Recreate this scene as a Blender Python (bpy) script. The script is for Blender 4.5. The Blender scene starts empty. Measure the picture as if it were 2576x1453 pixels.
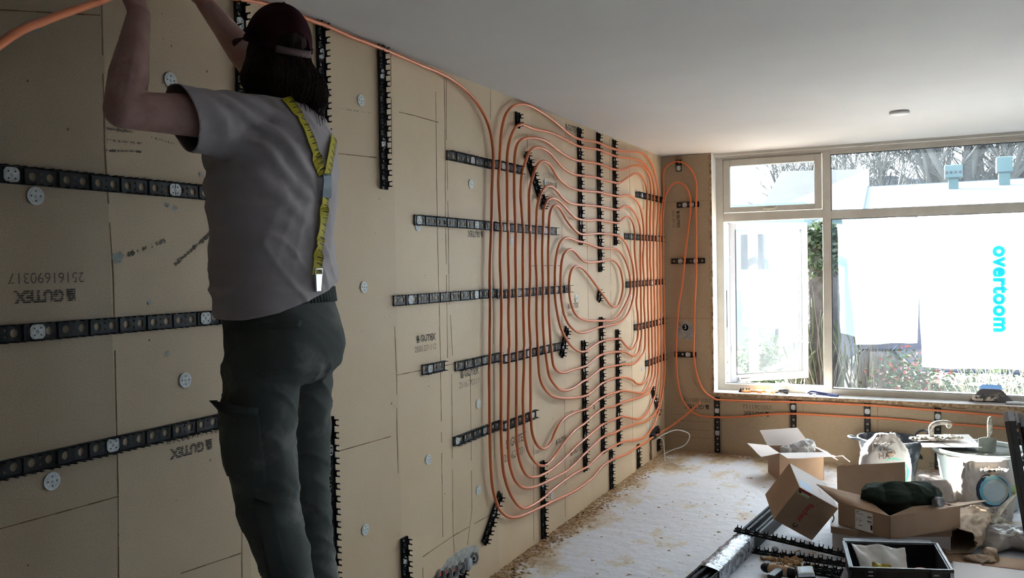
import bpy, bmesh, math, random
from mathutils import Vector, Matrix, noise, geometry
from mathutils.bvhtree import BVHTree
R = math.radians
S = bpy.context.scene
COL = S.collection
random.seed(7)

# ---------------------------------------------------------------- camera, sky, sun, exposure
W_PX, H_PX, F_PX = 2576, 1453, 2171.0
cam = bpy.data.cameras.new('camera'); cam_ob = bpy.data.objects.new('camera', cam); COL.objects.link(cam_ob)
cam.sensor_width = 36.0; cam.lens = F_PX / W_PX * 36.0; cam.clip_start = 0.05; cam.clip_end = 300
yaw, pitch, roll = R(25.588), R(-1.40), R(-1.013)
fwd = Vector((-math.sin(yaw)*math.cos(pitch), math.cos(yaw)*math.cos(pitch), math.sin(pitch)))
rt0 = Vector((math.cos(yaw), math.sin(yaw), 0)); up0 = rt0.cross(fwd)
rt = rt0*math.cos(roll) + up0*math.sin(roll); upv = rt.cross(fwd)
M = Matrix((rt, upv, -fwd)).transposed().to_4x4(); M.translation = Vector((2.1355, 0, 1.6724))
cam_ob.matrix_world = M
S.camera = cam_ob
CAM = M.translation.copy()

wd = bpy.data.worlds.new('sky'); S.world = wd; wd.use_nodes = True
bg = wd.node_tree.nodes['Background']; bg.inputs[0].default_value = (0.70, 0.87, 1.0, 1); bg.inputs[1].default_value = 5.5
sun = bpy.data.lights.new('sun', 'SUN'); sun.energy = 75; sun.angle = R(0.6); sun.color = (1, .95, .86)
sun_ob = bpy.data.objects.new('sun', sun); COL.objects.link(sun_ob)
sun_ob.rotation_euler = Vector((0.62, -0.62, -0.50)).to_track_quat('-Z', 'Y').to_euler()
sun_ob.location = (-5, 14, 10)
S.view_settings.view_transform = 'Standard'; S.view_settings.look = 'None'
S.view_settings.gamma = 1; S.view_settings.use_curve_mapping = False
S.view_settings.exposure = 1.1

ROOM_H, FAR_Y, RIGHT_X, BACK_Y = 2.65, 7.614, 6.4, -2.4  # right wall set further out, unseen, to fit the widened window

# ---------------------------------------------------------------- materials
def nd(t, typ, **kw):
    n = t.nodes.new(typ)
    for k, v in kw.items():
        if k.startswith('i_'): n.inputs[int(k[2:])].default_value = v
        else: setattr(n, k, v)
    return n
def mat(name, col, rough=.7, metal=0, col2=None, scale=8, thresh=(.4, .6), bump=0, bscale=60, spec=.3, trans=0, detail=4, coords='Object', sheen=0):
    m = bpy.data.materials.new(name); m.use_nodes = True; t = m.node_tree; L = t.links
    b = t.nodes['Principled BSDF']
    b.inputs['Base Color'].default_value = (*col, 1); b.inputs['Roughness'].default_value = rough
    b.inputs['Metallic'].default_value = metal; b.inputs['Specular IOR Level'].default_value = spec
    tc = nd(t, 'ShaderNodeTexCoord')
    if col2 is not None:
        n = nd(t, 'ShaderNodeTexNoise'); n.inputs['Scale'].default_value = scale; n.inputs['Detail'].default_value = detail
        n.inputs['Roughness'].default_value = .6
        r = nd(t, 'ShaderNodeValToRGB'); r.color_ramp.elements[0].position = thresh[0]; r.color_ramp.elements[1].position = thresh[1]
        r.color_ramp.elements[0].color = (*col, 1); r.color_ramp.elements[1].color = (*col2, 1)
        L.new(tc.outputs[coords], n.inputs['Vector']); L.new(n.outputs['Fac'], r.inputs[0]); L.new(r.outputs[0], b.inputs['Base Color'])
    if bump:
        n2 = nd(t, 'ShaderNodeTexNoise'); n2.inputs['Scale'].default_value = bscale; n2.inputs['Detail'].default_value = 5
        bp = nd(t, 'ShaderNodeBump'); bp.inputs['Strength'].default_value = bump; bp.inputs['Distance'].default_value = .01
        L.new(tc.outputs[coords], n2.inputs['Vector']); L.new(n2.outputs['Fac'], bp.inputs['Height']); L.new(bp.outputs[0], b.inputs['Normal'])
    if trans:
        tr = nd(t, 'ShaderNodeBsdfTranslucent'); tr.inputs[0].default_value = (*col, 1)
        mx = nd(t, 'ShaderNodeMixShader'); mx.inputs[0].default_value = trans
        L.new(b.outputs[0], mx.inputs[1]); L.new(tr.outputs[0], mx.inputs[2]); L.new(mx.outputs[0], t.nodes['Material Output'].inputs[0])
    return m

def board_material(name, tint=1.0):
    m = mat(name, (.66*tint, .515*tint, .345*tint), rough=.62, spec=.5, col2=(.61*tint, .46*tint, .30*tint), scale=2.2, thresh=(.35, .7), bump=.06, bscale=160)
    t = m.node_tree; L = t.links; b = t.nodes['Principled BSDF']
    src = b.inputs['Base Color'].links[0].from_socket
    tc = nd(t, 'ShaderNodeTexCoord')
    n = nd(t, 'ShaderNodeTexNoise'); n.inputs['Scale'].default_value = 320; n.inputs['Detail'].default_value = 2
    r = nd(t, 'ShaderNodeValToRGB'); r.color_ramp.elements[0].position = .3; r.color_ramp.elements[1].position = .62
    r.color_ramp.elements[0].color = (.72, .70, .66, 1); r.color_ramp.elements[1].color = (1.05, 1.04, 1.03, 1)
    v = nd(t, 'ShaderNodeTexVoronoi'); v.inputs['Scale'].default_value = 9
    r2 = nd(t, 'ShaderNodeValToRGB'); r2.color_ramp.elements[0].position = .012; r2.color_ramp.elements[1].position = .035
    r2.color_ramp.elements[0].color = (.45, .36, .28, 1); r2.color_ramp.elements[1].color = (1, 1, 1, 1)
    m1 = nd(t, 'ShaderNodeMixRGB', blend_type='MULTIPLY'); m1.inputs[0].default_value = 1
    m2 = nd(t, 'ShaderNodeMixRGB', blend_type='MULTIPLY'); m2.inputs[0].default_value = .8
    L.new(tc.outputs['Object'], n.inputs['Vector']); L.new(tc.outputs['Object'], v.inputs['Vector'])
    L.new(n.outputs['Fac'], r.inputs[0]); L.new(v.outputs['Distance'], r2.inputs[0])
    L.new(src, m1.inputs[1]); L.new(r.outputs[0], m1.inputs[2]); L.new(m1.outputs[0], m2.inputs[1]); L.new(r2.outputs[0], m2.inputs[2])
    L.new(m2.outputs[0], b.inputs['Base Color'])
    return m

MT = {}
MT['board'] = board_material('wood_fibre_board')
MT['board2'] = board_material('wood_fibre_board_pale', 1.08)
MT['board_shaded'] = board_material('wood_fibre_board_dark_shaded', .66)  # near-end boards: own darker tone plus light falloff put into the colour
MT['board_half_shaded'] = board_material('wood_fibre_board_half_shaded', .84)  # next board along: a milder step of the same painted falloff
MT['far_board_shaded'] = board_material('wood_fibre_board_far_shaded', .66)  # same board as the left wall, its backlit shade put into the colour
MT['joint'] = mat('board_joint', (.16, .09, .045), .95)
MT['edge'] = mat('torn_board_edge', (.5, .36, .22), .95, col2=(.22, .14, .08), scale=30, bump=.8, bscale=60)
MT['plaster'] = mat('white_plaster', (.80, .79, .77), .9, col2=(.72, .71, .69), scale=1.2, bump=.08, bscale=25)
MT['room'] = mat('grey_wall_plaster', (.55, .50, .44), .9)
MT['room_back'] = mat('dark_back_wall', (.06, .055, .05), .9)
MT['ceil'] = mat('ceiling_plaster', (.62, .60, .575), .9, col2=(.58, .56, .54), scale=.6, bump=.05, bscale=12)
MT['grey_plaster'] = mat('grey_plaster', (.40, .41, .38), .9, col2=(.30, .31, .29), scale=25, bump=.6, bscale=50)
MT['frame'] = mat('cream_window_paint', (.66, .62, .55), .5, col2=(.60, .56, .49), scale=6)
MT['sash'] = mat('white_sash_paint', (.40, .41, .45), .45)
MT['rubber'] = mat('dark_seal', (.05, .055, .06), .6)
MT['sill'] = mat('sill_board', (.72, .68, .64), .7, col2=(.6, .53, .47), scale=14, thresh=(.5, .7))
MT['pipe'] = mat('orange_pipe', (.72, .20, .075), .30, spec=.5)
MT['rail'] = mat('black_rail_plastic', (.016, .018, .022), .5, spec=.25)
MT['disc'] = mat('white_washer_plastic', (.74, .76, .76), .5, col2=(.6, .62, .62), scale=60)
MT['disc_hole'] = mat('washer_hole', (.06, .06, .06), .8)
MT['card'] = mat('cardboard', (.40, .275, .185), .85, col2=(.36, .245, .165), scale=5, bump=.1, bscale=120)
MT['card_dark'] = mat('cardboard_shade_brown', (.30, .19, .125), .85, col2=(.27, .17, .11), scale=5)
MT['white_or_lit_card'] = mat('white_or_lit_card', (.62, .58, .58), .7)  # white card; carton flaps and one top use it as painted window light
MT['paper'] = mat('white_paper', (.82, .82, .82), .8)
MT['ink'] = mat('black_ink', (.02, .02, .025), .8)
MT['red_ink'] = mat('red_ink', (.45, .05, .04), .8)
MT['brown_ink'] = mat('brown_ink', (.20, .12, .09), .8)
MT['blue_ink'] = mat('blue_ink', (.16, .55, .75), .7)
MT['green_ink'] = mat('green_ink', (.1, .6, .42), .7)
MT['lime'] = mat('lime_label', (.40, .60, .12), .6)
MT['black'] = mat('black_plastic', (.018, .019, .022), .45, col2=(.05, .05, .05), scale=12, thresh=(.55, .8))
MT['tub'] = mat('black_rubber_splashed', (.03, .035, .045), .5, col2=(.35, .38, .40), scale=9, thresh=(.50, .72), detail=8)
MT['bucket'] = mat('white_bucket', (.52, .60, .61), .4, col2=(.44, .52, .53), scale=4, trans=.06)
MT['mortar'] = mat('wet_mortar', (.13, .13, .115), .8, col2=(.08, .08, .07), scale=14, bump=.6, bscale=18)
MT['mortar_light'] = mat('dry_mortar', (.30, .28, .24), .9, col2=(.14, .13, .11), scale=30, bump=.8, bscale=50)
MT['bag'] = mat('paper_sack', (.50, .47, .44), .8, col2=(.43, .40, .38), scale=6, bump=.3, bscale=25)
MT['kraft'] = mat('kraft_paper', (.50, .38, .27), .85, col2=(.38, .28, .20), scale=9, bump=.5, bscale=30)
MT['plastic'] = mat('clear_plastic_film', (.70, .72, .75), .18, spec=.8, col2=(.45, .47, .50), scale=22, trans=.3)
MT['metal'] = mat('steel', (.6, .6, .62), .3, metal=1)
MT['grey_metal'] = mat('grey_painted_end', (.34, .34, .35), .5)
MT['green_chuck'] = mat('pale_green_plastic', (.42, .62, .30), .4)
MT['orange'] = mat('orange_plastic', (.72, .30, .10), .5)
MT['navy'] = mat('navy_plastic', (.02, .03, .10), .35)
MT['yellow'] = mat('yellow_plastic', (.55, .42, .05), .6, col2=(.35, .30, .06), scale=20)
MT['red'] = mat('red_plastic', (.50, .08, .05), .5)
MT['screen'] = mat('grey_screen', (.30, .36, .40), .25)
MT['tan_tool'] = mat('tan_tool_plastic', (.62, .42, .26), .5)
MT['skin'] = mat('skin', (.54, .33, .28), .55, col2=(.47, .26, .225), scale=14, bump=.15, bscale=120)
MT['shirt'] = mat('grey_brown_cotton', (.50, .45, .455), .95, col2=(.44, .39, .395), scale=5, bump=.12, bscale=300, spec=.1)
MT['trousers'] = mat('dark_green_work_trousers', (.100, .108, .103), .95, col2=(.28, .265, .235), scale=7, thresh=(.52, .85), bump=.2, bscale=260, spec=.1, detail=9)
MT['trouser_dark'] = mat('dark_green_cloth', (.070, .080, .075), .95)
MT['jacket'] = mat('green_jacket', (.045, .060, .050), .95, col2=(.03, .042, .034), scale=6, bump=.2, bscale=200, spec=.1)
MT['hair'] = mat('dark_brown_hair', (.024, .015, .011), .7, col2=(.045, .026, .018), scale=30, bump=.3, bscale=90, spec=.15)
MT['cap'] = mat('maroon_cap', (.040, .009, .014), .9, col2=(.032, .008, .012), scale=9, bump=.1, bscale=300, spec=.1)
MT['leather'] = mat('blue_grey_leather', (.20, .26, .30), .5)
MT['foil'] = mat('clear_tape', (.45, .50, .58), .12, spec=1.0, col2=(.12, .13, .15), scale=26, bump=.9, bscale=26)
MT['fluff'] = mat('wood_fibre_dust', (.50, .34, .19), .95, col2=(.36, .23, .12), scale=20)
# outside
MT['pave'] = mat('pale_paving', (.40, .39, .37), .9)
MT['white_wall'] = mat('white_render', (.10, .135, .145), .8)
MT['roof'] = mat('pale_flat_roof', (.050, .055, .065), .8)
MT['tiles'] = mat('grey_roof_tiles', (.011, .0135, .018), .8, col2=(.007, .009, .012), scale=3)
MT['roof_trim'] = mat('roof_trim', (.03, .05, .055), .7)
MT['bark'] = mat('tree_bark', (.020, .019, .019), .9, col2=(.010, .0095, .009), scale=9, bump=.8, bscale=20)
MT['ivy'] = mat('ivy_leaf', (.016, .026, .012), .6, trans=.3)
MT['leaf'] = mat('shrub_leaf', (.03, .055, .02), .6, trans=.35)
MT['red_leaf'] = mat('red_shrub_leaf', (.12, .03, .03), .6, trans=.35)
MT['twig'] = mat('bare_twig', (.035, .034, .032), .9)
MT['moss_twig'] = mat('mossy_stem', (.014, .020, .008), .9)
MT['dry_grass'] = mat('dry_grass', (.16, .15, .11), .9)
MT['hedge'] = mat('distant_wood', (.018, .026, .036), .95, col2=(.035, .045, .058), scale=3)
MT['van'] = mat('navy_car_paint', (.006, .014, .035), .3, spec=.6)
MT['car_glass'] = mat('dark_window_glass', (.03, .05, .08), .1, spec=.8)
MT['vent'] = mat('vent_cowl', (.028, .055, .057), .6)

def ink_stripe(name, scale, col=(.03, .03, .035)):
    m = bpy.data.materials.new(name); m.use_nodes = True; t = m.node_tree; L = t.links
    b = t.nodes['Principled BSDF']; b.inputs['Base Color'].default_value = (*col, 1); b.inputs['Roughness'].default_value = .9
    tc = nd(t, 'ShaderNodeTexCoord'); sx = nd(t, 'ShaderNodeSeparateXYZ'); L.new(tc.outputs['Object'], sx.inputs[0])
    mu = nd(t, 'ShaderNodeMath', operation='MULTIPLY'); mu.inputs[1].default_value = scale
    fr = nd(t, 'ShaderNodeMath', operation='FRACT'); gt = nd(t, 'ShaderNodeMath', operation='GREATER_THAN'); gt.inputs[1].default_value = .30
    L.new(sx.outputs[1], mu.inputs[0]); L.new(mu.outputs[0], fr.inputs[0]); L.new(fr.outputs[0], gt.inputs[0])
    n = nd(t, 'ShaderNodeTexNoise'); n.inputs['Scale'].default_value = 90; L.new(tc.outputs['Object'], n.inputs['Vector'])
    g2 = nd(t, 'ShaderNodeMath', operation='LESS_THAN'); g2.inputs[1].default_value = .60; L.new(n.outputs['Fac'], g2.inputs[0])
    mm = nd(t, 'ShaderNodeMath', operation='MULTIPLY'); L.new(gt.outputs[0], mm.inputs[0]); L.new(g2.outputs[0], mm.inputs[1])
    m3 = nd(t, 'ShaderNodeMath', operation='MULTIPLY'); m3.inputs[1].default_value = .88; L.new(mm.outputs[0], m3.inputs[0])
    tr = nd(t, 'ShaderNodeBsdfTransparent'); mx = nd(t, 'ShaderNodeMixShader')
    L.new(m3.outputs[0], mx.inputs[0]); L.new(tr.outputs[0], mx.inputs[1]); L.new(b.outputs[0], mx.inputs[2]); L.new(mx.outputs[0], t.nodes['Material Output'].inputs[0])
    return m
MT['stamp'] = ink_stripe('stamp_ink_striped', 170)
MT['stamp_thin'] = ink_stripe('stamp_ink_dotted', 260)

def floor_material():
    m = bpy.data.materials.new('dusty_floor'); m.use_nodes = True; t = m.node_tree; L = t.links
    b = t.nodes['Principled BSDF']; b.inputs['Roughness'].default_value = .62; b.inputs['Specular IOR Level'].default_value = .35
    tc = nd(t, 'ShaderNodeTexCoord')
    mp = nd(t, 'ShaderNodeMapping'); mp.inputs['Scale'].default_value = (1.6, 1, 1); mp.inputs['Rotation'].default_value = (0, 0, .3); L.new(tc.outputs['Object'], mp.inputs[0])
    n = nd(t, 'ShaderNodeTexNoise'); n.inputs['Scale'].default_value = 2.6; n.inputs['Detail'].default_value = 9; n.inputs['Roughness'].default_value = .66
    L.new(mp.outputs[0], n.inputs['Vector'])
    r = nd(t, 'ShaderNodeValToRGB'); e = r.color_ramp.elements
    e[0].position = .55; e[0].color = (.66, .69, .76, 1); e[1].position = .76; e[1].color = (.40, .29, .17, 1)
    e2 = r.color_ramp.elements.new(.63); e2.color = (.60, .56, .49, 1)
    L.new(n.outputs['Fac'], r.inputs[0])
    # more sawdust close to the two boarded walls
    sx = nd(t, 'ShaderNodeSeparateXYZ'); L.new(tc.outputs['Object'], sx.inputs[0])
    mr = nd(t, 'ShaderNodeMapRange'); mr.inputs[1].default_value = .05; mr.inputs[2].default_value = .42; mr.inputs[3].default_value = .17; mr.inputs[4].default_value = 0
    L.new(sx.outputs[0], mr.inputs[0])
    mr2 = nd(t, 'ShaderNodeMapRange'); mr2.inputs[1].default_value = 6.6; mr2.inputs[2].default_value = 7.6; mr2.inputs[3].default_value = 0; mr2.inputs[4].default_value = .16
    L.new(sx.outputs[1], mr2.inputs[0])
    a1 = nd(t, 'ShaderNodeMath', operation='ADD'); L.new(mr.outputs[0], a1.inputs[0]); L.new(mr2.outputs[0], a1.inputs[1])
    a2 = nd(t, 'ShaderNodeMath', operation='ADD'); L.new(a1.outputs[0], a2.inputs[0]); L.new(n.outputs['Fac'], a2.inputs[1]); L.new(a2.outputs[0], r.inputs[0])
    v = nd(t, 'ShaderNodeTexNoise'); v.inputs['Scale'].default_value = 16; v.inputs['Detail'].default_value = 4; L.new(mp.outputs[0], v.inputs['Vector'])
    r2 = nd(t, 'ShaderNodeValToRGB'); r2.color_ramp.elements[0].position = .66; r2.color_ramp.elements[0].color = (1, 1, 1, 1); r2.color_ramp.elements[1].position = .74; r2.color_ramp.elements[1].color = (.42, .34, .26, 1)
    L.new(v.outputs['Fac'], r2.inputs[0])
    mm = nd(t, 'ShaderNodeMixRGB', blend_type='MULTIPLY'); mm.inputs[0].default_value = .8; L.new(r.outputs[0], mm.inputs[1]); L.new(r2.outputs[0], mm.inputs[2])
    L.new(mm.outputs[0], b.inputs['Base Color'])
    bp = nd(t, 'ShaderNodeBump'); bp.inputs['Strength'].default_value = .5; bp.inputs['Distance'].default_value = .02
    n3 = nd(t, 'ShaderNodeTexNoise'); n3.inputs['Scale'].default_value = 12; n3.inputs['Detail'].default_value = 8; L.new(tc.outputs['Object'], n3.inputs['Vector'])
    L.new(n3.outputs['Fac'], bp.inputs['Height']); L.new(bp.outputs[0], b.inputs['Normal'])
    return m
MT['floor'] = floor_material()

def glass_material(name, haze, tint=(.95, .98, 1)):
    m = bpy.data.materials.new(name); m.use_nodes = True; t = m.node_tree; L = t.links; t.nodes.remove(t.nodes['Principled BSDF'])
    tr = nd(t, 'ShaderNodeBsdfTransparent'); tr.inputs[0].default_value = (*tint, 1)
    gl = nd(t, 'ShaderNodeBsdfGlossy'); gl.inputs['Roughness'].default_value = .03
    du = nd(t, 'ShaderNodeBsdfTranslucent'); du.inputs[0].default_value = (.75, .85, .95, 1)
    fr = nd(t, 'ShaderNodeFresnel'); fr.inputs[0].default_value = 1.45
    m1 = nd(t, 'ShaderNodeMixShader'); m2 = nd(t, 'ShaderNodeMixShader')
    n = nd(t, 'ShaderNodeTexNoise'); n.inputs['Scale'].default_value = 2.5; n.inputs['Detail'].default_value = 6
    tc = nd(t, 'ShaderNodeTexCoord'); L.new(tc.outputs['Object'], n.inputs['Vector'])
    mr = nd(t, 'ShaderNodeMapRange'); mr.inputs[1].default_value = .3; mr.inputs[2].default_value = .75; mr.inputs[3].default_value = haze*.5; mr.inputs[4].default_value = haze*1.5
    L.new(n.outputs['Fac'], mr.inputs[0]); L.new(mr.outputs[0], m1.inputs[0])
    L.new(tr.outputs[0], m1.inputs[1]); L.new(du.outputs[0], m1.inputs[2])
    L.new(fr.outputs[0], m2.inputs[0]); L.new(m1.outputs[0], m2.inputs[1]); L.new(gl.outputs[0], m2.inputs[2])
    L.new(m2.outputs[0], t.nodes['Material Output'].inputs[0])
    return m
MT['glass'] = glass_material('dusty_glass', .0015)
MT['glass2'] = glass_material('smeared_glass', .006)
MT['sheet'] = mat('white_protective_paper', (.86, .88, .90), .8, trans=.55)
MT['film'] = mat('pale_blue_film', (.42, .60, .82), .4, trans=.5)
MT['cyan'] = mat('cyan_print', (.0, .75, .88), .7, trans=.55)
MT['faint'] = mat('faint_print', (.55, .74, .76), .7, trans=.5)

def tape_material():
    m = mat('yellow_measuring_tape_webbing', (.52, .44, .03), .7); t = m.node_tree; L = t.links; b = t.nodes['Principled BSDF']
    uv = nd(t, 'ShaderNodeUVMap'); sx = nd(t, 'ShaderNodeSeparateXYZ'); L.new(uv.outputs[0], sx.inputs[0])
    def tick(freq, width, reach):
        a = nd(t, 'ShaderNodeMath', operation='MULTIPLY'); a.inputs[1].default_value = freq; L.new(sx.outputs[1], a.inputs[0])
        f = nd(t, 'ShaderNodeMath', operation='FRACT'); L.new(a.outputs[0], f.inputs[0])
        l = nd(t, 'ShaderNodeMath', operation='LESS_THAN'); l.inputs[1].default_value = width; L.new(f.outputs[0], l.inputs[0])
        c = nd(t, 'ShaderNodeMath', operation='LESS_THAN'); c.inputs[1].default_value = reach; L.new(sx.outputs[0], c.inputs[0])
        o = nd(t, 'ShaderNodeMath', operation='MULTIPLY'); L.new(l.outputs[0], o.inputs[0]); L.new(c.outputs[0], o.inputs[1]); return o
    a, c, d = tick(260, .35, .20), tick(130, .25, .34), tick(52, .16, .62)
    mx = nd(t, 'ShaderNodeMath', operation='MAXIMUM'); L.new(a.outputs[0], mx.inputs[0]); L.new(c.outputs[0], mx.inputs[1])
    my = nd(t, 'ShaderNodeMath', operation='MAXIMUM'); L.new(mx.outputs[0], my.inputs[0]); L.new(d.outputs[0], my.inputs[1])
    mm = nd(t, 'ShaderNodeMixRGB'); mm.inputs[1].default_value = (.52, .44, .03, 1); mm.inputs[2].default_value = (.02, .02, .02, 1)
    L.new(my.outputs[0], mm.inputs[0]); L.new(mm.outputs[0], b.inputs['Base Color'])
    return m
MT['tape'] = tape_material()

# ---------------------------------------------------------------- object helpers
def tag(o, label=None, cat=None, group=None, kind=None):
    if label: o['label'] = label
    if cat: o['category'] = cat
    if group: o['group'] = group
    if kind: o['kind'] = kind
    return o
def empty(name, loc, label, cat, group=None, rz=0):
    o = bpy.data.objects.new(name, None); COL.objects.link(o); o.location = loc; o.rotation_euler = (0, 0, rz); o.empty_display_size = .05
    return tag(o, label, cat, group)

class MB:
    """collects shapes, then links them as one mesh object"""
    def __init__(s): s.v = []; s.f = []; s.m = []; s.sm = []
    def add(s, vs, fs, mi=0, smooth=False, mtx=None):
        o = len(s.v)
        for p in vs:
            p = Vector(p)
            if mtx is not None: p = mtx @ p
            s.v.append(p)
        for f in fs: s.f.append(tuple(o+i for i in f)); s.m.append(mi); s.sm.append(smooth)
        return s
    def box(s, lo, hi, mi=0, mtx=None):
        (a, b, c), (d, e, f) = lo, hi
        vs = [(a,b,c),(d,b,c),(d,e,c),(a,e,c),(a,b,f),(d,b,f),(d,e,f),(a,e,f)]
        return s.add(vs, [(3,2,1,0),(4,5,6,7),(0,1,5,4),(1,2,6,5),(2,3,7,6),(3,0,4,7)], mi, False, mtx)
    def quad(s, p, t=.004, mi=0, n=None):
        """a panel with thickness from its corners"""
        p = [Vector(q) for q in p]
        nn = n or (p[1]-p[0]).cross(p[2]-p[0]).normalized()
        k = len(p); q = [a + nn*t for a in p]
        fs = [tuple(range(k))[::-1], tuple(range(k, 2*k))] + [(i, (i+1) % k, k+(i+1) % k, k+i) for i in range(k)]
        return s.add(p+q, fs, mi)
    def ext(s, outline, h, mi=0, mtx=None):
        """2D outline raised along +Z"""
        k = len(outline)
        return s.add([(x, y, 0) for x, y in outline]+[(x, y, h) for x, y in outline],
                     [tuple(range(k))[::-1], tuple(range(k, 2*k))]+[(i, (i+1) % k, k+(i+1) % k, k+i) for i in range(k)], mi, False, mtx)
    def tube(s, pts, r, n=10, mi=0, caps=True, flat=1.0, smooth=True):
        P = [Vector(p) for p in pts]; rr = r if isinstance(r, (list, tuple)) else [r]*len(P)
        vs = []; fs = []
        up = None
        for i, p in enumerate(P):
            d = (P[min(i+1, len(P)-1)] - P[max(i-1, 0)])
            if d.length < 1e-9: d = Vector((0, 0, 1))
            d.normalize()
            if up is None:
                up = Vector((0, 0, 1)) if abs(d.z) < .9 else Vector((1, 0, 0))
            up = (up - d*up.dot(d)).normalized(); sd = d.cross(up)
            for k in range(n):
                a = 2*math.pi*k/n
                vs.append(p + up*math.cos(a)*rr[i] + sd*math.sin(a)*rr[i]*flat)
        for i in range(len(P)-1):
            for k in range(n):
                fs.append((i*n+k, i*n+(k+1) % n, (i+1)*n+(k+1) % n, (i+1)*n+k))
        if caps:
            fs.append(tuple(range(n))[::-1]); fs.append(tuple((len(P)-1)*n+k for k in range(n)))
        return s.add(vs, fs, mi, smooth)
    def capsule(s, a, b, ra, rb, n=16, mi=0):
        a, b = Vector(a), Vector(b); d = (b-a).normalized(); P = []; rr = []
        for k in range(5):
            t = math.pi/2*(1-k/4); P.append(a - d*ra*math.sin(t)*.999); rr.append(max(ra*math.cos(t), .0008))
        for k in range(1, 6):
            t = math.pi/2*((k-1)/4); P.append(b + d*rb*math.sin(t)*.999); rr.append(max(rb*math.cos(t), .0008))
        return s.tube(P, rr, n, mi)
    def lathe(s, prof, n=40, mi=0, mtx=None, sy=1.0, smooth=True, closed=False, caps=True):
        vs = []; fs = []
        for r, z in prof:
            for k in range(n):
                a = 2*math.pi*k/n; vs.append((r*math.cos(a), r*math.sin(a)*sy, z))
        m = len(prof)
        for i in range(m-1 if not closed else m):
            j = (i+1) % m
            for k in range(n): fs.append((i*n+k, i*n+(k+1) % n, j*n+(k+1) % n, j*n+k))
        if not closed and caps:
            if prof[0][0] > 1e-4: fs.append(tuple(range(n))[::-1])
            if prof[-1][0] > 1e-4: fs.append(tuple((m-1)*n+k for k in range(n)))
        return s.add(vs, fs, mi, smooth, mtx)
    def ball(s, c, r, n=16, mi=0, mtx=None):
        rx, ry, rz = r if isinstance(r, (list, tuple)) else (r, r, r)
        vs = []; fs = []; c = Vector(c); h = n//2
        for i in range(h+1):
            t = math.pi*i/h; q = max(math.sin(t), .004)
            for k in range(n):
                a = 2*math.pi*k/n; vs.append(Vector((rx*q*math.cos(a), ry*q*math.sin(a), rz*math.cos(t))))
        if mtx is not None: vs = [mtx @ v for v in vs]
        vs = [v + c for v in vs]
        for i in range(h):
            for k in range(n): fs.append((i*n+k, (i+1)*n+k, (i+1)*n+(k+1) % n, i*n+(k+1) % n))
        fs.append(tuple(range(n))); fs.append(tuple(h*n+k for k in range(n))[::-1])
        return s.add(vs, fs, mi, True)
    def build(s, name, mats, parent=None, bevel=0, seg=2, world=True):
        me = bpy.data.meshes.new(name)
        vs = s.v
        if parent is not None and world:
            im = (Matrix.Translation(parent.location) @ parent.rotation_euler.to_matrix().to_4x4()).inverted() if parent.parent is None else MW(parent).inverted()
            vs = [im @ v for v in vs]
        me.from_pydata([tuple(v) for v in vs], [], s.f)
        me.validate(clean_customdata=False)
        mats = mats if isinstance(mats, (list, tuple)) else [mats]
        for m in mats: me.materials.append(MT[m] if isinstance(m, str) else m)
        if len(me.polygons) == len(s.f):
            me.polygons.foreach_set('material_index', s.m); me.polygons.foreach_set('use_smooth', s.sm)
        else:
            for p in me.polygons: p.use_smooth = s.sm[0]
        o = bpy.data.objects.new(name, me); COL.objects.link(o)
        if parent is not None: o.parent = parent
        if bevel:
            b = o.modifiers.new('bevel', 'BEVEL'); b.width = bevel; b.segments = seg; b.limit_method = 'ANGLE'; b.angle_limit = R(40)
        return o
def MW(o):
    m = Matrix.Translation(o.location) @ o.rotation_euler.to_matrix().to_4x4()
    return MW(o.parent) @ m if o.parent else m

def catmull(P, step=4):
    P = [Vector(p) for p in P]; out = []
    for i in range(len(P)-1):
        a = P[max(i-1, 0)]; b = P[i]; c = P[i+1]; d = P[min(i+2, len(P)-1)]
        for k in range(step):
            t = k/step
            out.append(.5*((2*b)+(c-a)*t+(2*a-5*b+4*c-d)*t*t+(3*b-a-3*c+d)*t*t*t))
    out.append(P[-1]); return out

def remesh(mb, voxel, smooth=2):
    """fuse overlapping closed shapes into one continuous surface, returns a mesh"""
    me = bpy.data.meshes.new('tmp'); me.from_pydata([tuple(v) for v in mb.v], [], mb.f)
    o = bpy.data.objects.new('tmp', me); COL.objects.link(o)
    r = o.modifiers.new('r', 'REMESH'); r.mode = 'VOXEL'; r.voxel_size = voxel; r.use_smooth_shade = True
    if smooth:
        s = o.modifiers.new('s', 'SMOOTH'); s.iterations = smooth; s.factor = .5
    dg = bpy.context.evaluated_depsgraph_get(); ev = o.evaluated_get(dg)
    out = bpy.data.meshes.new_from_object(ev)
    bpy.data.objects.remove(o); bpy.data.meshes.remove(me)
    return out
def obj_from_mesh(name, me, mats, parent=None):
    me.name = name; me.materials.clear()
    for m in (mats if isinstance(mats, (list, tuple)) else [mats]): me.materials.append(MT[m] if isinstance(m, str) else m)
    if parent is not None: me.transform(MW(parent).inverted())
    for p in me.polygons: p.use_smooth = True
    o = bpy.data.objects.new(name, me); COL.objects.link(o)
    if parent is not None: o.parent = parent
    return o
def displace(me, fn):
    me.update(); ns = [v.normal.copy() for v in me.vertices]
    for v, n in zip(me.vertices, ns): v.co = v.co + n*fn(v.co, n)
    me.update()
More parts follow.
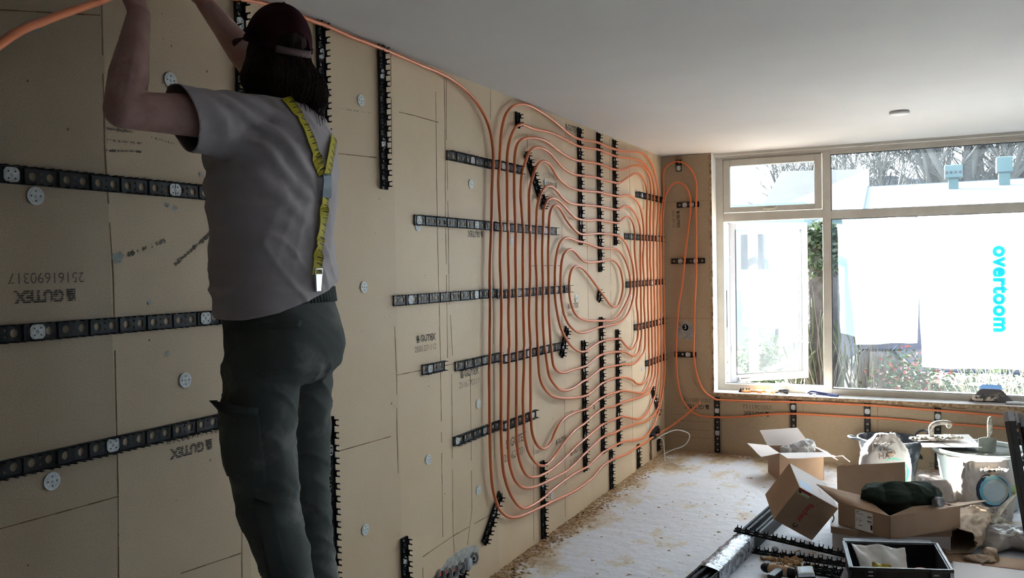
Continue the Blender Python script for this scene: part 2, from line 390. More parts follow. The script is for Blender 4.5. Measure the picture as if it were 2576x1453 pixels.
def bisect(me, co, no, keep_below=True, only=None):
    bm = bmesh.new(); bm.from_mesh(me)
    gv = [v for v in bm.verts if only is None or only(v.co)]; gs = set(gv)
    geom = gv + [e for e in bm.edges if all(v in gs for v in e.verts)] + [f for f in bm.faces if all(v in gs for v in f.verts)]
    bmesh.ops.bisect_plane(bm, geom=geom, plane_co=co, plane_no=no, clear_outer=keep_below, clear_inner=not keep_below)
    bm.to_mesh(me); bm.free(); me.update()
def ridge(p, s, seed=0):
    q = Vector((p.x*s[0], p.y*s[1], p.z*s[2])) + Vector((seed, seed*1.7, seed*.3))
    return 1-abs(noise.noise(q))*2

FONT_CACHE = {}
def text_mesh(txt, size, bold=0.0, spacing=1.0):
    k = (txt, size, bold, spacing)
    if k in FONT_CACHE: return FONT_CACHE[k]
    c = bpy.data.curves.new('txt', 'FONT'); c.body = txt; c.size = size; c.offset = bold; c.align_x = 'CENTER'; c.align_y = 'CENTER'; c.space_character = spacing
    o = bpy.data.objects.new('txt', c); COL.objects.link(o)
    dg = bpy.context.evaluated_depsgraph_get(); me = bpy.data.meshes.new_from_object(o.evaluated_get(dg))
    bpy.data.objects.remove(o); bpy.data.curves.remove(c)
    FONT_CACHE[k] = me; return me
def text_obj(name, txt, size, mtx, m, parent=None, bold=0, spacing=1.0, stretch=1.0, fat=()):
    me = text_mesh(txt, size, bold, spacing).copy()
    if fat:
        base = me.copy(); bm = bmesh.new()
        for i, (dx, dy) in enumerate(fat):
            c = base.copy(); c.transform(Matrix.Translation((dx, dy, i*.0002))); bm.from_mesh(c)
        bm.to_mesh(me); bm.free()
    me.materials.clear(); me.materials.append(MT[m])
    me.transform(Matrix.Diagonal((stretch, 1, 1, 1)))
    o = bpy.data.objects.new(name, me); COL.objects.link(o)
    if parent is not None:
        o.parent = parent; o.matrix_local = MW(parent).inverted() @ mtx
    else: o.matrix_world = mtx
    return o
def frame_mtx(origin, xa, ya):
    xa = Vector(xa).normalized(); za = xa.cross(Vector(ya)).normalized(); ya = za.cross(xa)
    m = Matrix((xa, ya, za)).transposed().to_4x4(); m.translation = Vector(origin); return m
# measured layout, metres
PIPE_FEED = [(0.026,2.334,2.616),(0.026,2.423,2.626),(0.026,2.492,2.631),(0.026,2.589,2.632),(0.026,2.665,2.63),(0.026,2.773,2.632),(0.026,2.917,2.627),(0.026,2.967,2.627),(0.026,3.177,2.628),(0.026,3.411,2.623),(0.026,3.691,2.617),(0.026,3.845,2.594),(0.026,3.966,2.562),(0.026,4.071,2.509),(0.026,4.146,2.444),(0.026,4.184,2.372),(0.026,4.201,2.291),(0.026,4.196,2.229),(0.026,4.177,2.082),(0.026,4.166,1.927),(0.026,4.146,1.772),(0.026,4.131,1.617),(0.026,4.133,1.536),(0.026,4.128,1.427),(0.026,4.12,1.319),(0.026,4.115,1.211),(0.026,4.107,1.137),(0.026,4.102,0.976),(0.026,4.099,0.814),(0.026,4.099,0.685),(0.026,4.107,0.569),(0.026,4.122,0.484),(0.026,4.155,0.411),(0.026,4.198,0.35),(0.026,4.29,0.289),(0.026,4.387,0.256),(0.026,4.508,0.238),(0.026,4.702,0.223),(0.026,4.933,0.209),(0.026,5.184,0.19),(0.026,5.401,0.183),(0.026,5.665,0.194),(0.026,5.854,0.228),(0.026,6.081,0.231),(0.026,6.233,0.22),(0.026,6.475,0.203),(0.026,6.733,0.202),(0.026,6.916,0.197),(0.026,7.108,0.202),(0.03,7.399,0.201),(0.122,7.5,0.265),(0.225,7.52,0.349),(0.344,7.53,0.463)]
PIPE_COIL = [(2.932,7.585,0.356),(2.532,7.585,0.379),(2.217,7.585,0.383),(2.0,7.585,0.394),(1.777,7.585,0.399),(1.547,7.585,0.398),(1.251,7.585,0.399),(1.069,7.585,0.395),(0.882,7.585,0.374),(0.69,7.585,0.345),(0.508,7.585,0.33),(0.389,7.585,0.33),(0.295,7.585,0.344),(0.215,7.585,0.407),(0.162,7.585,0.492),(0.136,7.585,0.613),(0.124,7.585,0.748),(0.124,7.585,0.951),(0.132,7.585,1.104),(0.15,7.585,1.299),(0.185,7.585,1.493),(0.207,7.585,1.687),(0.222,7.585,1.815),(0.244,7.585,1.981),(0.265,7.585,2.134),(0.267,7.585,2.25),(0.248,7.585,2.327),(0.216,7.585,2.378),(0.165,7.585,2.403),(0.112,7.585,2.393),(0.065,7.585,2.337),(0.038,7.585,2.274),(0.026,7.573,2.172),(0.026,7.553,2.101),(0.026,7.55,2.042),(0.026,7.552,1.954),(0.026,7.557,1.851),(0.026,7.546,1.733),(0.026,7.543,1.554),(0.026,7.552,1.412),(0.026,7.554,1.341),(0.026,7.558,1.197),(0.026,7.547,0.985),(0.026,7.552,0.907),(0.026,7.556,0.841),(0.026,7.539,0.699),(0.026,7.513,0.616),(0.026,7.449,0.522),(0.026,7.394,0.457),(0.026,7.338,0.394),(0.026,7.275,0.358),(0.026,7.212,0.314),(0.026,7.111,0.28),(0.026,7.013,0.256),(0.026,6.872,0.249),(0.026,6.736,0.261),(0.026,6.563,0.285),(0.026,6.397,0.312),(0.026,6.317,0.319),(0.026,6.215,0.324),(0.026,6.085,0.326),(0.026,5.891,0.329),(0.026,5.731,0.313),(0.026,5.579,0.292),(0.026,5.463,0.295),(0.026,5.296,0.298),(0.026,5.111,0.291),(0.026,4.936,0.28),(0.026,4.794,0.266),(0.026,4.637,0.262),(0.026,4.52,0.274),(0.026,4.439,0.311),(0.026,4.362,0.375),(0.026,4.297,0.459),(0.026,4.253,0.553),(0.026,4.239,0.665),(0.026,4.235,0.791),(0.026,4.242,0.956),(0.026,4.248,1.121),(0.026,4.253,1.245),(0.026,4.266,1.42),(0.026,4.266,1.587),(0.026,4.26,1.727),(0.026,4.275,1.877),(0.026,4.281,1.864),(0.026,4.267,1.975),(0.026,4.259,2.086),(0.026,4.258,2.152),(0.026,4.273,2.231),(0.026,4.284,2.31),(0.026,4.303,2.413),(0.026,4.339,2.496),(0.026,4.386,2.548),(0.026,4.453,2.587),(0.026,4.55,2.617),(0.026,4.649,2.63),(0.026,4.751,2.63),(0.026,4.871,2.62),(0.026,4.997,2.605),(0.026,5.128,2.583),(0.026,5.247,2.56),(0.026,5.354,2.544),(0.026,5.464,2.537),(0.026,5.559,2.538),(0.026,5.698,2.55),(0.026,5.843,2.558),(0.026,5.949,2.557),(0.026,6.105,2.553),(0.026,6.186,2.554),(0.026,6.301,2.554),(0.026,6.42,2.559),(0.026,6.585,2.573),(0.026,6.757,2.594),(0.026,6.892,2.602),(0.026,7.011,2.599),(0.026,7.105,2.58),(0.026,7.201,2.554),(0.026,7.278,2.516),(0.026,7.326,2.461),(0.026,7.364,2.408),(0.026,7.407,2.339),(0.026,7.418,2.253),(0.026,7.403,2.151),(0.026,7.383,2.064),(0.026,7.359,1.992),(0.026,7.351,1.92),(0.026,7.36,1.79),(0.026,7.354,1.675),(0.026,7.36,1.589),(0.026,7.342,1.42),(0.026,7.349,1.35),(0.026,7.352,1.209),(0.026,7.347,1.002),(0.026,7.346,0.862),(0.026,7.329,0.724),(0.026,7.279,0.647),(0.026,7.246,0.594),(0.026,7.213,0.541),(0.026,7.121,0.484),(0.026,7.022,0.444),(0.026,6.88,0.422),(0.026,6.726,0.429),(0.026,6.571,0.46),(0.026,6.406,0.5),(0.026,6.326,0.516),(0.026,6.216,0.521),(0.026,5.998,0.528),(0.026,5.851,0.528),(0.026,5.648,0.505),(0.026,5.514,0.491),(0.026,5.386,0.476),(0.026,5.248,0.453),(0.026,5.091,0.427),(0.026,4.942,0.411),(0.026,4.8,0.41),(0.026,4.71,0.416),(0.026,4.623,0.432),(0.026,4.549,0.466),(0.026,4.489,0.527),(0.026,4.451,0.596),(0.026,4.434,0.669),(0.026,4.431,0.756),(0.026,4.438,0.927),(0.026,4.447,1.099),(0.026,4.453,1.228),(0.026,4.456,1.409),(0.026,4.459,1.583),(0.026,4.46,1.756),(0.026,4.473,1.93),(0.026,4.467,1.881),(0.026,4.461,2.043),(0.026,4.46,2.158),(0.026,4.466,2.25),(0.026,4.476,2.32),(0.026,4.505,2.376),(0.026,4.555,2.408),(0.026,4.626,2.431),(0.026,4.713,2.446),(0.026,4.803,2.453),(0.026,4.895,2.454),(0.026,4.99,2.443),(0.026,5.088,2.423),(0.026,5.206,2.404),(0.026,5.329,2.391),(0.026,5.458,2.387),(0.026,5.592,2.394),(0.026,5.732,2.403),(0.026,5.878,2.407),(0.026,6.075,2.404),(0.026,6.179,2.4),(0.026,6.294,2.404),(0.026,6.397,2.412),(0.026,6.495,2.429),(0.026,6.596,2.453),(0.026,6.708,2.476),(0.026,6.841,2.49),(0.026,6.932,2.496),(0.026,7.006,2.49),(0.026,7.071,2.469),(0.026,7.127,2.435),(0.026,7.164,2.391),(0.026,7.186,2.337),(0.026,7.191,2.253),(0.026,7.168,2.167),(0.026,7.154,2.083),(0.026,7.15,1.999),(0.026,7.151,1.915),(0.026,7.14,1.788),(0.026,7.139,1.676),(0.026,7.155,1.592),(0.026,7.157,1.426),(0.026,7.158,1.359),(0.026,7.161,1.221),(0.026,7.162,1.018),(0.026,7.17,0.88),(0.026,7.148,0.746),(0.026,7.107,0.697),(0.026,7.013,0.648),(0.026,6.917,0.622),(0.026,6.816,0.626),(0.026,6.615,0.663),(0.026,6.415,0.7),(0.026,6.311,0.716),(0.026,6.179,0.719),(0.026,6.041,0.727),(0.026,5.86,0.724),(0.026,5.718,0.711),(0.026,5.597,0.692),(0.026,5.452,0.697),(0.026,5.286,0.702),(0.026,5.154,0.692),(0.026,5.064,0.669),(0.026,5.0,0.637),(0.026,4.937,0.587),(0.026,4.865,0.563),(0.026,4.795,0.567),(0.026,4.718,0.606),(0.026,4.665,0.661),(0.026,4.641,0.719),(0.026,4.632,0.81),(0.026,4.635,0.899),(0.026,4.639,1.077),(0.026,4.644,1.202),(0.026,4.648,1.218),(0.026,4.633,1.399),(0.026,4.655,1.578),(0.026,4.663,1.758),(0.026,4.67,1.938),(0.026,4.661,1.887),(0.026,4.663,1.995),(0.026,4.662,2.084),(0.026,4.675,2.145),(0.026,4.711,2.202),(0.026,4.75,2.254),(0.026,4.797,2.295),(0.026,4.859,2.32),(0.026,4.921,2.326),(0.026,4.969,2.318),(0.026,5.024,2.292),(0.026,5.097,2.248),(0.026,5.181,2.223),(0.026,5.285,2.201),(0.026,5.412,2.191),(0.026,5.544,2.19),(0.026,5.703,2.198),(0.026,5.869,2.205),(0.026,6.021,2.203),(0.026,6.17,2.203),(0.026,6.285,2.202),(0.026,6.364,2.207),(0.026,6.444,2.219),(0.026,6.527,2.227),(0.026,6.594,2.228),(0.026,6.67,2.221),(0.026,6.757,2.205),(0.026,6.827,2.18),(0.026,6.879,2.143),(0.026,6.913,2.099),(0.026,6.943,2.046),(0.026,6.959,1.992),(0.026,6.965,1.924),(0.026,6.957,1.841),(0.026,6.934,1.765),(0.026,6.931,1.691),(0.026,6.942,1.623),(0.026,6.957,1.554),(0.026,6.951,1.433),(0.026,6.939,1.368),(0.026,6.957,1.252),(0.026,6.962,1.17),(0.026,6.962,1.073),(0.026,6.954,0.991),(0.026,6.914,0.951),(0.026,6.858,0.932),(0.026,6.766,0.904),(0.026,6.695,0.893),(0.026,6.634,0.888),(0.026,6.549,0.892),(0.026,6.425,0.907),(0.026,6.344,0.915),(0.026,6.226,0.92),(0.026,6.017,0.931),(0.026,5.879,0.934),(0.026,5.758,0.919),(0.026,5.605,0.895),(0.026,5.489,0.889),(0.026,5.375,0.873),(0.026,5.266,0.866),(0.026,5.162,0.874),(0.026,5.061,0.9),(0.026,4.977,0.949),(0.026,4.919,0.999),(0.026,4.893,1.058),(0.026,4.873,1.135),(0.026,4.85,1.201),(0.026,4.835,1.388),(0.026,4.846,1.573),(0.026,4.843,1.759),(0.026,4.866,1.945),(0.026,4.864,1.881),(0.026,4.869,2.005),(0.026,4.894,2.05),(0.026,4.935,2.084),(0.026,4.992,2.103),(0.026,5.058,2.105),(0.026,5.141,2.09),(0.026,5.226,2.059),(0.026,5.313,2.027),(0.026,5.404,2.001),(0.026,5.497,1.992),(0.026,5.614,1.99),(0.026,5.735,1.998),(0.026,5.86,2.004),(0.026,6.035,2.0),(0.026,6.161,2.0),(0.026,6.283,2.0),(0.026,6.323,2.005),(0.026,6.387,2.025),(0.026,6.453,2.046),(0.026,6.511,2.056),(0.026,6.561,2.057),(0.026,6.611,2.048),(0.026,6.661,2.023),(0.026,6.694,1.988),(0.026,6.714,1.944),(0.026,6.716,1.904),(0.026,6.704,1.837),(0.026,6.71,1.763),(0.026,6.732,1.691),(0.026,6.756,1.625),(0.026,6.77,1.558),(0.026,6.757,1.451),(0.026,6.733,1.393),(0.026,6.738,1.345),(0.026,6.766,1.277),(0.026,6.776,1.196),(0.026,6.758,1.1),(0.026,6.725,1.055),(0.026,6.684,1.037),(0.026,6.64,1.017),(0.026,6.597,1.011),(0.026,6.546,1.015),(0.026,6.496,1.03),(0.026,6.432,1.057),(0.026,6.352,1.094),(0.026,6.29,1.118),(0.026,6.197,1.122),(0.026,6.086,1.13),(0.026,5.929,1.132),(0.026,5.8,1.125),(0.026,5.675,1.107),(0.026,5.574,1.092),(0.026,5.477,1.094),(0.026,5.384,1.117),(0.026,5.294,1.152),(0.026,5.224,1.194),(0.026,5.156,1.246),(0.026,5.107,1.301),(0.026,5.068,1.375),(0.026,5.043,1.441),(0.026,5.032,1.505),(0.026,5.035,1.569),(0.026,5.038,1.633),(0.026,5.049,1.697),(0.026,5.076,1.761),(0.026,5.121,1.82),(0.026,5.182,1.85),(0.026,5.253,1.862),(0.026,5.324,1.86),(0.026,5.434,1.845),(0.026,5.568,1.838),(0.026,5.686,1.826),(0.026,5.809,1.81),(0.026,5.937,1.803),(0.026,6.071,1.804),(0.026,6.209,1.802),(0.026,6.328,1.782),(0.026,6.425,1.74),(0.026,6.498,1.685),(0.026,6.559,1.612),(0.026,6.589,1.532),(0.026,6.578,1.468),(0.026,6.51,1.406),(0.026,6.406,1.348),(0.026,6.281,1.292),(0.026,6.161,1.268),(0.026,6.024,1.271),(0.026,5.828,1.283),(0.026,5.663,1.294),(0.026,5.525,1.311),(0.026,5.412,1.342),(0.026,5.34,1.387),(0.026,5.297,1.442),(0.026,5.276,1.497),(0.026,5.275,1.563),(0.026,5.292,1.616),(0.026,5.333,1.656),(0.026,5.389,1.674),(0.026,5.464,1.674),(0.026,5.559,1.65),(0.026,5.676,1.596),(0.026,5.797,1.536),(0.026,5.901,1.482),(0.026,6.009,1.427),(0.026,6.097,1.385),(0.026,6.189,1.366),(0.026,6.273,1.373),(0.026,6.348,1.428),(0.026,6.388,1.489),(0.026,6.391,1.552),(0.026,6.346,1.639),(0.026,6.275,1.686),(0.026,6.182,1.713),(0.026,6.067,1.72),(0.026,5.955,1.713),(0.026,5.847,1.705),(0.026,5.681,1.703),(0.026,5.543,1.713),(0.026,5.467,1.737),(0.026,5.394,1.77),(0.026,5.321,1.788),(0.026,5.249,1.779),(0.026,5.186,1.749),(0.026,5.15,1.696),(0.026,5.135,1.632),(0.026,5.127,1.567),(0.026,5.129,1.502),(0.026,5.147,1.436),(0.026,5.179,1.369),(0.026,5.246,1.305),(0.026,5.335,1.259),(0.026,5.426,1.232),(0.026,5.521,1.223),(0.026,5.66,1.225),(0.026,5.826,1.235),(0.026,6.045,1.235),(0.026,6.279,1.238),(0.026,6.428,1.264),(0.026,6.532,1.309),(0.026,6.613,1.37),(0.026,6.669,1.448),(0.026,6.678,1.53),(0.026,6.672,1.611),(0.026,6.641,1.692),(0.026,6.579,1.765),(0.026,6.505,1.836),(0.026,6.406,1.881),(0.026,6.273,1.905),(0.026,6.076,1.909),(0.026,5.856,1.908),(0.026,5.69,1.899),(0.026,5.531,1.892),(0.026,5.418,1.91),(0.026,5.328,1.941),(0.026,5.24,1.984),(0.026,5.172,2.027),(0.026,5.114,2.056),(0.026,5.064,2.063),(0.026,5.014,2.047),(0.026,4.975,2.01),(0.026,4.957,1.959),(0.026,4.954,1.896),(0.026,4.934,1.76),(0.026,4.934,1.571),(0.026,4.932,1.383),(0.026,4.953,1.192),(0.026,4.974,1.094),(0.026,4.998,1.046),(0.026,5.066,1.008),(0.026,5.167,0.99),(0.026,5.326,0.99),(0.026,5.493,0.988),(0.026,5.61,0.994),(0.026,5.747,1.022),(0.026,5.884,1.035),(0.026,6.021,1.035),(0.026,6.245,1.022),(0.026,6.293,1.018),(0.026,6.349,1.014),(0.026,6.429,1.003),(0.026,6.511,0.98),(0.026,6.594,0.957),(0.026,6.663,0.948),(0.026,6.733,0.955),(0.026,6.788,0.982),(0.026,6.827,1.046),(0.026,6.857,1.095),(0.026,6.859,1.239),(0.026,6.858,1.312),(0.026,6.858,1.42),(0.026,6.86,1.556),(0.026,6.862,1.678),(0.026,6.867,1.786),(0.026,6.87,1.867),(0.026,6.875,1.908),(0.026,6.862,1.975),(0.026,6.837,2.014),(0.026,6.794,2.058),(0.026,6.734,2.093),(0.026,6.665,2.118),(0.026,6.589,2.135),(0.026,6.523,2.14),(0.026,6.457,2.137),(0.026,6.4,2.127),(0.026,6.335,2.108),(0.026,6.288,2.1),(0.026,6.211,2.099),(0.026,6.062,2.102),(0.026,5.865,2.102),(0.026,5.658,2.097),(0.026,5.464,2.091),(0.026,5.334,2.092),(0.026,5.245,2.103),(0.026,5.16,2.127),(0.026,5.077,2.16),(0.026,5.003,2.178),(0.026,4.947,2.175),(0.026,4.891,2.158),(0.026,4.835,2.12),(0.026,4.795,2.069),(0.026,4.77,2.012),(0.026,4.764,1.939),(0.026,4.741,1.758),(0.026,4.754,1.576),(0.026,4.741,1.393),(0.026,4.751,1.209),(0.026,4.76,1.067),(0.026,4.779,0.997),(0.026,4.834,0.935),(0.026,4.926,0.881),(0.026,5.034,0.846),(0.026,5.211,0.816),(0.026,5.372,0.798),(0.026,5.527,0.786),(0.026,5.661,0.793),(0.026,5.817,0.82),(0.026,5.946,0.831),(0.026,6.114,0.832),(0.026,6.261,0.823),(0.026,6.34,0.816),(0.026,6.461,0.796),(0.026,6.619,0.758),(0.026,6.67,0.733),(0.026,6.793,0.702),(0.026,6.902,0.698),(0.026,6.987,0.712),(0.026,7.047,0.758),(0.026,7.07,0.841),(0.026,7.064,1.026),(0.026,7.064,1.227),(0.026,7.055,1.33),(0.026,7.055,1.43),(0.026,7.061,1.552),(0.026,7.052,1.677),(0.026,7.054,1.815),(0.026,7.054,1.912),(0.026,7.051,2.05),(0.026,7.066,2.161),(0.026,7.08,2.259),(0.026,7.073,2.303),(0.026,7.051,2.335),(0.026,7.019,2.368),(0.026,6.974,2.394),(0.026,6.91,2.415),(0.026,6.838,2.422),(0.026,6.775,2.419),(0.026,6.705,2.41),(0.026,6.627,2.389),(0.026,6.533,2.362),(0.026,6.425,2.33),(0.026,6.337,2.307),(0.026,6.289,2.302),(0.026,6.175,2.302),(0.026,6.093,2.299),(0.026,5.96,2.301),(0.026,5.831,2.305),(0.026,5.687,2.301),(0.026,5.549,2.293),(0.026,5.398,2.289),(0.026,5.289,2.298),(0.026,5.185,2.317),(0.026,5.085,2.349),(0.026,4.988,2.383),(0.026,4.909,2.399),(0.026,4.831,2.401),(0.026,4.755,2.391),(0.026,4.696,2.369),(0.026,4.658,2.341),(0.026,4.62,2.295),(0.026,4.583,2.25),(0.026,4.56,2.195),(0.026,4.545,2.106),(0.026,4.553,2.019),(0.026,4.569,1.902),(0.026,4.577,1.934),(0.026,4.559,1.757),(0.026,4.556,1.58),(0.026,4.555,1.404),(0.026,4.559,1.226),(0.026,4.552,1.192),(0.026,4.548,1.087),(0.026,4.526,0.915),(0.026,4.533,0.738),(0.026,4.547,0.665),(0.026,4.586,0.595),(0.026,4.649,0.534),(0.026,4.724,0.486),(0.026,4.802,0.462),(0.026,4.872,0.459),(0.026,4.969,0.481),(0.026,5.095,0.523),(0.026,5.227,0.562),(0.026,5.363,0.587),(0.026,5.519,0.598),(0.026,5.653,0.62),(0.026,5.856,0.641),(0.026,6.003,0.635),(0.026,6.136,0.621),(0.026,6.275,0.622),(0.026,6.411,0.618),(0.026,6.664,0.604),(0.026,6.916,0.595),(0.026,7.03,0.598),(0.026,7.098,0.619),(0.026,7.174,0.66),(0.026,7.2,0.686),(0.026,7.243,0.734),(0.026,7.259,0.871),(0.026,7.261,1.009),(0.026,7.256,1.215),(0.026,7.252,1.355),(0.026,7.248,1.463),(0.026,7.247,1.56),(0.026,7.238,1.676),(0.026,7.237,1.761),(0.026,7.252,1.874),(0.026,7.254,1.917),(0.026,7.25,2.03),(0.026,7.265,2.144),(0.026,7.285,2.245),(0.026,7.284,2.319),(0.026,7.276,2.358),(0.026,7.253,2.412),(0.026,7.206,2.453),(0.026,7.129,2.485),(0.026,7.045,2.513),(0.026,6.934,2.529),(0.026,6.799,2.534),(0.026,6.625,2.527),(0.026,6.458,2.513),(0.026,6.299,2.504),(0.026,6.184,2.504),(0.026,6.057,2.507),(0.026,5.883,2.509),(0.026,5.737,2.501),(0.026,5.596,2.492),(0.026,5.5,2.487),(0.026,5.388,2.492),(0.026,5.263,2.501),(0.026,5.125,2.511),(0.026,4.993,2.515),(0.026,4.867,2.509),(0.026,4.745,2.501),(0.026,4.658,2.504),(0.026,4.587,2.506),(0.026,4.545,2.498),(0.026,4.496,2.479),(0.026,4.44,2.431),(0.026,4.398,2.369),(0.026,4.376,2.309),(0.026,4.369,2.241),(0.026,4.367,2.15),(0.026,4.364,2.008),(0.026,4.365,1.878),(0.026,4.374,1.926),(0.026,4.364,1.755),(0.026,4.37,1.585),(0.026,4.355,1.415),(0.026,4.359,1.244),(0.026,4.351,1.211),(0.026,4.347,1.11),(0.026,4.336,0.942),(0.026,4.324,0.775),(0.026,4.322,0.691),(0.026,4.326,0.605),(0.026,4.349,0.541),(0.026,4.396,0.47),(0.026,4.474,0.413),(0.026,4.577,0.378),(0.026,4.685,0.363),(0.026,4.798,0.355),(0.026,4.939,0.35),(0.026,5.088,0.345),(0.026,5.217,0.346),(0.026,5.353,0.366),(0.026,5.51,0.392),(0.026,5.674,0.415),(0.026,5.847,0.436),(0.026,5.994,0.436),(0.026,6.135,0.421),(0.026,6.321,0.422),(0.026,6.484,0.412),(0.026,6.742,0.391),(0.026,6.924,0.374),(0.026,7.116,0.378),(0.026,7.216,0.393),(0.026,7.309,0.427),(0.026,7.353,0.478),(0.026,7.376,0.533),(0.026,7.423,0.628),(0.026,7.424,0.658),(0.026,7.438,0.711),(0.026,7.45,0.851),(0.026,7.451,0.993),(0.026,7.451,1.203),(0.026,7.447,1.346),(0.026,7.446,1.428),(0.026,7.447,1.556),(0.026,7.451,1.733),(0.026,7.452,1.878),(0.026,7.466,1.952),(0.026,7.477,2.068),(0.026,7.498,2.156),(0.026,7.585,2.302),(0.026,7.585,2.405),(0.026,7.585,2.495),(0.061,7.585,2.557),(0.114,7.585,2.586),(0.167,7.585,2.589),(0.219,7.585,2.57),(0.27,7.585,2.518),(0.302,7.585,2.465),(0.32,7.585,2.4),(0.322,7.585,2.323),(0.318,7.585,2.196),(0.316,7.585,2.068),(0.315,7.585,1.813),(0.31,7.585,1.556),(0.293,7.585,1.3),(0.284,7.585,1.042),(0.281,7.585,0.954),(0.281,7.585,0.887),(0.294,7.585,0.754),(0.326,7.585,0.634),(0.378,7.585,0.543),(0.457,7.585,0.493),(0.51,7.585,0.483),(0.82,7.585,0.485),(1.131,7.585,0.495),(1.431,7.585,0.498),(1.721,7.585,0.5),(2.0,7.585,0.491),(2.217,7.585,0.485),(2.532,7.585,0.473),(2.933,7.585,0.456)]
RAILS_LEFT = [('h',(1.297,1.93),(2.407,1.942),[(1.463,1.936),(2.003,1.935)]),('h',(1.283,1.523),(2.433,1.528),[(1.522,1.525),(2.117,1.526)]),('h',(1.272,1.184),(2.463,1.175),[(1.747,1.185)]),('h',(3.73,2.232),(4.235,2.239),[(4.001,2.236)]),('h',(4.235,2.237),(4.618,2.245),[(4.364,2.238)]),('h',(3.416,1.902),(4.231,1.902),[(3.458,1.906),(4.032,1.907)]),('h',(4.236,1.902),(5.124,1.898),[(4.36,1.904),(4.951,1.9)]),('h',(3.23,1.536),(4.255,1.535),[(3.371,1.534),(4.013,1.541)]),('h',(4.26,1.534),(5.348,1.521),[(4.539,1.536),(5.115,1.526)]),('h',(3.459,1.207),(3.666,1.195),[(3.531,1.203)]),('h',(3.774,1.191),(4.28,1.174),[(4.089,1.176)]),('h',(4.28,1.174),(5.172,1.155),[(4.361,1.174),(4.663,1.165),(4.932,1.159)]),('h',(3.743,0.822),(4.265,0.797),[(3.783,0.818),(4.079,0.808)]),('h',(4.265,0.799),(4.752,0.783),[(4.346,0.797),(4.705,0.786)]),('h',(6.825,2.241),(7.645,2.268),[(7.001,2.25)]),('h',(6.52,1.905),(7.641,1.905),[(6.693,1.906),(7.486,1.905)]),('h',(6.532,1.526),(7.635,1.524),[(7.27,1.528)]),('h',(6.732,1.173),(7.644,1.17),[(7.476,1.17)]),('h',(7.026,0.853),(7.641,0.842),[(7.498,0.849)]),('v',(2.316,2.634),(2.301,2.038),[(2.324,2.533)]),('v',(2.752,2.656),(2.752,1.988),[(2.749,2.527)]),('v',(3.179,2.654),(3.164,2.025),[(3.174,2.529),(3.162,2.225)]),('v',(2.754,1.096),(2.75,0.283),[(2.752,0.963)]),('v',(3.273,0.465),(3.273,0.111),[(3.272,0.353)]),('v',(3.802,0.149),(3.801,0.006),[]),('v',(4.56,2.575),(4.562,2.483),[]),('v',(5.549,2.622),(5.552,1.821),[(5.557,2.452),(5.559,1.968)]),('v',(5.931,2.638),(5.937,1.631),[(5.939,1.865)]),('v',(6.284,2.633),(6.285,1.83),[(6.286,2.465),(6.291,1.957)]),('v',(5.931,1.304),(5.937,0.303),[(5.932,1.15),(5.92,0.484)]),('v',(5.569,1.163),(5.568,0.256),[(5.567,0.946),(5.571,0.512)]),('v',(6.293,1.188),(6.29,0.289),[(6.292,0.968),(6.292,0.534)]),('v',(4.848,0.484),(4.815,-0.0),[(4.835,0.32)]),('v',(6.123,0.298),(6.091,0.002),[(6.11,0.217)]),('v',(6.795,0.211),(6.774,0.012),[(6.792,0.149)]),('v',(7.376,0.155),(7.37,0.037),[]),('d',(4.667,2.348),(4.873,2.093),[]),('d',(4.947,2.105),(4.895,2.038),[]),('d',(5.274,1.272),(5.163,1.094),[(5.207,1.162)]),('d',(5.931,1.504),(5.885,1.422),[(5.904,1.458)]),('d',(4.25,0.426),(4.041,0.208),[(4.169,0.345)]),('d',(7.19,0.623),(7.411,0.361),[(7.317,0.481)])]
RAILS_FAR = [('v',(0.162,2.608),(0.161,2.505),[(0.158,2.534)]),('h',(0.139,2.205),(0.339,2.196),[(0.211,2.202),(0.271,2.199)]),('h',(0.081,1.706),(0.385,1.7),[(0.165,1.708),(0.301,1.705)]),('h',(0.099,0.872),(0.297,0.874),[(0.222,0.876)]),('v',(0.476,0.503),(0.47,0.027),[(0.478,0.384),(0.472,0.186)]),('v',(1.122,0.518),(1.123,0.026),[(1.121,0.447),(1.122,0.24)]),('v',(1.703,0.517),(1.709,0.032),[(1.7,0.445)]),('v',(2.221,0.503),(2.227,0.027),[(2.223,0.433)]),('v',(2.77,0.487),(2.774,0.042),[])]
WASHERS = [(1.531,1.886),(2.0,2.28),(3.019,2.386),(3.012,1.602),(2.027,1.333),(1.553,1.118),(2.983,0.582),(3.503,0.77),(3.983,2.112),(4.021,0.958),(4.003,0.503),(4.46,1.826),(6.452,1.928),(5.462,1.458),(6.681,1.417),(6.956,0.814),(4.988,0.233),(7.081,0.305),(7.193,2.422),(4.97,2.203),(3.453,1.876)]
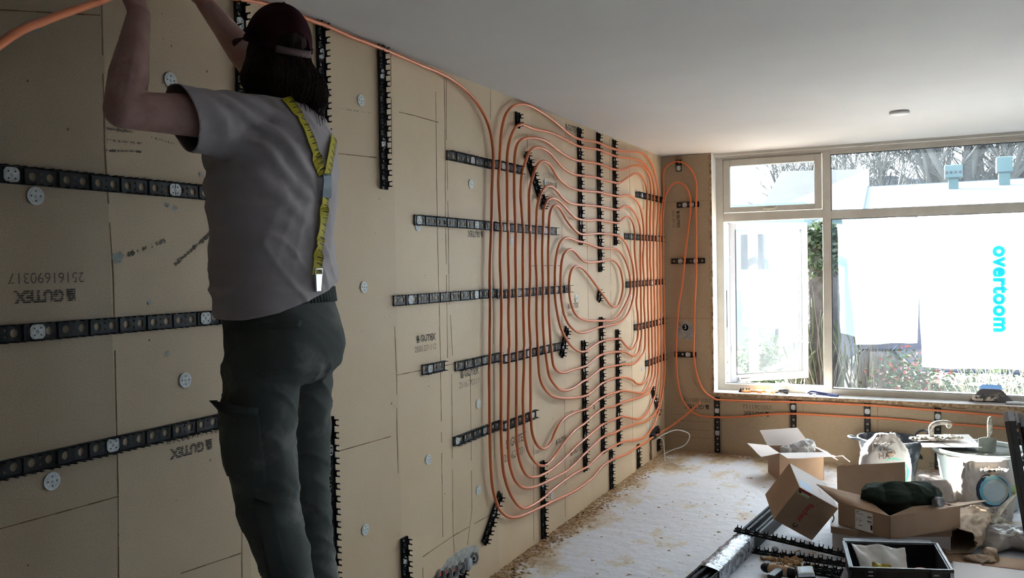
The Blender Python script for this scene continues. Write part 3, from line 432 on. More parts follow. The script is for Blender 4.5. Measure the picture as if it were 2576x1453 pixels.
JOINTS = [[(1.756,2.464),(1.752,2.041),(1.769,1.662),(1.764,1.033),(1.752,0.614)],[(2.321,2.617),(2.291,1.652),(2.251,0.417)],[(3.256,2.641),(3.245,2.182)],[(3.241,1.422),(3.248,1.172),(3.242,0.941),(3.245,0.761)],[(3.726,2.626),(3.726,2.411),(3.713,1.901),(3.707,1.232)],[(3.746,2.63),(3.735,2.256)],[(3.642,2.533),(3.632,1.898),(3.637,1.239),(3.626,0.363)],[(3.742,2.217),(3.735,1.546),(3.761,1.187)],[(4.233,2.646),(4.226,2.485)],[(3.744,1.149),(3.728,0.353),(3.737,0.25)],[(3.939,1.126),(3.929,0.421),(3.874,0.249)],[(3.436,0.324),(3.435,0.224)],[(4.22,1.616),(4.2,0.635)],[(4.706,2.461),(4.695,1.94)],[(5.227,1.961),(5.194,1.029)],[(5.226,0.816),(5.207,0.034)],[(5.693,2.035),(5.693,1.31)],[(6.201,2.626),(6.177,1.28)],[(6.683,2.591),(6.667,0.222)],[(7.192,2.649),(7.187,2.527)],[(7.195,2.446),(7.133,0.166)],[(7.359,2.634),(7.299,0.866)],[(4.722,0.624),(4.702,0.026)],[(1.305,1.031),(1.765,1.024)],[(1.934,0.726),(2.255,0.705)],[(2.855,2.146),(3.238,2.164)],[(3.246,2.381),(3.434,2.387),(3.721,2.387)],[(2.81,0.947),(3.246,0.936)],[(3.249,1.202),(3.762,1.197)],[(3.436,0.324),(3.728,0.339),(4.168,0.336)],[(1.348,2.335),(1.75,2.419)],[(4.731,1.683),(5.195,1.681)],[(5.222,0.712),(6.365,0.683)]]
STAMPS_LEFT = [(1.559, 1.62, 180, '25161690317', 0.66), (2.053, 1.109, 180, '25161690317', 0.64), (3.5, 1.347, 0, '2501371112', 0.64), (3.926, 1.133, 0, '2516170317', 0.72), (4.03, 1.855, 180, '', 0.64), (4.472, 0.678, 0, '2516200317', 1.02), (5.418, 2.598, 0, '2516200317', 0.81), (5.052, 2.192, 180, '2516180317', 0.78), (5.401, 1.41, 0, '2516170317', 0.7), (5.424, 0.436, 0, '2516900317', 0.88), (5.923, 1.896, 0, '2516', 0.61), (6.405, 0.904, 0, '2501', 0.78), (5.147, 0.551, 0, '', 0.64), (5.843, 0.67, 0, '25', 0.6), (3.225, 1.082, 0, '25', 0.23)]
STAMPS_FAR = [(0.148, 2.084, -90, '250138112', 0.55), (0.302, 0.409, 180, '2501380112', 0.8), (0.82, 0.375, 180, '2501361112', 0.8), (2.179, 0.103, 0, '25', 0.8)]
MARKS = [(1.82, 1.732, 1.97, 1.779, 9, 0.006), (1.999, 1.702, 2.164, 1.813, 26, 0.006), (1.761, 2.125, 1.855, 2.122, 16, 0.006), (1.761, 2.097, 1.854, 2.098, 14, 0.004), (1.762, 2.063, 1.886, 2.069, 18, 0.003), (1.758, 2.033, 1.885, 2.043, 18, 0.003), (2.861, 2.329, 3.098, 2.345, 14, 0.003), (5.268, 0.973, 5.559, 0.925, 12, 0.004), (1.92, 2.092, 2.013, 2.082, 10, 0.003)]
SMUDGE = [(1.787, 1.722), (1.961, 1.426), (2.117, 1.994), (1.55, 2.33), (1.974, 1.888), (2.006, 1.88), (1.895, 1.587)]
SOCKETS = [(3.581, 0.185), (3.646, 0.176), (3.713, 0.166), (3.782, 0.161), (3.853, 0.159), (3.923, 0.166)]
HOLE = (7.291, 0.199)
STRAP_L = [(1.844, 2.14), (1.89, 2.105), (1.93, 2.062), (1.963, 2.005), (1.989, 1.946)]
STRAP_R = [(2.057, 2.114), (2.052, 2.078), (2.037, 2.025), (2.01, 1.942)]
STRAP_D = [(2.0, 1.902), (1.99, 1.833), (1.975, 1.776), (1.963, 1.72), (1.95, 1.653)]
STRAP_Y = [(2.001, 1.947), (2.0, 1.919), (1.997, 1.882)]
PTS = {'welt': [(0.56, 1.728, 1.535), (0.56, 1.918, 1.538), (0.56, 1.917, 1.52), (0.56, 1.73, 1.518)], 'cargo': [(0.4, 1.772, 1.306), (0.4, 1.938, 1.295), (0.4, 1.962, 1.112), (0.4, 1.789, 1.127)], 'flap': [(0.4, 1.735, 1.334), (0.4, 1.939, 1.313), (0.4, 1.934, 1.29), (0.4, 1.766, 1.301)], 'knee': [(0.46, 1.827, 1.063), (0.46, 1.907, 1.043), (0.46, 1.976, 0.815), (0.46, 1.883, 0.834)]}

# ---------------------------------------------------------------- the room
def structure(o): o['kind'] = 'structure'; return o
wl = MB()
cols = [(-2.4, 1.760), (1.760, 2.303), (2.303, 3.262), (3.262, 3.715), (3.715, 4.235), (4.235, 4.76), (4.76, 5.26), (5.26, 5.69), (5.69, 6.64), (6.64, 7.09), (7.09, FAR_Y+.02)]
tone = [2, 4, 0, 1, 0, 1, 0, 1, 0, 1, 0]  # first two columns carry the painted light falloff
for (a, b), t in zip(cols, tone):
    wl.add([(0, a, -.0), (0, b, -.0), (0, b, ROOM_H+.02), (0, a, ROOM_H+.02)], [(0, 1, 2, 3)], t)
wl.add([(-.12, BACK_Y, 0), (-.12, FAR_Y+.02, 0), (-.12, FAR_Y+.02, ROOM_H), (-.12, BACK_Y, ROOM_H)], [(3, 2, 1, 0)], 0)
for J in JOINTS:
    for (y0, z0), (y1, z1) in zip(J, J[1:]):
        d = Vector((0, y1-y0, z1-z0)); n = max(1, int(d.length/.05)); q = Vector((0, -d.z, d.y)).normalized()
        for i in range(n):
            if random.random() < .06: continue
            a = Vector((0, y0, z0)) + d*(i/n); b = Vector((0, y0, z0)) + d*((i+1)/n)
            w = .0011*(1+1.0*random.random())
            wl.add([a-q*w+Vector((-.001, 0, 0)), b-q*w+Vector((-.001, 0, 0)), b+q*w+Vector((-.001, 0, 0)), a+q*w+Vector((-.001, 0, 0)),
                    a-q*w+Vector((.0006, 0, 0)), b-q*w+Vector((.0006, 0, 0)), b+q*w+Vector((.0006, 0, 0)), a+q*w+Vector((.0006, 0, 0))],
                   [(4, 5, 6, 7), (0, 1, 5, 4), (3, 2, 6, 7)], 3)
wall_left = structure(wl.build('wall_left', ['board', 'board2', 'board_shaded', 'joint', 'board_half_shaded']))

def plane_obj(name, p, m):
    b = MB(); b.add(p, [(0, 1, 2, 3)]); return structure(b.build(name, m))
floor = MB(); floor.box((-.12, BACK_Y, -.12), (RIGHT_X+.1, FAR_Y+.3, 0)); floor = structure(floor.build('floor', 'floor'))
ceiling = MB(); ceiling.box((-.12, BACK_Y, ROOM_H), (RIGHT_X+.1, FAR_Y+.3, ROOM_H+.15)); ceiling = structure(ceiling.build('ceiling', 'ceil'))
wr = MB(); wr.box((RIGHT_X, BACK_Y, 0), (RIGHT_X+.1, FAR_Y+.3, ROOM_H)); structure(wr.build('wall_right', 'room'))
wb = MB(); wb.box((-.12, BACK_Y-.1, 0), (RIGHT_X+.1, BACK_Y, ROOM_H)); structure(wb.build('wall_back', 'room_back'))

# far wall: insulated pier left of the window, boarded parapet under it
SILL_Z, PIER_X, WIN_R = .545, .444, 6.2  # unseen right part of the window widened to light the left wall
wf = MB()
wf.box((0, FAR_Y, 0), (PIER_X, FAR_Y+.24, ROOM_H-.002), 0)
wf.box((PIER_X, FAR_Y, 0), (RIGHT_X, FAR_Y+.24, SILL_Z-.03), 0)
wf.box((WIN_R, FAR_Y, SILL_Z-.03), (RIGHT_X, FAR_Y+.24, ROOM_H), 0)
# torn edge of the pier board
rr = random.Random(3)
z = SILL_Z
while z < ROOM_H-.03:
    h = rr.uniform(.02, .07); d = rr.uniform(.001, .009)
    wf.add([(PIER_X-.012, FAR_Y-.0015, z), (PIER_X+d, FAR_Y-.0015, z), (PIER_X+d*.7, FAR_Y-.0015, z+h), (PIER_X-.012, FAR_Y-.0015, z+h)], [(0, 1, 2, 3)], 2)
    if rr.random() < .5: wf.add([(PIER_X-.022, FAR_Y-.002, z), (PIER_X-.020, FAR_Y-.002, z), (PIER_X-.018, FAR_Y-.002, z+h*.8), (PIER_X-.021, FAR_Y-.002, z+h*.8)], [(0, 1, 2, 3)], 1)
    z += h
x = PIER_X
while x < 6.1:   # ragged foam and torn fibres just under the sill
    w = rr.uniform(.03, .16); h = rr.uniform(.006, .022)
    if rr.random() < .6: wf.add([(x, FAR_Y-.0015, SILL_Z-.034), (x+w, FAR_Y-.0015, SILL_Z-.034), (x+w*.8, FAR_Y-.0015, SILL_Z-.034-h), (x+w*.3, FAR_Y-.0015, SILL_Z-.034-h*.6)], [(0, 1, 2, 3)], rr.choice([1, 2, 2]))
    x += w + rr.uniform(0, .05)
def fj(x0, z0, x1, z1, w=.0015):
    wf.box((min(x0, x1)-w, FAR_Y-.0008, min(z0, z1)-w), (max(x0, x1)+w, FAR_Y+.01, max(z0, z1)+w), 1)
fj(0, 2.235, .42, 2.235, .001); fj(0, 1.195, .42, 1.195, .001); fj(1.78, 0, 1.78, .5); fj(.51, 0, .51, .3, .001); fj(1.2, .36, 1.2, .5, .0008); fj(0, .0, .0, 2.6, .001)
for zz in (.13, .20, .275, .33): fj(.09, zz, .40, zz, .0012)
wall_far = structure(wf.build('wall_far', ['far_board_shaded', 'joint', 'edge']))
rv = MB(); rv.box((PIER_X-.001, FAR_Y+.001, SILL_Z), (PIER_X+.006, 7.79, ROOM_H-.001)); structure(rv.build('trim_1', 'plaster'))
tr = MB(); tr.box((PIER_X, 7.70, ROOM_H-.022), (WIN_R, 7.80, ROOM_H)); tr.box((PIER_X, 7.755, ROOM_H-.034), (WIN_R, 7.80, ROOM_H-.022)); structure(tr.build('trim_2', 'frame'))
sl = MB(); sl.box((PIER_X, FAR_Y-.012, SILL_Z-.030), (WIN_R, 7.80, SILL_Z-.004), 0); sl.box((PIER_X, FAR_Y-.010, SILL_Z-.004), (WIN_R, 7.80, SILL_Z), 1)
window_sill = structure(sl.build('window_sill', ['edge', 'sill'], None, .002))
window_sill.name = 'trim_3'

# window
YF, YB = 7.79, 7.87
win = MB()
HZ = ROOM_H-.034
def bar(x0, x1, z0, z1, y0=YF, y1=YB): win.box((x0, y0, z0), (x1, y1, z1))
bar(PIER_X+.004, .513, SILL_Z, HZ); bar(1.350, 1.418, SILL_Z, HZ); bar(6.12, WIN_R, SILL_Z, HZ); bar(3.56, 3.63, SILL_Z, HZ)
bar(.513, 1.350, SILL_Z, .600); bar(1.418, 3.56, SILL_Z, .594); bar(3.63, 6.12, SILL_Z, .594)
bar(.513, 1.350, 2.600, HZ); bar(1.418, 3.56, 2.586, HZ); bar(3.63, 6.12, 2.586, HZ)
bar(.513, 1.350, 2.050, 2.125); bar(1.418, 3.56, 2.040, 2.110); bar(3.63, 6.12, 2.040, 2.110)
window = structure(win.build('window_1', 'frame', None, .003))
def frame_ring(x0, x1, z0, z1, w, y0, y1, name, m, parent, wt=None):
    b = MB(); wt = wt or w
    b.box((x0, y0, z0), (x0+w, y1, z1)); b.box((x1-w, y0, z0), (x1, y1, z1)); b.box((x0+w, y0, z0), (x1-w, y1, z0+w*.8)); b.box((x0+w, y0, z1-wt), (x1-w, y1, z1))
    return b.build(name, m, parent, .003)
frame_ring(.517, 1.346, 2.129, 2.597, .058, YF-.008, YF+.045, 'transom_sash', 'frame', window)
def pane(name, x0, x1, z0, z1, m='glass', parent=window):
    b = MB(); b.box((x0, YF+.028, z0), (x1, YF+.033, z1)); return b.build(name, m, parent)
pane('pane', .570, 1.292, 2.172, 2.543)
pane('pane', 1.415, 3.563, 2.108, 2.590, 'glass2'); pane('pane', 1.415, 3.563, .590, 2.044, 'glass2')
pane('pane', 3.627, 6.123, 2.108, 2.590, 'glass2'); pane('pane', 3.627, 6.123, .590, 2.044, 'glass2')
b = MB(); b.tube([(.86, YF-.03, 2.150), (.95, YF-.03, 2.147), (.985, YF-.02, 2.165)], .006, 8); b.box((.84, YF-.028, 2.138), (.98, YF-.01, 2.150)); b.build('stay', 'frame', window)
b = MB()                         # dark weather seal round the fixed lights
for z0, z1 in ((.594, 2.040), (2.110, 2.586)):
    b.box((1.418, YF+.012, z0), (1.424, YF+.03, z1)); b.box((1.424, YF+.012, z1-.006), (3.56, YF+.03, z1)); b.box((1.424, YF+.012, z0), (3.56, YF+.03, z0+.004))
b.build('glazing_seal', 'rubber', window)
b = MB(); b.box((.513, YF+.055, .592), (1.350, YB+.03, .606)); b.box((1.35, YB, .575), (6.1, YB+.05, .592)); b.build('drip_ledge', 'sash', window)
# casement swung outwards
sash = bpy.data.objects.new('casement_sash', None); COL.objects.link(sash); sash.parent = window
sash.location = (.522, YB-.005, .607); sash.rotation_euler = (0, 0, R(42))
def local_box(lo, hi, name, m, par, bev=.003):
    b = MB(); b.box(lo, hi); return b.build(name, m, par, bev, world=False)
SW, SHH = .815, 1.435
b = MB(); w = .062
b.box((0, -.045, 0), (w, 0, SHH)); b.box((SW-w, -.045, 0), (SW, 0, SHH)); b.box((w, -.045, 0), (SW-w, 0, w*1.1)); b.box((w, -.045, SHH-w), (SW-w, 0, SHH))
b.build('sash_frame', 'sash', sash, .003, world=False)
local_box((w-.005, -.025, w), (SW-w+.005, -.020, SHH-w), 'pane', 'glass2', sash, 0)
b = MB()
b.box((w, -.047, w*1.1), (w+.006, -.02, SHH-w)); b.box((SW-w-.006, -.047, w*1.1), (SW-w, -.02, SHH-w)); b.box((w, -.047, w*1.1), (SW-w, -.02, w*1.1+.006))
b.build('glazing_seal', 'rubber', sash, world=False)
b = MB(); b.box((SW-.045, -.058, .27), (SW-.015, -.045, .37)); b.tube([(SW-.03, -.06, .33), (SW-.03, -.085, .33), (SW-.06, -.088, .335), (SW-.14, -.088, .36)], .008, 8); b.build('window_handle', 'metal', sash, .002, world=False)
b = MB(); b.tube([(.10, -.058, .03), (.40, -.058, .034)], .007, 8); b.tube([(.40, -.058, .034), (.44, -.062, .045)], .005, 8); b.box((.08, -.056, .018), (.12, -.045, .042)); b.build('casement_stay', 'metal', sash, world=False)
b = MB()
for zz in (.24, 1.12): b.tube([(.004, -.052, zz), (.004, -.052, zz+.10)], .008, 8)
b.build('hinge', 'metal', sash, world=False)

# white sheets taped over the outside of the big pane
def sheet(name, pts, y, m, label, wave=.006, seed=0):
    xs = [p[0] for p in pts]; zs = [p[1] for p in pts]; b = MB(); nx, nz = 22, 26
    # pts: TL, TR, BR, BL
    (tlx, tlz), (trx, trz), (brx, brz), (blx, blz) = pts; vs = []
    for side in (0, 1):
        for j in range(nz+1):
            for i in range(nx+1):
                u, v = i/nx, j/nz
                xx = (tlx*(1-u)+trx*u)*(1-v)+(blx*(1-u)+brx*u)*v; zz = (tlz*(1-u)+trz*u)*(1-v)+(blz*(1-u)+brz*u)*v
                e = noise.noise(Vector((xx*5+seed, zz*5, seed)))*.010
                if i in (0, nx): xx += e
                if j in (0, nz): zz += e
                vs.append((xx, y+wave*noise.noise(Vector((xx*4, zz*2.5, seed)))+wave+side*.0006, zz))
    n1 = (nx+1)*(nz+1); fs = []
    for j in range(nz):
        for i in range(nx):
            a = j*(nx+1)+i; fs.append((a, a+1, a+nx+2, a+nx+1)); fs.append((n1+a+nx+1, n1+a+nx+2, n1+a+1, n1+a))
    b.add(vs, fs, 0, True); o = b.build(name, m); return tag(o, label, 'paper sheet')
sheet('paper_sheet', [(1.50, 2.035), (2.10, 2.035), (2.075, .992), (1.60, .965)], 7.884, 'sheet', 'large blank white paper sheet taped behind the wide window pane, left of the printed one')
sheet('plastic_sheet', [(1.455, 2.00), (1.60, 1.98), (1.63, 1.02), (1.475, 1.06)], 7.915, 'film', 'pale blue translucent film strip hanging by the window mullion, left of the blank paper', .012, 4)
ps = sheet('printed_sheet', [(2.08, 2.035), (3.45, 2.05), (3.45, .800), (2.105, .788)], 7.886, 'sheet', 'large white paper sheet with cyan lettering taped upside down behind the wide window pane', .003, 2)
YS = 7.876
def on_sheet(x, z, ang): # text read from inside the room
    a = R(ang); return frame_mtx((x, YS, z), (math.cos(a), 0, math.sin(a)), (-math.sin(a), 0, math.cos(a)))
text_obj('lettering', 'overtoom', .155, on_sheet(2.678, 1.435, -90), 'cyan', ps, bold=.0025, spacing=1.10, fat=[(0, 0)]+[(.0062*math.cos(k*.785), .0062*math.sin(k*.785)) for k in range(8)])
text_obj('lettering', 'overtoom', .060, on_sheet(2.43, 1.437, 180), 'faint', ps, bold=.0008)
text_obj('lettering', 'Suggestie', .060, on_sheet(2.37, 1.835, 180), 'faint', ps, stretch=1.15)
b = MB()
def sline(p, w=.0022):
    for (x0, z0), (x1, z1) in zip(p, p[1:]):
        d = Vector((x1-x0, 0, z1-z0)).normalized(); q = Vector((-d.z, 0, d.x))*w
        b.add([Vector((x0, YS, z0))-q, Vector((x1, YS, z1))-q, Vector((x1, YS, z1))+q, Vector((x0, YS, z0))+q], [(0, 1, 2, 3)])
sline([(2.172, 1.39), (2.160, 1.700), (2.175, 1.738), (2.560, 1.745), (2.575, 1.735), (2.572, 1.400), (2.545, 1.392), (2.172, 1.39)])
sline([(2.185, 1.69), (2.25, 1.718), (2.53, 1.727), (2.546, 1.72), (2.543, 1.47)])
sline([(2.055, 1.70), (2.058, 1.62)], .003); sline([(2.062, 1.45), (2.07, 1.18)], .0016)
b.build('printed_outline', 'faint', ps)

# fixed round plate on the ceiling
o = MB().lathe([(0, 0), (.055, 0), (.062, .004), (.062, .014), (.058, .020), (0, .020)], 36, mtx=Matrix.Translation((1.99, 6.22, ROOM_H-.020))).build('ceiling_plate', 'plaster')
tag(o, 'small round white cover plate on the ceiling near the window', 'ceiling plate')

# ---------------------------------------------------------------- clip rails
PITCH = .05
def circle_pts(cx, cy, r, n, sy=1): return [Vector((cx+r*math.cos(2*math.pi*k/n), cy+r*sy*math.sin(2*math.pi*k/n))) for k in range(n)]
def perforated(L):
    """2D triangulated strip with two big holes, twin small holes and a slot every 10 cm"""
    n = max(1, round(L/PITCH)); vs = []; fs = []; W2 = .0235
    for c0 in range(0, n, 2):
        c1 = min(c0+2, n); x0, x1 = c0*PITCH, c1*PITCH
        V = [Vector((x0, -W2)), Vector((x1, -W2)), Vector((x1, W2)), Vector((x0, W2))]; E = [(0, 1), (1, 2), (2, 3), (3, 0)]; H = []
        def hole(pts):
            o = len(V); V.extend(pts); E.extend([(o+i, o+(i+1) % len(pts)) for i in range(len(pts))]); H.append(pts)
        hs = [x0+.025] + ([x1-.025] if c1-c0 == 2 else [])
        for hx in hs: hole(circle_pts(hx, 0, .0115, 14))
        if c1-c0 == 2:
            for sy in (-.009, .009): hole(circle_pts(x0+.05, sy, .0042, 7))
        hole([Vector((x0+.003, -.013)), Vector((x0+.0055, -.013)), Vector((x0+.0055, .013)), Vector((x0+.003, .013))])
        r = geometry.delaunay_2d_cdt(V, E, [], 0, 1e-6); o = len(vs); vs.extend(r[0])
        for t in r[2]:
            c = sum((r[0][i] for i in t), Vector((0, 0)))/len(t); ins = False
            for h in H:
                hc = sum(h, Vector((0, 0)))/len(h)
                if len(h) > 4:
                    if (c-hc).length < (h[0]-hc).length*.97: ins = True
                elif abs(c.x-hc.x) < .00125 and abs(c.y-hc.y) < .013: ins = True
            if not ins: fs.append(tuple(o+i for i in t))
    return vs, fs, n*PITCH
CELL = [(0, 0), (.05, 0), (.05, .012), (.0385, .012), (.0380, .0305), (.0390, .033), (.0330, .033), (.0335, .0245), (.0315, .0195), (.025, .0170), (.0185, .0195), (.0165, .0245), (.0170, .033), (.0110, .033), (.0120, .0305), (.0115, .012), (0, .012)]
RAIL_CACHE = {}
def rail_mesh(L):
    n = max(1, round(L/PITCH))
    if n in RAIL_CACHE: return RAIL_CACHE[n]
    b = MB(); vs, fs, LL = perforated(n*PITCH)
    b.add([(v.x, v.y, .003) for v in vs], fs); b.add([(v.x, v.y, .0002) for v in vs], [f[::-1] for f in fs])
    for sy in (-.0235, .0205):
        for c in range(n):
            m = Matrix(((1, 0, 0, c*PITCH), (0, 0, -1, sy+.003), (0, 1, 0, 0), (0, 0, 0, 1)))
            b.ext(CELL, .003, 0, m)
    for c in range(0, n+1, 2):   # cross ribs
        b.box((c*PITCH-.0012 if c else 0, -.0205, .003), (min(c*PITCH+.0012, n*PITCH) if c else .0024, .0205, .0065))
    me = bpy.data.meshes.new('clip_rail'); me.from_pydata([tuple(v) for v in b.v], [], b.f); me.materials.append(MT['rail'])
    RAIL_CACHE[n] = me; return me
def disc_mesh(oct_=True, r=.0235):
    b = MB(); n = 28; prof = []
    for k in range(n):
        a = 2*math.pi*k/n; x, y = r*math.cos(a), r*math.sin(a)
        if oct_: x = max(-r*.90, min(r*.90, x)); y = max(-r*.84, min(r*.84, y))
        prof.append((x, y))
    b.ext(prof, .0028)
    for k in range(4):
        a = math.pi/4+k*math.pi/2 if oct_ else k*math.pi/2
        b.lathe([(0, .0034), (.0022, .0034), (.0022, .0020)], 10, 1, Matrix.Translation((.0130*math.cos(a), .0130*math.sin(a), 0)), caps=False)
    b.lathe([(0, .0046), (.0035, .0046), (.0050, .0036), (.0055, .0028)], 14, 0, caps=False); b.lathe([(0, .0050), (.0016, .0050), (.0016, .004)], 8, 1, caps=False)
    b.lathe([(.0170, .0028), (.0172, .0034), (.0182, .0034), (.0184, .0028)], 28, 0, caps=False)
    me = bpy.data.meshes.new('fixing_disc'); me.from_pydata([tuple(v) for v in b.v], [], b.f)
    me.materials.append(MT['disc']); me.materials.append(MT['disc_hole']); me.polygons.foreach_set('material_index', b.m); return me
DISC_OCT, DISC_RND = disc_mesh(True), disc_mesh(False, .0245)

def rail(mtx_origin, xa, ya, L, label, group, discs=()):
    """rail running along xa, standing out along the third axis; discs given as distances along it"""
    m = frame_mtx(mtx_origin, xa, ya); n = max(1, round(L/PITCH)); me = rail_mesh(L)
    o = bpy.data.objects.new('clip_rail', me); COL.objects.link(o)
    s = L/(n*PITCH); m = m @ Matrix.Diagonal((s, 1, 1, 1)); o.matrix_world = m
    tag(o, label, 'clip rail', group)
    for d in discs:
        c = bpy.data.objects.new('fixing_disc', DISC_OCT); COL.objects.link(c); c.parent = o
        c.matrix_local = Matrix.Diagonal((1/s, 1, 1, 1)) @ Matrix.Translation((max(.02, min(L-.02, d)), 0, .0031)); c['label'] = 'white perforated fixing disc'
    return o

# ---------------------------------------------------------------- rails on the walls
LEFT_LABELS = [
 'long black clip rail on the left wall running behind the man at shoulder-blade height', 'long black clip rail on the left wall running behind the man at hip height', 'lowest of three long black clip rails behind the man, at thigh height',
 'short horizontal black clip rail starting the topmost row left of the pipe loops', 'end piece of the topmost horizontal clip rail under the first orange pipes',
 'horizontal black clip rail starting the second row from the top left of the pipe loops', 'second row clip rail lying under the left-hand orange pipes',
 'longest horizontal black clip rail at mid height starting left of the pipe loops', 'mid-height clip rail under the orange pipes ending at the smallest inner loop',
 'very short black clip rail alone on bare board left of the fourth row', 'horizontal black clip rail starting the fourth row beside the very short one', 'fourth row clip rail rising under the left-hand orange pipes',
 'horizontal black clip rail starting the lowest row left of the pipe loops', 'lowest row clip rail under the orange pipes ending beside the bent pipe',
 'topmost small clip rail under the crowded pipes by the room corner', 'second small clip rail from the top under the crowded corner pipes', 'third small clip rail from the top under the crowded corner pipes', 'fourth small clip rail from the top under the crowded corner pipes', 'lowest small clip rail under the crowded corner pipes',
 'upright black clip rail at the ceiling between the man\'s right hand and his cap', 'upright black clip rail at the ceiling directly right of the maroon cap', 'upright black clip rail standing alone near the ceiling with the orange pipe crossing its top',
 'upright black clip rail right of the man\'s knees', 'short upright black clip rail left of the row of wall sockets', 'clip rail stub below the row of open wall sockets',
 'tiny upright clip rail under the top left bend of the pipe loops', 'leftmost of three upright clip rails in the upper pipe loops', 'middle and longest of three upright clip rails in the upper pipe loops', 'rightmost of three upright clip rails in the upper pipe loops',
 'middle of three upright clip rails in the lower pipe loops', 'leftmost of three upright clip rails in the lower pipe loops', 'rightmost of three upright clip rails in the lower pipe loops',
 'upright clip rail crossed by the lowest pipe bends near the floor', 'upright clip rail under the loose pipe end, third from the room corner', 'short upright clip rail near the floor, second from the room corner', 'tiny upright clip rail beside the white cable in the room corner',
 'slanted clip rail leaning right at the upper left bends of the inner loops', 'tiny slanted clip rail just below the upper slanted one', 'slanted clip rail leaning left at the lower left bends of the inner loops', 'tiny slanted clip rail under the diagonal pipe in the centre of the loops',
 'slanted clip rail at the bottom left under the outermost pipe bend', 'steep slanted clip rail under the lower right bends by the room corner']
def along(a, b, d): return (Vector(d)-Vector(a)).dot((Vector(b)-Vector(a)).normalized())
RG = 'black clip rails screwed to the boarded walls'
for (k, a, b, ds), lab in zip(RAILS_LEFT, LEFT_LABELS):
    za = Vector((0, b[0]-a[0], b[1]-a[1])); L = za.length
    if k == 'v': za = Vector((0, 0, -L)); a = ((a[0]+b[0])/2, a[1])
    if k == 'h': za = Vector((0, b[0]-a[0], 0)); a = (a[0], (a[1]+b[1])/2)
    nn = Vector((1, 0, 0)); ln = za.normalized()
    bb = (a[0]+za.y, a[1]+za.z)
    rail((.0012, a[0], a[1]), ln, nn.cross(ln), za.length, lab, RG, [along(a, bb, d) for d in ds])
FAR_LABELS = ['tiny upright clip rail under the arch of the outer pipe loop left of the window', 'upper of three short level clip rails on the brown pier by the window', 'middle and longest level clip rail on the brown pier by the window', 'lowest level clip rail on the brown pier, below the open wall socket',
 'first upright clip rail under the window sill counted from the room corner', 'second upright clip rail under the window sill, above the open carton', 'third upright clip rail under the window sill, behind the black tub', 'fourth upright clip rail under the window sill, behind the white bucket', 'rightmost upright clip rail under the window sill, behind the metal tubes']
for (k, a, b, ds), lab in zip(RAILS_FAR, FAR_LABELS):
    if k == 'v': b = (a[0], b[1] if b[1] > .3 else .012)
    else: b = (b[0], a[1])
    za = Vector((b[0]-a[0], 0, b[1]-a[1])); nn = Vector((0, -1, 0)); ln = za.normalized()
    rail((a[0], FAR_Y-.0012, a[1]), ln, nn.cross(ln), za.length, lab, RG, [along(a, b, d) for d in ds])

# ---------------------------------------------------------------- washers screwed straight into the left wall
WL = ['white washer just below the left end of the upper long rail', 'white washer between the man\'s raised forearms', 'white washer between the two upright ceiling rails right of the cap', 'white washer on bare board right of the man\'s waist', 'white washer left of the man\'s trousers above the cargo pocket',
 'white washer below the lowest long rail at the bottom left', 'white washer on bare board right of the man\'s shins', 'white washer on bare board above the short lower rail', 'white washer between the first and second rail rows left of the loops', 'white washer between the fourth and lowest rail rows', 'white washer under the lowest rail row, left of the outermost pipe bend',
 'white washer partly behind the third and fourth orange pipes', 'white washer near the top right, beside the second corner rail', 'white washer inside the innermost pipe loop', 'white washer between the right-hand inner pipe bends', 'white washer left of the lowest corner rail', 'white washer under the lowest pipe bends by the upright rail', 'white washer beside the torn hole near the room corner',
 'white washer behind the upper pipe bends by the room corner', 'white washer on the stamped printing inside the upper loops', 'white washer peeping out below the second row rail']
for (y, z), lab in zip(WASHERS, WL):
    o = bpy.data.objects.new('wall_washer', DISC_RND); COL.objects.link(o); o.matrix_world = frame_mtx((.0008, y, z), (0, 1, 0), (0, 0, 1)); tag(o, lab, 'washer', 'white washers fixing the boards to the left wall')

# ---------------------------------------------------------------- printing on the boards (ink is part of the wall)
def on_left(y, z, ang=0):
    a = R(ang); return frame_mtx((.0016, y, z), (0, math.cos(a), math.sin(a)), (0, -math.sin(a), math.cos(a)))
def on_far(x, z, ang=0):
    a = R(ang); return frame_mtx((x, FAR_Y-.0022, z), (math.cos(a), 0, math.sin(a)), (-math.sin(a), 0, math.cos(a)))
LOGO = [(-.020, -.026), (.020, -.026), (.020, .006), (.012, .006), (.012, .026), (-.020, .026)]
def stamp(mtx, code, par, s=1.0, logo=True, dy=-.075):
    """maker's stamp: small block, name, code line underneath"""
    if code != '25': text_obj('printed_name', 'GUTEX', .066*s, mtx @ Matrix.Translation((.035*s, 0, 0)), 'stamp', par, bold=.0022)
    b = MB(); b.ext([(x*s-.105*s, y*s) for x, y in LOGO], .0003); o = b.build('printed_block', 'stamp'); o.parent = par; o.matrix_local = MW(par).inverted() @ mtx
    if code: text_obj('printed_code', code, .062*s, mtx @ Matrix.Translation((0, dy*s, 0)), 'stamp_thin', par)
for y, z, ang, code, s in STAMPS_LEFT:
    stamp(on_left(y, z, ang), code, wall_left, s)
for x, z, ang, code, s in STAMPS_FAR:
    stamp(on_far(x, z, ang), code, wall_far, s)
b = MB(); rr = random.Random(5)          # pencil marks, scuffs and drilled dots
def smear(pts, r, m=0):
    for (y, z) in pts:
        a0 = rr.uniform(0, 6); n = 9; b.add([(.0009, y+r*(.5+rr.random()*.8)*math.cos(a0+k*.7), z+r*(.5+rr.random()*.8)*math.sin(a0+k*.7)) for k in range(n)], [tuple(range(n))], m)
for y0, z0, y1, z1, n, r in MARKS:
    for k in range(n):
        t = (k+rr.random()*.6)/n; smear([(y0+(y1-y0)*t, z0+(z1-z0)*t)], r*(.6+rr.random()))
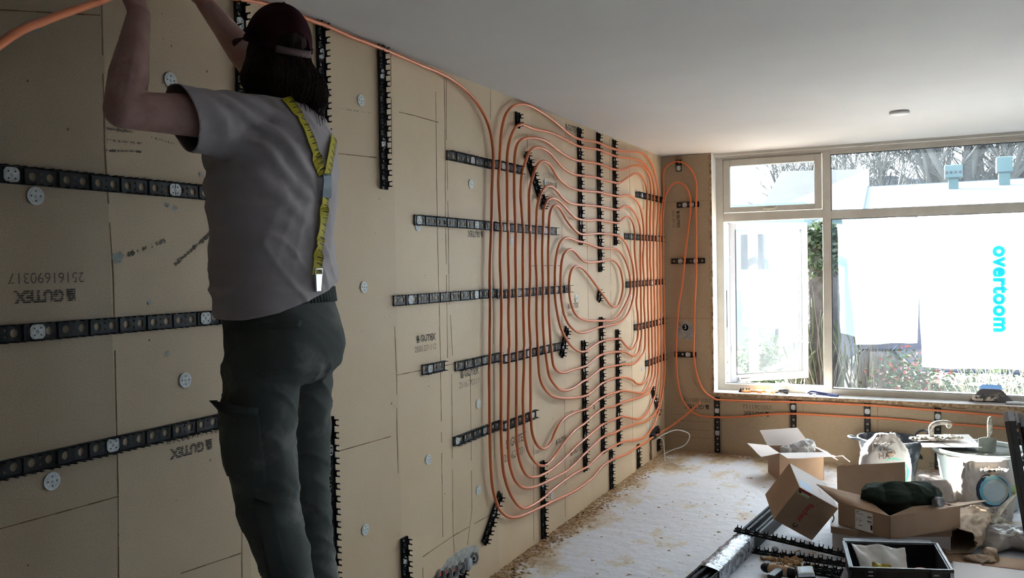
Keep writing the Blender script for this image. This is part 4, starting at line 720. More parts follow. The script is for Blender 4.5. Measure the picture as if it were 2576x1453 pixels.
b.build('pencil_marks', ink_stripe('pencil_smudge', 700, (.07, .065, .07)), wall_left)
b = MB()
smear([SMUDGE[0]], .020, 0); smear(SMUDGE[1:], .010, 0)
b.build('filler_smudge', 'grey_plaster', wall_left)
b = MB()
for k in range(90):
    y = rr.uniform(1.0, 7.3); z = rr.uniform(.2, 2.6); r = rr.uniform(.0012, .004)
    n = 6; b.add([(.0008, y+r*math.cos(j), z+r*1.3*math.sin(j)) for j in range(n)], [tuple(range(n))])
b.build('nicks', 'joint', wall_left)

# ---------------------------------------------------------------- electrical: row of open socket boxes, hole in the pier, torn hole with cable
def socket(loc, nrm_axis, label, fill, group=None, idx=0):
    o = empty('socket_box', loc, label, 'socket box', group)
    if nrm_axis == 'x': m = frame_mtx(loc, (0, 1, 0), (0, 0, 1))
    else: m = frame_mtx(loc, (1, 0, 0), (0, 0, 1))
    MB().lathe([(.030, -.003), (.030, .018), (.034, .020), (.034, -.003)], 30, 0, m).build('housing', 'metal' if idx == 9 else 'grey_metal', o)
    MB().lathe([(0, .0012), (.030, .0012), (.030, .004)], 24, 0, m).build('box_back', 'black', o)
    if fill == 'red':
        b = MB(); b.box((-.020, .004, .002), (.002, .022, .012), 0, m); b.box((-.004, -.016, .002), (.016, -.004, .007), 1, m); b.build('terminal', ['red', 'black'], o)
    if fill == 'cap': MB().lathe([(0, .021), (.029, .021), (.031, .017), (.031, .014)], 28, 0, m).build('cover', 'screen', o)
    if fill == 'wire':
        b = MB(); b.tube([m @ Vector(p) for p in ((0, .01, .003), (.004, .006, .014), (.008, -.004, .016), (.0, -.012, .012), (-.01, -.008, .010))], .0028, 7); b.ball(m @ Vector((0, .014, .010)), .006, 10); b.build('wire_end', 'disc', o)
    return o
SG = 'row of open socket boxes low on the left wall'
names = [('leftmost open socket box with a red terminal, low on the left wall', 'red'), ('second open socket box from the left with a red terminal inside', 'red'), ('third open socket box from the left with a red terminal inside', 'red'), ('fourth open socket box from the left, dark inside', 'none'), ('fifth socket box from the left closed by a shiny grey cover', 'cap'), ('rightmost open socket box with a white wire end', 'wire')]
for k, (lab, f) in enumerate(names):
    y, z = SOCKETS[k]; socket((0.001, y, z), 'x', lab, f, SG, k)
def blob_patch(name, m, mtx, pts, h=.004, seed=1):
    b = MB(); rr = random.Random(seed); n = 40; vs = [(0, 0, h)]
    rings = 5
    for r in range(1, rings+1):
        for k in range(n):
            a = 2*math.pi*k/n; rad = pts(a)*(1+.16*noise.noise(Vector((math.cos(a)*3+seed, math.sin(a)*3, seed))))
            q = r/rings; vs.append((rad*q*math.cos(a), rad*q*math.sin(a), h*(1-q**4)*(1+.5*noise.noise(Vector((rad*q*math.cos(a)*60, rad*q*math.sin(a)*60, seed))))))
    fs = [(0, 1+k, 1+(k+1) % n) for k in range(n)]
    for r in range(rings-1):
        for k in range(n): fs.append((1+r*n+k, 1+(r+1)*n+k, 1+(r+1)*n+(k+1) % n, 1+r*n+(k+1) % n))
    b.add(vs, fs, 0, True, mtx); return b.build(name, m, None)
yc, zc = sum(s[0] for s in SOCKETS[1:])/5, sum(s[1] for s in SOCKETS[1:])/5
pl = blob_patch('plaster_patch', 'grey_plaster', frame_mtx((.0, yc, zc+.02), (0, 1, 0), (0, 0, 1)), lambda a: 1/math.sqrt((math.cos(a)/.215)**2+(math.sin(a)/.060)**2), .006, 2); pl.parent = wall_left
pl = blob_patch('plaster_patch', 'grey_plaster', frame_mtx((.204, FAR_Y, 1.105), (1, 0, 0), (0, 0, 1)), lambda a: .068 if math.sin(a) > -.3 else .10, .005, 5); pl.parent = wall_far
socket((.204, FAR_Y-.006, 1.114), 'y', 'single open black socket box on the brown pier by the window', 'wire')
# torn hole low in the left wall, near the corner
hole = MB(); rr = random.Random(9)
n = 26; cy, cz = HOLE
hole.add([(.0012, cy+(.17*math.cos(2*math.pi*k/n))*(.8+.4*rr.random()), cz+.015+(.055*math.sin(2*math.pi*k/n))*(.7+.6*rr.random())) for k in range(n)], [tuple(range(n))], 0)
hole.add([(.0013, cy-.13+(.035*math.cos(2*math.pi*k/n))*(.7+.6*rr.random()), cz-.14+(.14*math.sin(2*math.pi*k/n))*(.8+.4*rr.random())) for k in range(n)], [tuple(range(n))], 1)
hole.build('torn_hole', ['black', 'joint'], wall_left)
b = MB(); b.box((.002, cy-.14, cz-.02), (.035, cy-.06, cz+.022)); b.box((.002, cy+.02, cz-.015), (.030, cy+.08, cz+.02)); o = b.build('junction_box', 'black', None, .006); tag(o, 'black junction box in the torn hole low by the room corner', 'junction box')
cab = MB(); cab.tube(catmull([(.05, cy-.12, cz-.02), (.10, cy-.10, cz+.02), (.20, cy-.02, cz+.055), (.30, cy+.02, cz+.015), (.27, cy-.02, cz-.07), (.17, cy-.08, cz-.11), (.10, cy-.1, cz-.15)], 6), .0042, 8)
cab.tube(catmull([(.05, cy-.10, cz-.01), (.10, cy-.10, cz-.02), (.115, cy-.11, cz-.12), (.14, cy-.16, cz-.21), (.20, cy-.22, .02), (.28, cy-.27, .008), (.33, cy-.25, .006)], 6), .0042, 8)
tag(cab.build('white_cable', 'disc'), 'loose white cable looping from the torn hole onto the floor', 'cable')

# ---------------------------------------------------------------- the person
SHL, ELL, WRL = Vector((.455, 1.770, 2.085)), Vector((.385, 1.492, 2.072)), Vector((.285, 1.635, 2.35))
SHR, ELR, WRR = Vector((.435, 2.125, 2.095)), Vector((.25, 2.140, 2.285)), Vector((.125, 2.030, 2.512))
HEAD = Vector((.435, 1.985, 2.305))
HF = Vector((-.93, .36, 0)).normalized()            # where he looks, before tilting up
HSIDE = Vector((0, 0, 1)).cross(HF)                 # his left
tilt = Matrix.Rotation(R(-19), 3, HSIDE)
HFt = (tilt @ HF).normalized()
if HFt.z < 0: tilt = Matrix.Rotation(R(19), 3, HSIDE); HFt = (tilt @ HF).normalized()
HUP = HFt.cross(HSIDE).normalized()
if HUP.z < 0: HUP = -HUP
HM = Matrix((HFt, HSIDE, HUP)).transposed()         # local x = forward, y = left, z = up
def hp(x, y, z): return HEAD + HM @ Vector((x, y, z))

body = MB()
body.ball(HEAD + HM @ Vector((-.005, 0, .02)), (.098, .076, .098), 24, 0, HM.to_4x4())
body.ball(hp(.022, 0, -.045), (.070, .060, .075), 20, 0, HM.to_4x4())
body.capsule(hp(.085, 0, .0), hp(.104, 0, -.022), .009, .014); body.capsule(hp(.092, .012, -.056), hp(.092, -.012, -.056), .008, .008); body.capsule(hp(.088, .012, -.070), hp(.088, -.012, -.070), .008, .008)
for s in (-1, 1):
    body.ball(hp(-.005, s*.078, -.012), (.018, .007, .032), 12, 0, HM.to_4x4()); body.capsule(hp(.078, s*.04, .018), hp(.086, s*.018, .014), .008, .008)
body.capsule(hp(-.025, 0, -.05), (.435, 1.965, 2.13), .056, .062)
for z, bx, ay in ((1.55, .10, .15), (1.7, .10, .145), (1.85, .105, .16), (2.02, .10, .165)):
    body.ball((.445, 1.95, z), (bx, ay, .12), 20)
def arm(a, e, w, k=1):
    body.capsule(a, a.lerp(e, .55), .058, .053); body.capsule(a.lerp(e, .45), e, .053, .046)
    q = e.lerp(w, .35); body.capsule(e, q, .046, .048); body.capsule(q, e.lerp(w, .75), .048, .035); body.capsule(e.lerp(w, .7), w, .037, .029)
arm(SHL, ELL, WRL); arm(SHR, ELR, WRR)
def hand(w, fdir, palm, thumb):
    Y = Vector(fdir).normalized(); Z = (Vector(palm)-Y*Vector(palm).dot(Y)).normalized(); X = Y.cross(Z)
    if X.dot(Vector(thumb)) < 0: X = -X
    P = lambda x, y, z: w + X*x + Y*y + Z*z
    for x0, x1 in ((-.012, -.030), (-.005, -.011), (.006, .010), (.012, .029)): body.capsule(P(x0, .005, 0), P(x1, .082, 0), .017, .0125)
    body.capsule(P(.018, .02, .008), P(.034, .05, .012), .017, .013)
    for (x, l1, l2, l3, c) in ((.031, .040, .025, .020, 48), (.0105, .045, .029, .021, 52), (-.0115, .041, .027, .020, 55), (-.0320, .032, .020, .017, 60)):
        p = P(x, .088, 0); ang = R(18); rad = .0090
        for l, cc in ((l1, c*.8), (l2, c), (l3, c*.7)):
            q = p + (Y*math.cos(ang)+Z*math.sin(ang))*l + X*x*.08; body.capsule(p, q, rad, rad-.0009, 12); rad -= .0009; p = q; ang += R(cc)
    t0 = P(.030, .035, .012); t1 = P(.052, .060, .024); t2 = P(.050, .085, .036); t3 = P(.038, .104, .043)
    body.capsule(t0, t1, .013, .0115, 12); body.capsule(t1, t2, .0112, .010, 12); body.capsule(t2, t3, .010, .0085, 12)
    return P(0, .112, .024), X
GL, XL = hand(WRL, (-.52, .20, .83), (-.9, 0, -.3), (0, 1, 0))
GR, XR = hand(WRR, (-.25, -.25, .80), (-.7, .2, -.45), (0, -1, 0))
HIPZ = 1.42
LEGL = [(.465, 1.862, 1.42), (.455, 1.858, 1.20), (.462, 1.880, 1.02), (.505, 1.912, .80), (.545, 1.937, .60)]
LEGR = [(.465, 2.035, 1.42), (.448, 2.040, 1.20), (.452, 2.045, 1.02), (.478, 2.045, .80), (.515, 2.060, .60)]
for L in (LEGL, LEGR):
    rr_ = [.085, .075, .058, .050, .038]
    for i in range(4): body.capsule(L[i], L[i+1], rr_[i], rr_[i+1])
    a = Vector(L[-1]); body.capsule(a, a+Vector((-.02, 0, -.03)), .036, .032); body.capsule(a+Vector((.01, 0, -.035)), a+Vector((-.16, -.01, -.045)), .030, .022)
body.ball((.46, 1.945, 1.46), (.11, .155, .12), 20)
person = obj_from_mesh('person', remesh(body, .0036, 2), 'skin')
tag(person, 'person in maroon cap, grey t-shirt and dark work trousers, both arms raised to the ceiling', 'person')

def loft(rings, n=48, sup=2.4):
    b = MB(); vs = []; fs = []
    for z, cx, cy, bx, ay in rings:
        for k in range(n):
            a = 2*math.pi*k/n; c, s = math.cos(a), math.sin(a)
            vs.append((cx+bx*math.copysign(abs(c)**(2/sup), c), cy+ay*math.copysign(abs(s)**(2/sup), s), z))
    m = len(rings)
    for i in range(m-1):
        for k in range(n): fs.append((i*n+k, i*n+(k+1) % n, (i+1)*n+(k+1) % n, (i+1)*n+k))
    fs.append(tuple(range(n))[::-1]); fs.append(tuple((m-1)*n+k for k in range(n)))
    return b.add(vs, fs, 0, True)
sh = loft([(1.50, .455, 1.945, .135, .185), (1.60, .458, 1.945, .142, .188), (1.68, .452, 1.946, .140, .186), (1.78, .446, 1.950, .140, .188), (1.90, .445, 1.953, .148, .197), (2.00, .445, 1.955, .148, .203), (2.07, .445, 1.955, .138, .198), (2.12, .440, 1.957, .118, .172), (2.165, .437, 1.962, .088, .112), (2.20, .436, 1.965, .066, .072)])
dl = (ELL-SHL).normalized(); dr = (ELR-SHR).normalized()
sh.capsule(SHL-dl*.06+Vector((0, 0, -.005)), SHL+dl*.24, .080, .071, 24); sh.capsule(SHR-dr*.04+Vector((0, -.01, -.02)), SHR+dr*.20, .070, .066, 24)
sh.capsule(SHL+Vector((0, .06, -.06)), SHL+dl*.12+Vector((0, 0, -.02)), .07, .062, 20)
shirt = remesh(sh, .008, 5)
def shirt_folds(p, n):
    d = 0
    lo = max(0, min(1, (1.80-p.z)/.28))
    d += .007*lo*max(0, ridge(p, (3, 3, 17), 1))**2*1.4          # soft rolls above the belt
    d += .006*max(0, ridge(Vector((p.x, p.y+p.z*.8, p.z-p.y*.6)), (3, 11, 5), 3))**3   # drags from the shoulder
    d += .005*noise.noise(p*9) + .004*noise.noise(p*4)
    e = math.hypot(p.y-1.80, p.z-2.0)
    d += .009*math.exp(-(e/.15)**2)*math.sin((p.z+p.y*.7)*80+3*noise.noise(p*7))
    d += .0028*max(0, ridge(Vector((p.x*.5, p.y-p.z*.45, p.z*.35+p.y*.5)), (3, 16, 6), 7))**2*(1 if p.z < 2.02 else .3)
    return d
displace(shirt, shirt_folds)
bisect(shirt, (.45, 1.83, 1.570), (0, .32, -1))                  # hem, lower on his left
bisect(shirt, SHL+dl*.135, dl+Vector((0, 0, -.25)), only=lambda c: c.y < 1.72 and c.z > 1.9); bisect(shirt, SHR+dr*.14, dr, only=lambda c: c.x < .33 and c.z > 2.0)
bisect(shirt, (.44, 1.962, 2.168), (.15, 0, 1))
shirt_o = obj_from_mesh('t_shirt', shirt, 'shirt', person)
so = shirt_o.modifiers.new('thick', 'SOLIDIFY'); so.thickness = .003; so.offset = -1

tb = loft([(1.36, .470, 1.945, .10, .15), (1.40, .482, 1.945, .132, .172), (1.46, .486, 1.945, .146, .178), (1.52, .478, 1.945, .142, .172), (1.58, .466, 1.945, .130, .170), (1.67, .460, 1.945, .124, .168)])
tb.ball((.545, 1.872, 1.455), (.075, .085, .085), 20); tb.ball((.540, 2.022, 1.455), (.072, .080, .083), 20)
for L, RR in ((LEGL, [.104, .098, .088, .066, .064]), (LEGR, [.096, .088, .074, .066, .064])):
    for i in range(4): tb.capsule(L[i], L[i+1], RR[i], RR[i+1], 24)
trs = remesh(tb, .008, 4)
def tr_folds(p, n):
    d = .005*noise.noise(p*6)
    d += .006*max(0, ridge(Vector((p.x, p.y, p.z+p.y*.9-p.x*.5)), (4, 4, 15), 5))**3*(1 if p.z < 1.42 else .3)
    k = math.exp(-((p.z-1.02)/.12)**2)+math.exp(-((p.z-1.37)/.05)**2)*.6+math.exp(-((p.z-.70)/.12)**2)
    return d + .007*k*noise.noise(Vector((p.x*6+p.z*5, p.y*7, p.z*26)))
displace(trs, tr_folds)
bisect(trs, (.46, 1.94, 1.630), (0, .0, 1)); bisect(trs, (0, 0, .605), (0, 0, -1))
trousers = obj_from_mesh('work_trousers', trs, 'trousers', person)
so = trousers.modifiers.new('thick', 'SOLIDIFY'); so.thickness = .003; so.offset = -1

V_ = lambda *a: Vector(a)
def bvh_of(me): return BVHTree.FromPolygons([v.co[:] for v in me.vertices], [tuple(p.vertices) for p in me.polygons])
SB, TB = bvh_of(shirt), bvh_of(trs)
def hit(bv, p, d, off=.004, dist=3.0):
    h = bv.ray_cast(Vector(p), Vector(d).normalized(), dist)
    return (h[0] + h[1]*off * (1 if h[1].dot(Vector(d)) < 0 else -1), h[1]) if h[0] is not None else (None, None)
# ribbon laid over the back: way points (y, z), cast from behind (+x)
def ribbon(name, pts, w, m, bv, par, t=.0022, off=.004, direc=(-1, 0, 0), label=None, ends=None, n=60):
    P = catmull([(2.0, a, b) for a, b in pts], 8)
    acc = [0]
    for a, b in zip(P, P[1:]): acc.append(acc[-1]+(b-a).length)
    C = []; last = None; keep = []
    for p, av in zip(reversed(P), reversed(acc)):
        q, nn = hit(bv, CAM, Vector((.585, p.y, p.z))-CAM, off, 4.0)
        if q is None or (last is not None and (q-last).length > .045) or q.x < .38: continue
        C.append(q); keep.append(av); last = q
    C.reverse(); keep.reverse(); acc = keep
    for _ in range(3): C = [C[0]] + [(C[i-1]+C[i]*2+C[i+1])/4 + Vector((.0006, 0, 0)) for i in range(1, len(C)-1)] + [C[-1]]
    b = MB(); vs = []; fs = []; uvv = []
    for i, c in enumerate(C):
        d = (C[min(i+1, len(C)-1)]-C[max(i-1, 0)]).normalized(); nn = bv.find_nearest(c)[1]
        if nn.x < 0: nn = -nn
        sd = d.cross(nn).normalized(); nn = sd.cross(d).normalized()
        if nn.x < 0: nn = -nn
        for s in (-.5, .5):
            for h in (0, t): vs.append(c+sd*w*s+nn*h); uvv.append((s+.5, acc[i]))
    for i in range(len(C)-1):
        o = i*4; q = o+4
        fs += [(o+1, o+3, q+3, q+1), (o, q, q+2, o+2), (o, o+1, q+1, q), (o+2, q+2, q+3, o+3)]
    b.add(vs, fs, 0, False); ob = b.build(name, m, par); me = ob.data
    uv = me.uv_layers.new(name='UVMap')
    for lp in me.loops: uv.data[lp.index].uv = uvv[lp.vertex_index]
    if label: ob['label'] = label
    return ob
ribbon('suspender_strap', STRAP_L, .034, 'tape', SB, person, label='yellow strap printed like a measuring tape')
ribbon('suspender_strap', STRAP_R, .034, 'tape', SB, person, label='yellow strap printed like a measuring tape')
ribbon('suspender_strap', STRAP_D, .034, 'tape', SB, person, off=.006, label='yellow strap printed like a measuring tape')
ribbon('suspender_yoke', STRAP_Y, .036, 'leather', SB, person, off=.010, t=.004)
q, _ = hit(SB, CAM, V_(.585, STRAP_D[-1][0], STRAP_D[-1][1]+.01)-CAM, .008, 4.0)
b = MB(); m_ = frame_mtx(q+Vector((.004, 0, -.012)), (0, 1, 0), (0.05, 0, 1))
b.ext([(-.014, .012), (.014, .012), (.010, -.036), (-.010, -.036)], .006, 0, m_); b.tube([m_ @ Vector((-.016, .010, .003)), m_ @ Vector((-.014, .026, .003)), m_ @ Vector((.014, .026, .003)), m_ @ Vector((.016, .010, .003))], .0028, 8)
b.build('suspender_clip', 'metal', person, .001)

# waistband gathered at the back, pocket welt, cargo pockets
b = MB(); n = 150
vs = []; fs = []
for j, dz in enumerate((-.022, 0, .022)):
    for k in range(n):
        a = -math.pi*.55 + math.pi*1.1*k/(n-1); p = Vector((.462, 1.945, 1.606+dz))
        d = Vector((math.cos(a), math.sin(a), 0)); h, nn = hit(TB, p+d*.5, -d, .003)
        if h is None: h = p+d*.14
        vs.append(h + d*(.0015+.0022*math.sin(k*1.35)))
for j in range(2):
    for k in range(n-1): fs.append((j*n+k, j*n+k+1, (j+1)*n+k+1, (j+1)*n+k))
b.add(vs, fs, 0, True); wbn = b.build('waistband', 'trouser_dark', person); s_ = wbn.modifiers.new('t', 'SOLIDIFY'); s_.thickness = .004
def patch(name, corners, m, bv, par, off, t=.003, nx=10, ny=8, direc=None, lift=None, label=None):
    """cloth panel laid over a surface; corners are points near it (TL,TR,BR,BL), pushed along direc"""
    c = [Vector(p) for p in corners]; dd_ = Vector(direc).normalized(); vs = []; fs = []
    for j in range(ny+1):
        for i in range(nx+1):
            u, v = i/nx, j/ny; p = (c[0]*(1-u)+c[1]*u)*(1-v)+(c[3]*(1-u)+c[2]*u)*v
            h, nn = hit(bv, p-dd_*.6, dd_, off)
            if h is None: h = p
            if lift: h = h - dd_*lift(u, v)
            vs.append(h)
    for j in range(ny):
        for i in range(nx): a = j*(nx+1)+i; fs.append((a, a+nx+1, a+nx+2, a+1))
    b = MB(); b.add(vs, fs, 0, True); o = b.build(name, m, par); s = o.modifiers.new('t', 'SOLIDIFY'); s.thickness = t; s.offset = 0
    if label: o['label'] = label
    return o
vd = Vector((-.62, .78, 0))
pk = PTS['welt']; patch('back_pocket_welt', pk, 'trouser_dark', TB, person, .004, .004, 12, 2, vd)
patch('cargo_pocket', PTS['cargo'], 'trousers', TB, person, .010, .004, 10, 12, vd)
patch('cargo_flap', PTS['flap'], 'trouser_dark', TB, person, .012, .004, 14, 3, vd, lambda u, v: .012*(1-u)+.006*math.sin(u*9)*(1-v)+.02*(1-v)*(1-u))
patch('knee_patch', PTS['knee'], 'trouser_dark', TB, person, .003, .003, 6, 12, vd)
b = MB(); b.tube([(.45, 2.128, 1.335), (.455, 2.150, 1.340), (.46, 2.168, 1.335)], [.012, .014, .010], 8, 0, True, .5); b.build('cargo_flap', 'trouser_dark', person)
# boots
for L in (LEGL, LEGR):
    a = Vector(L[-1]); b = MB(); b.capsule(a+Vector((0, 0, .01)), a+Vector((.002, 0, -.035)), .056, .050, 18); b.capsule(a+Vector((.012, 0, -.042)), a+Vector((-.17, -.008, -.048)), .047, .038, 18)
    bo = obj_from_mesh('boot', remesh(b, .007, 2), 'black', person)

# hair: mass under the cap with loose strands to the shoulders
hm = MB()
hm.ball(hp(-.028, 0, -.010), (.086, .088, .100), 24, 0, HM.to_4x4()); hm.ball(hp(-.024, 0, .030), (.091, .083, .100), 24, 0, HM.to_4x4())
hm.ball(HEAD+Vector((.035, -.005, -.085)), (.098, .108, .085), 22); hm.ball(HEAD+Vector((.055, .045, -.115)), (.075, .068, .085), 20); hm.ball(HEAD+Vector((.02, -.055, -.075)), (.078, .060, .070), 20)
hme = remesh(hm, .006, 4)
displace(hme, lambda p, n: .004*max(0, ridge(p, (30, 34, 5), 2)) + .006*noise.noise(p*14))
HB = bvh_of(hme)
st = MB(); rr = random.Random(4)
for i in range(560):
    a = rr.uniform(-2.35, 2.35); d = HM @ Vector((-math.cos(a), math.sin(a), 0)); d = Vector((d.x, d.y, 0)).normalized()
    z0 = HEAD.z - .03 + rr.uniform(-.03, .05); zb = HEAD.z - rr.uniform(.13, .235) + .03*max(0, -d.y)
    P = []
    for k in range(7):
        t = k/6; z = z0*(1-t)+zb*t; o = Vector((HEAD.x+.03, HEAD.y, z)); h, nn = hit(HB, o+d*.4, -d, .001)
        if h is None: h = P[-1] + Vector((d.x*.004, d.y*.004, (zb-z0)/6)) if P else o+d*.09
        P.append(h + d*rr.uniform(.0, .006)*t + Vector((rr.uniform(-1, 1), rr.uniform(-1, 1), 0))*.003*t)
    r = rr.uniform(.0007, .0016); st.tube(P, [r, r*1.2, r*1.3, r*1.3, r*1.1, r*.8, r*.3], 5)
me2 = bpy.data.meshes.new('h'); me2.from_pydata([tuple(v) for v in st.v], [], st.f)
bm = bmesh.new(); bm.from_mesh(hme); bm.from_mesh(me2); bm.to_mesh(hme); bm.free()
obj_from_mesh('hair', hme, 'hair', person)
# cap with brim, rear opening and strap
n, m = 120, 40; vs = []; fs = []
CA, CB, CC = .106, .092, .118
def capp(a, e, k=1.0): return hp(-.012+CA*k*math.cos(a)*math.cos(e), CB*k*math.sin(a)*math.cos(e), .028+CC*k*math.sin(e))
for j in range(m+1):
    e = math.pi/2*j/m*.985
    for i in range(n): vs.append(capp(2*math.pi*i/n, e))
for j in range(m):
    for i in range(n):
        a = 2*math.pi*(i+.5)/n; e = math.pi/2*(j+.5)/m; da = a-math.pi
        if (da/.58)**2+(e/.42)**2 < 1: continue
        fs.append((j*n+i, j*n+(i+1) % n, (j+1)*n+(i+1) % n, (j+1)*n+i))
fs.append(tuple(m*n+i for i in range(n)))
b = MB(); b.add(vs, fs, 0, True); b.ball(capp(0, math.pi/2)-HUP*.002, .005, 10)
capo = b.build('cap', 'cap', person); s_ = capo.modifiers.new('t', 'SOLIDIFY'); s_.thickness = .003
b = MB(); vs = []; k_ = 17                     # lower hem band, left open at the back
for i in range(n+1):
    a = 2*math.pi*i/n
    for dz in (-.006, .010): q = capp(a, 0, 1.03); vs.append(q+HUP*dz)
fs = [(2*i, 2*i+2, 2*i+3, 2*i+1) for i in range(n) if abs(2*math.pi*(i+.5)/n-math.pi) > .56]
b.add(vs, fs, 0, True); o = b.build('cap_band', 'cap', capo); o.modifiers.new('t', 'SOLIDIFY').thickness = .002
b = MB(); vs = []
for i in range(15):
    a = math.pi-.60+1.2*i/14
    for dz in (-.016, .004): vs.append(capp(a, 0, 1.06)+HUP*dz)
b.add(vs, [(2*i, 2*i+2, 2*i+3, 2*i+1) for i in range(14)], 0, True); o = b.build('cap_strap', mat('cap_strap_cloth', (.16, .10, .10), .8), capo); o.modifiers.new('t', 'SOLIDIFY').thickness = .003
b = MB(); vs = []; NN = 18
for j in range(7):
    for i in range(NN+1):
        a = -1.02+2.04*i/NN; q = capp(a, 0, 1.0); ext = HM @ Vector((math.cos(a*.55), math.sin(a*.35), 0)); ln = .075*math.cos(a*1.25)**.6
        vs.append(q + ext*ln*j/6 - HUP*(.010*(j/6)+.020*(a/1.0)**2*j/6))
fs = [(j*(NN+1)+i, j*(NN+1)+i+1, (j+1)*(NN+1)+i+1, (j+1)*(NN+1)+i) for j in range(6) for i in range(NN)]
b.add(vs, fs, 0, True); o = b.build('cap_brim', 'cap', capo); o.modifiers.new('t', 'SOLIDIFY').thickness = .004
eb = MB()
for s in (-1, 1): eb.ball(hp(.078, s*.030, .003), .011, 12)
eb.build('eyes', 'disc', person)

# what he stands on, below the frame
o = empty('step_platform', (.49, 2.01, 0), 'low trestle platform under the boots of the man in the maroon cap', 'platform')
b = MB(); b.box((.25, 1.80, .505), (.68, 2.24, .530)); b.build('deck', 'card', o, .003)
for sx in (.30, .63):
    for sy in (1.85, 2.19): b = MB(); b.box((sx-.015, sy-.015, 0), (sx+.015, sy+.015, .505)); b.build('leg', 'metal', o)

# ---------------------------------------------------------------- pipes
feed = [(1.05, .40, 1.50), (.90, .62, 1.80), (.688, .981, 2.077), (.598, 1.140, 2.171), (.463, 1.378, 2.293), (.30, 1.58, 2.40)]
feed += [GL - Vector((0, .03, .005)), GL + Vector((0, .03, .004)), (GL+GR)/2+Vector((-.01, 0, .004)), GR - Vector((0, .03, .003)), GR + Vector((0, .03, .003)), (.028, 2.22, 2.60)]
P1 = [Vector(p) for p in feed] + [Vector(p) for p in PIPE_FEED]
b = MB(); b.tube(catmull(P1, 6), .0086, 10); o = b.build('heating_pipe', 'pipe')
tag(o, 'outermost orange pipe held by the person, ending loose and cut in the room corner', 'pipe')
b = MB(); b.tube(catmull(PIPE_COIL, 3), .0086, 10); o = b.build('heating_pipe', 'pipe')
tag(o, 'long orange pipe coiled in nested loops on the wall and running under the window', 'pipe')

# ---------------------------------------------------------------- cartons
V = Vector
def carton(name, o, a, b, c, label, m='card', t=.004, parent=None):
    """open carton: corner o, floor edges a and b, height c"""
    o, a, b, c = V(o), V(a), V(b), V(c); root = empty(name, o, label, 'carton')
    an, bn, cn = a.normalized(), b.normalized(), c.normalized()
    mb = MB()
    def slab(p, u, v, w): mb.add([p, p+u, p+u+v, p+v, p+w, p+u+w, p+u+v+w, p+v+w], [(3, 2, 1, 0), (4, 5, 6, 7), (0, 1, 5, 4), (1, 2, 6, 5), (2, 3, 7, 6), (3, 0, 4, 7)])
    slab(o, a, b, cn*t); slab(o, a, c, bn*t); slab(o+b-bn*t, a, c, bn*t); slab(o, b, c, an*t); slab(o+a-an*t, b, c, an*t)
    mb.build('carton_body', m, root); return root
def flap(root, pts, m='card', t=.0035, label=None, name='flap', bend=.006, seed=1):
    """a flap as a slightly warped panel; pts TL,TR,BR,BL"""
    p = [V(q) for q in pts]; nx, ny = 10, 5; n = (p[1]-p[0]).cross(p[3]-p[0]).normalized(); vs = []; fs = []
    for s in (0, 1):
        for j in range(ny+1):
            for i in range(nx+1):
                u, v = i/nx, j/ny; q = (p[0]*(1-u)+p[1]*u)*(1-v)+(p[3]*(1-u)+p[2]*u)*v
                vs.append(q + n*(bend*noise.noise(V((u*2+seed, v*1.5, seed)))*(1-v) + s*t))
    k = (nx+1)*(ny+1)
    for j in range(ny):
        for i in range(nx):
            a = j*(nx+1)+i; fs += [(a, a+nx+1, a+nx+2, a+1), (k+a, k+a+1, k+a+nx+2, k+a+nx+1)]
    rim = [i for i in range(nx+1)] + [(j+1)*(nx+1)+nx for j in range(ny)] + [ny*(nx+1)+i for i in range(nx-1, -1, -1)] + [j*(nx+1) for j in range(ny-1, 0, -1)]
    for i in range(len(rim)): a, c = rim[i], rim[(i+1) % len(rim)]; fs.append((a, c, c+k, a+k))
    b = MB(); b.add(vs, fs, 0, False); o = b.build(name, m, root)
    if label: o['label'] = label
    return o
# 1: small open carton by the far wall, a plastic bag in it
o = V((1.118, 6.826, 0)); a = V((.309, .148, 0)); bb = V((-.128, .262, 0)); c = V((0, 0, .213))
c1 = carton('open_carton', o, a, bb, c, 'small open carton under the window with a crumpled plastic bag inside')
T = o+c
flap(c1, [T+bb+V((-.075, .075, .105)), T+a+bb+V((-.11, .09, .115)), T+a+bb, T+bb], 'white_or_lit_card', label='upright rear flap painted pale as if window-lit')  # flaps are plain cardboard; window light on them is put into the colour
flap(c1, [T+bb+V((-.155, -.035, .012)), T+V((-.12, -.085, -.022)), T, T+bb], 'white_or_lit_card', label='side flap painted pale as if window-lit', seed=3)
flap(c1, [T+V((.075, -.11, -.012)), T+a+V((.10, -.075, -.010)), T+a, T], 'white_or_lit_card', label='front flap painted pale as if window-lit', seed=5)
flap(c1, [T+a+V((.10, .01, -.055)), T+a+bb+V((.12, .03, -.05)), T+a+bb, T+a], 'white_or_lit_card', seed=7)
b = MB(); b.tube(catmull([T+a+V((.10, -.075, -.005)), T+a+V((.14, -.07, 0)), T+a+V((.15, -.05, -.015)), T+a+V((.19, -.05, -.045))], 4), .004, 6); b.build('peeling_tape', 'white_or_lit_card', c1)
def crumple(name, balls, voxel, amp, m, label=None, cat=None, seed=0, sc=14, parent=None, smooth=2, fold=(9, 9, 9)):
    mb = MB()
    for cc, r in balls: mb.ball(cc, r, 20)
    me = remesh(mb, voxel, smooth)
    displace(me, lambda p, n: amp*(max(0, ridge(p, fold, seed))**2*1.6 - .5) + amp*.9*noise.noise(p*sc+V((seed, 0, 0))) + amp*.5*max(0, ridge(p, (fold[0]*2.3, fold[1]*2.1, fold[2]*2.6), seed+4))**2)
    ob = obj_from_mesh(name, me, m, parent)
    if label: tag(ob, label, cat)
    return ob
cc = o + a*.62 + bb*.5 + V((0, 0, .20))
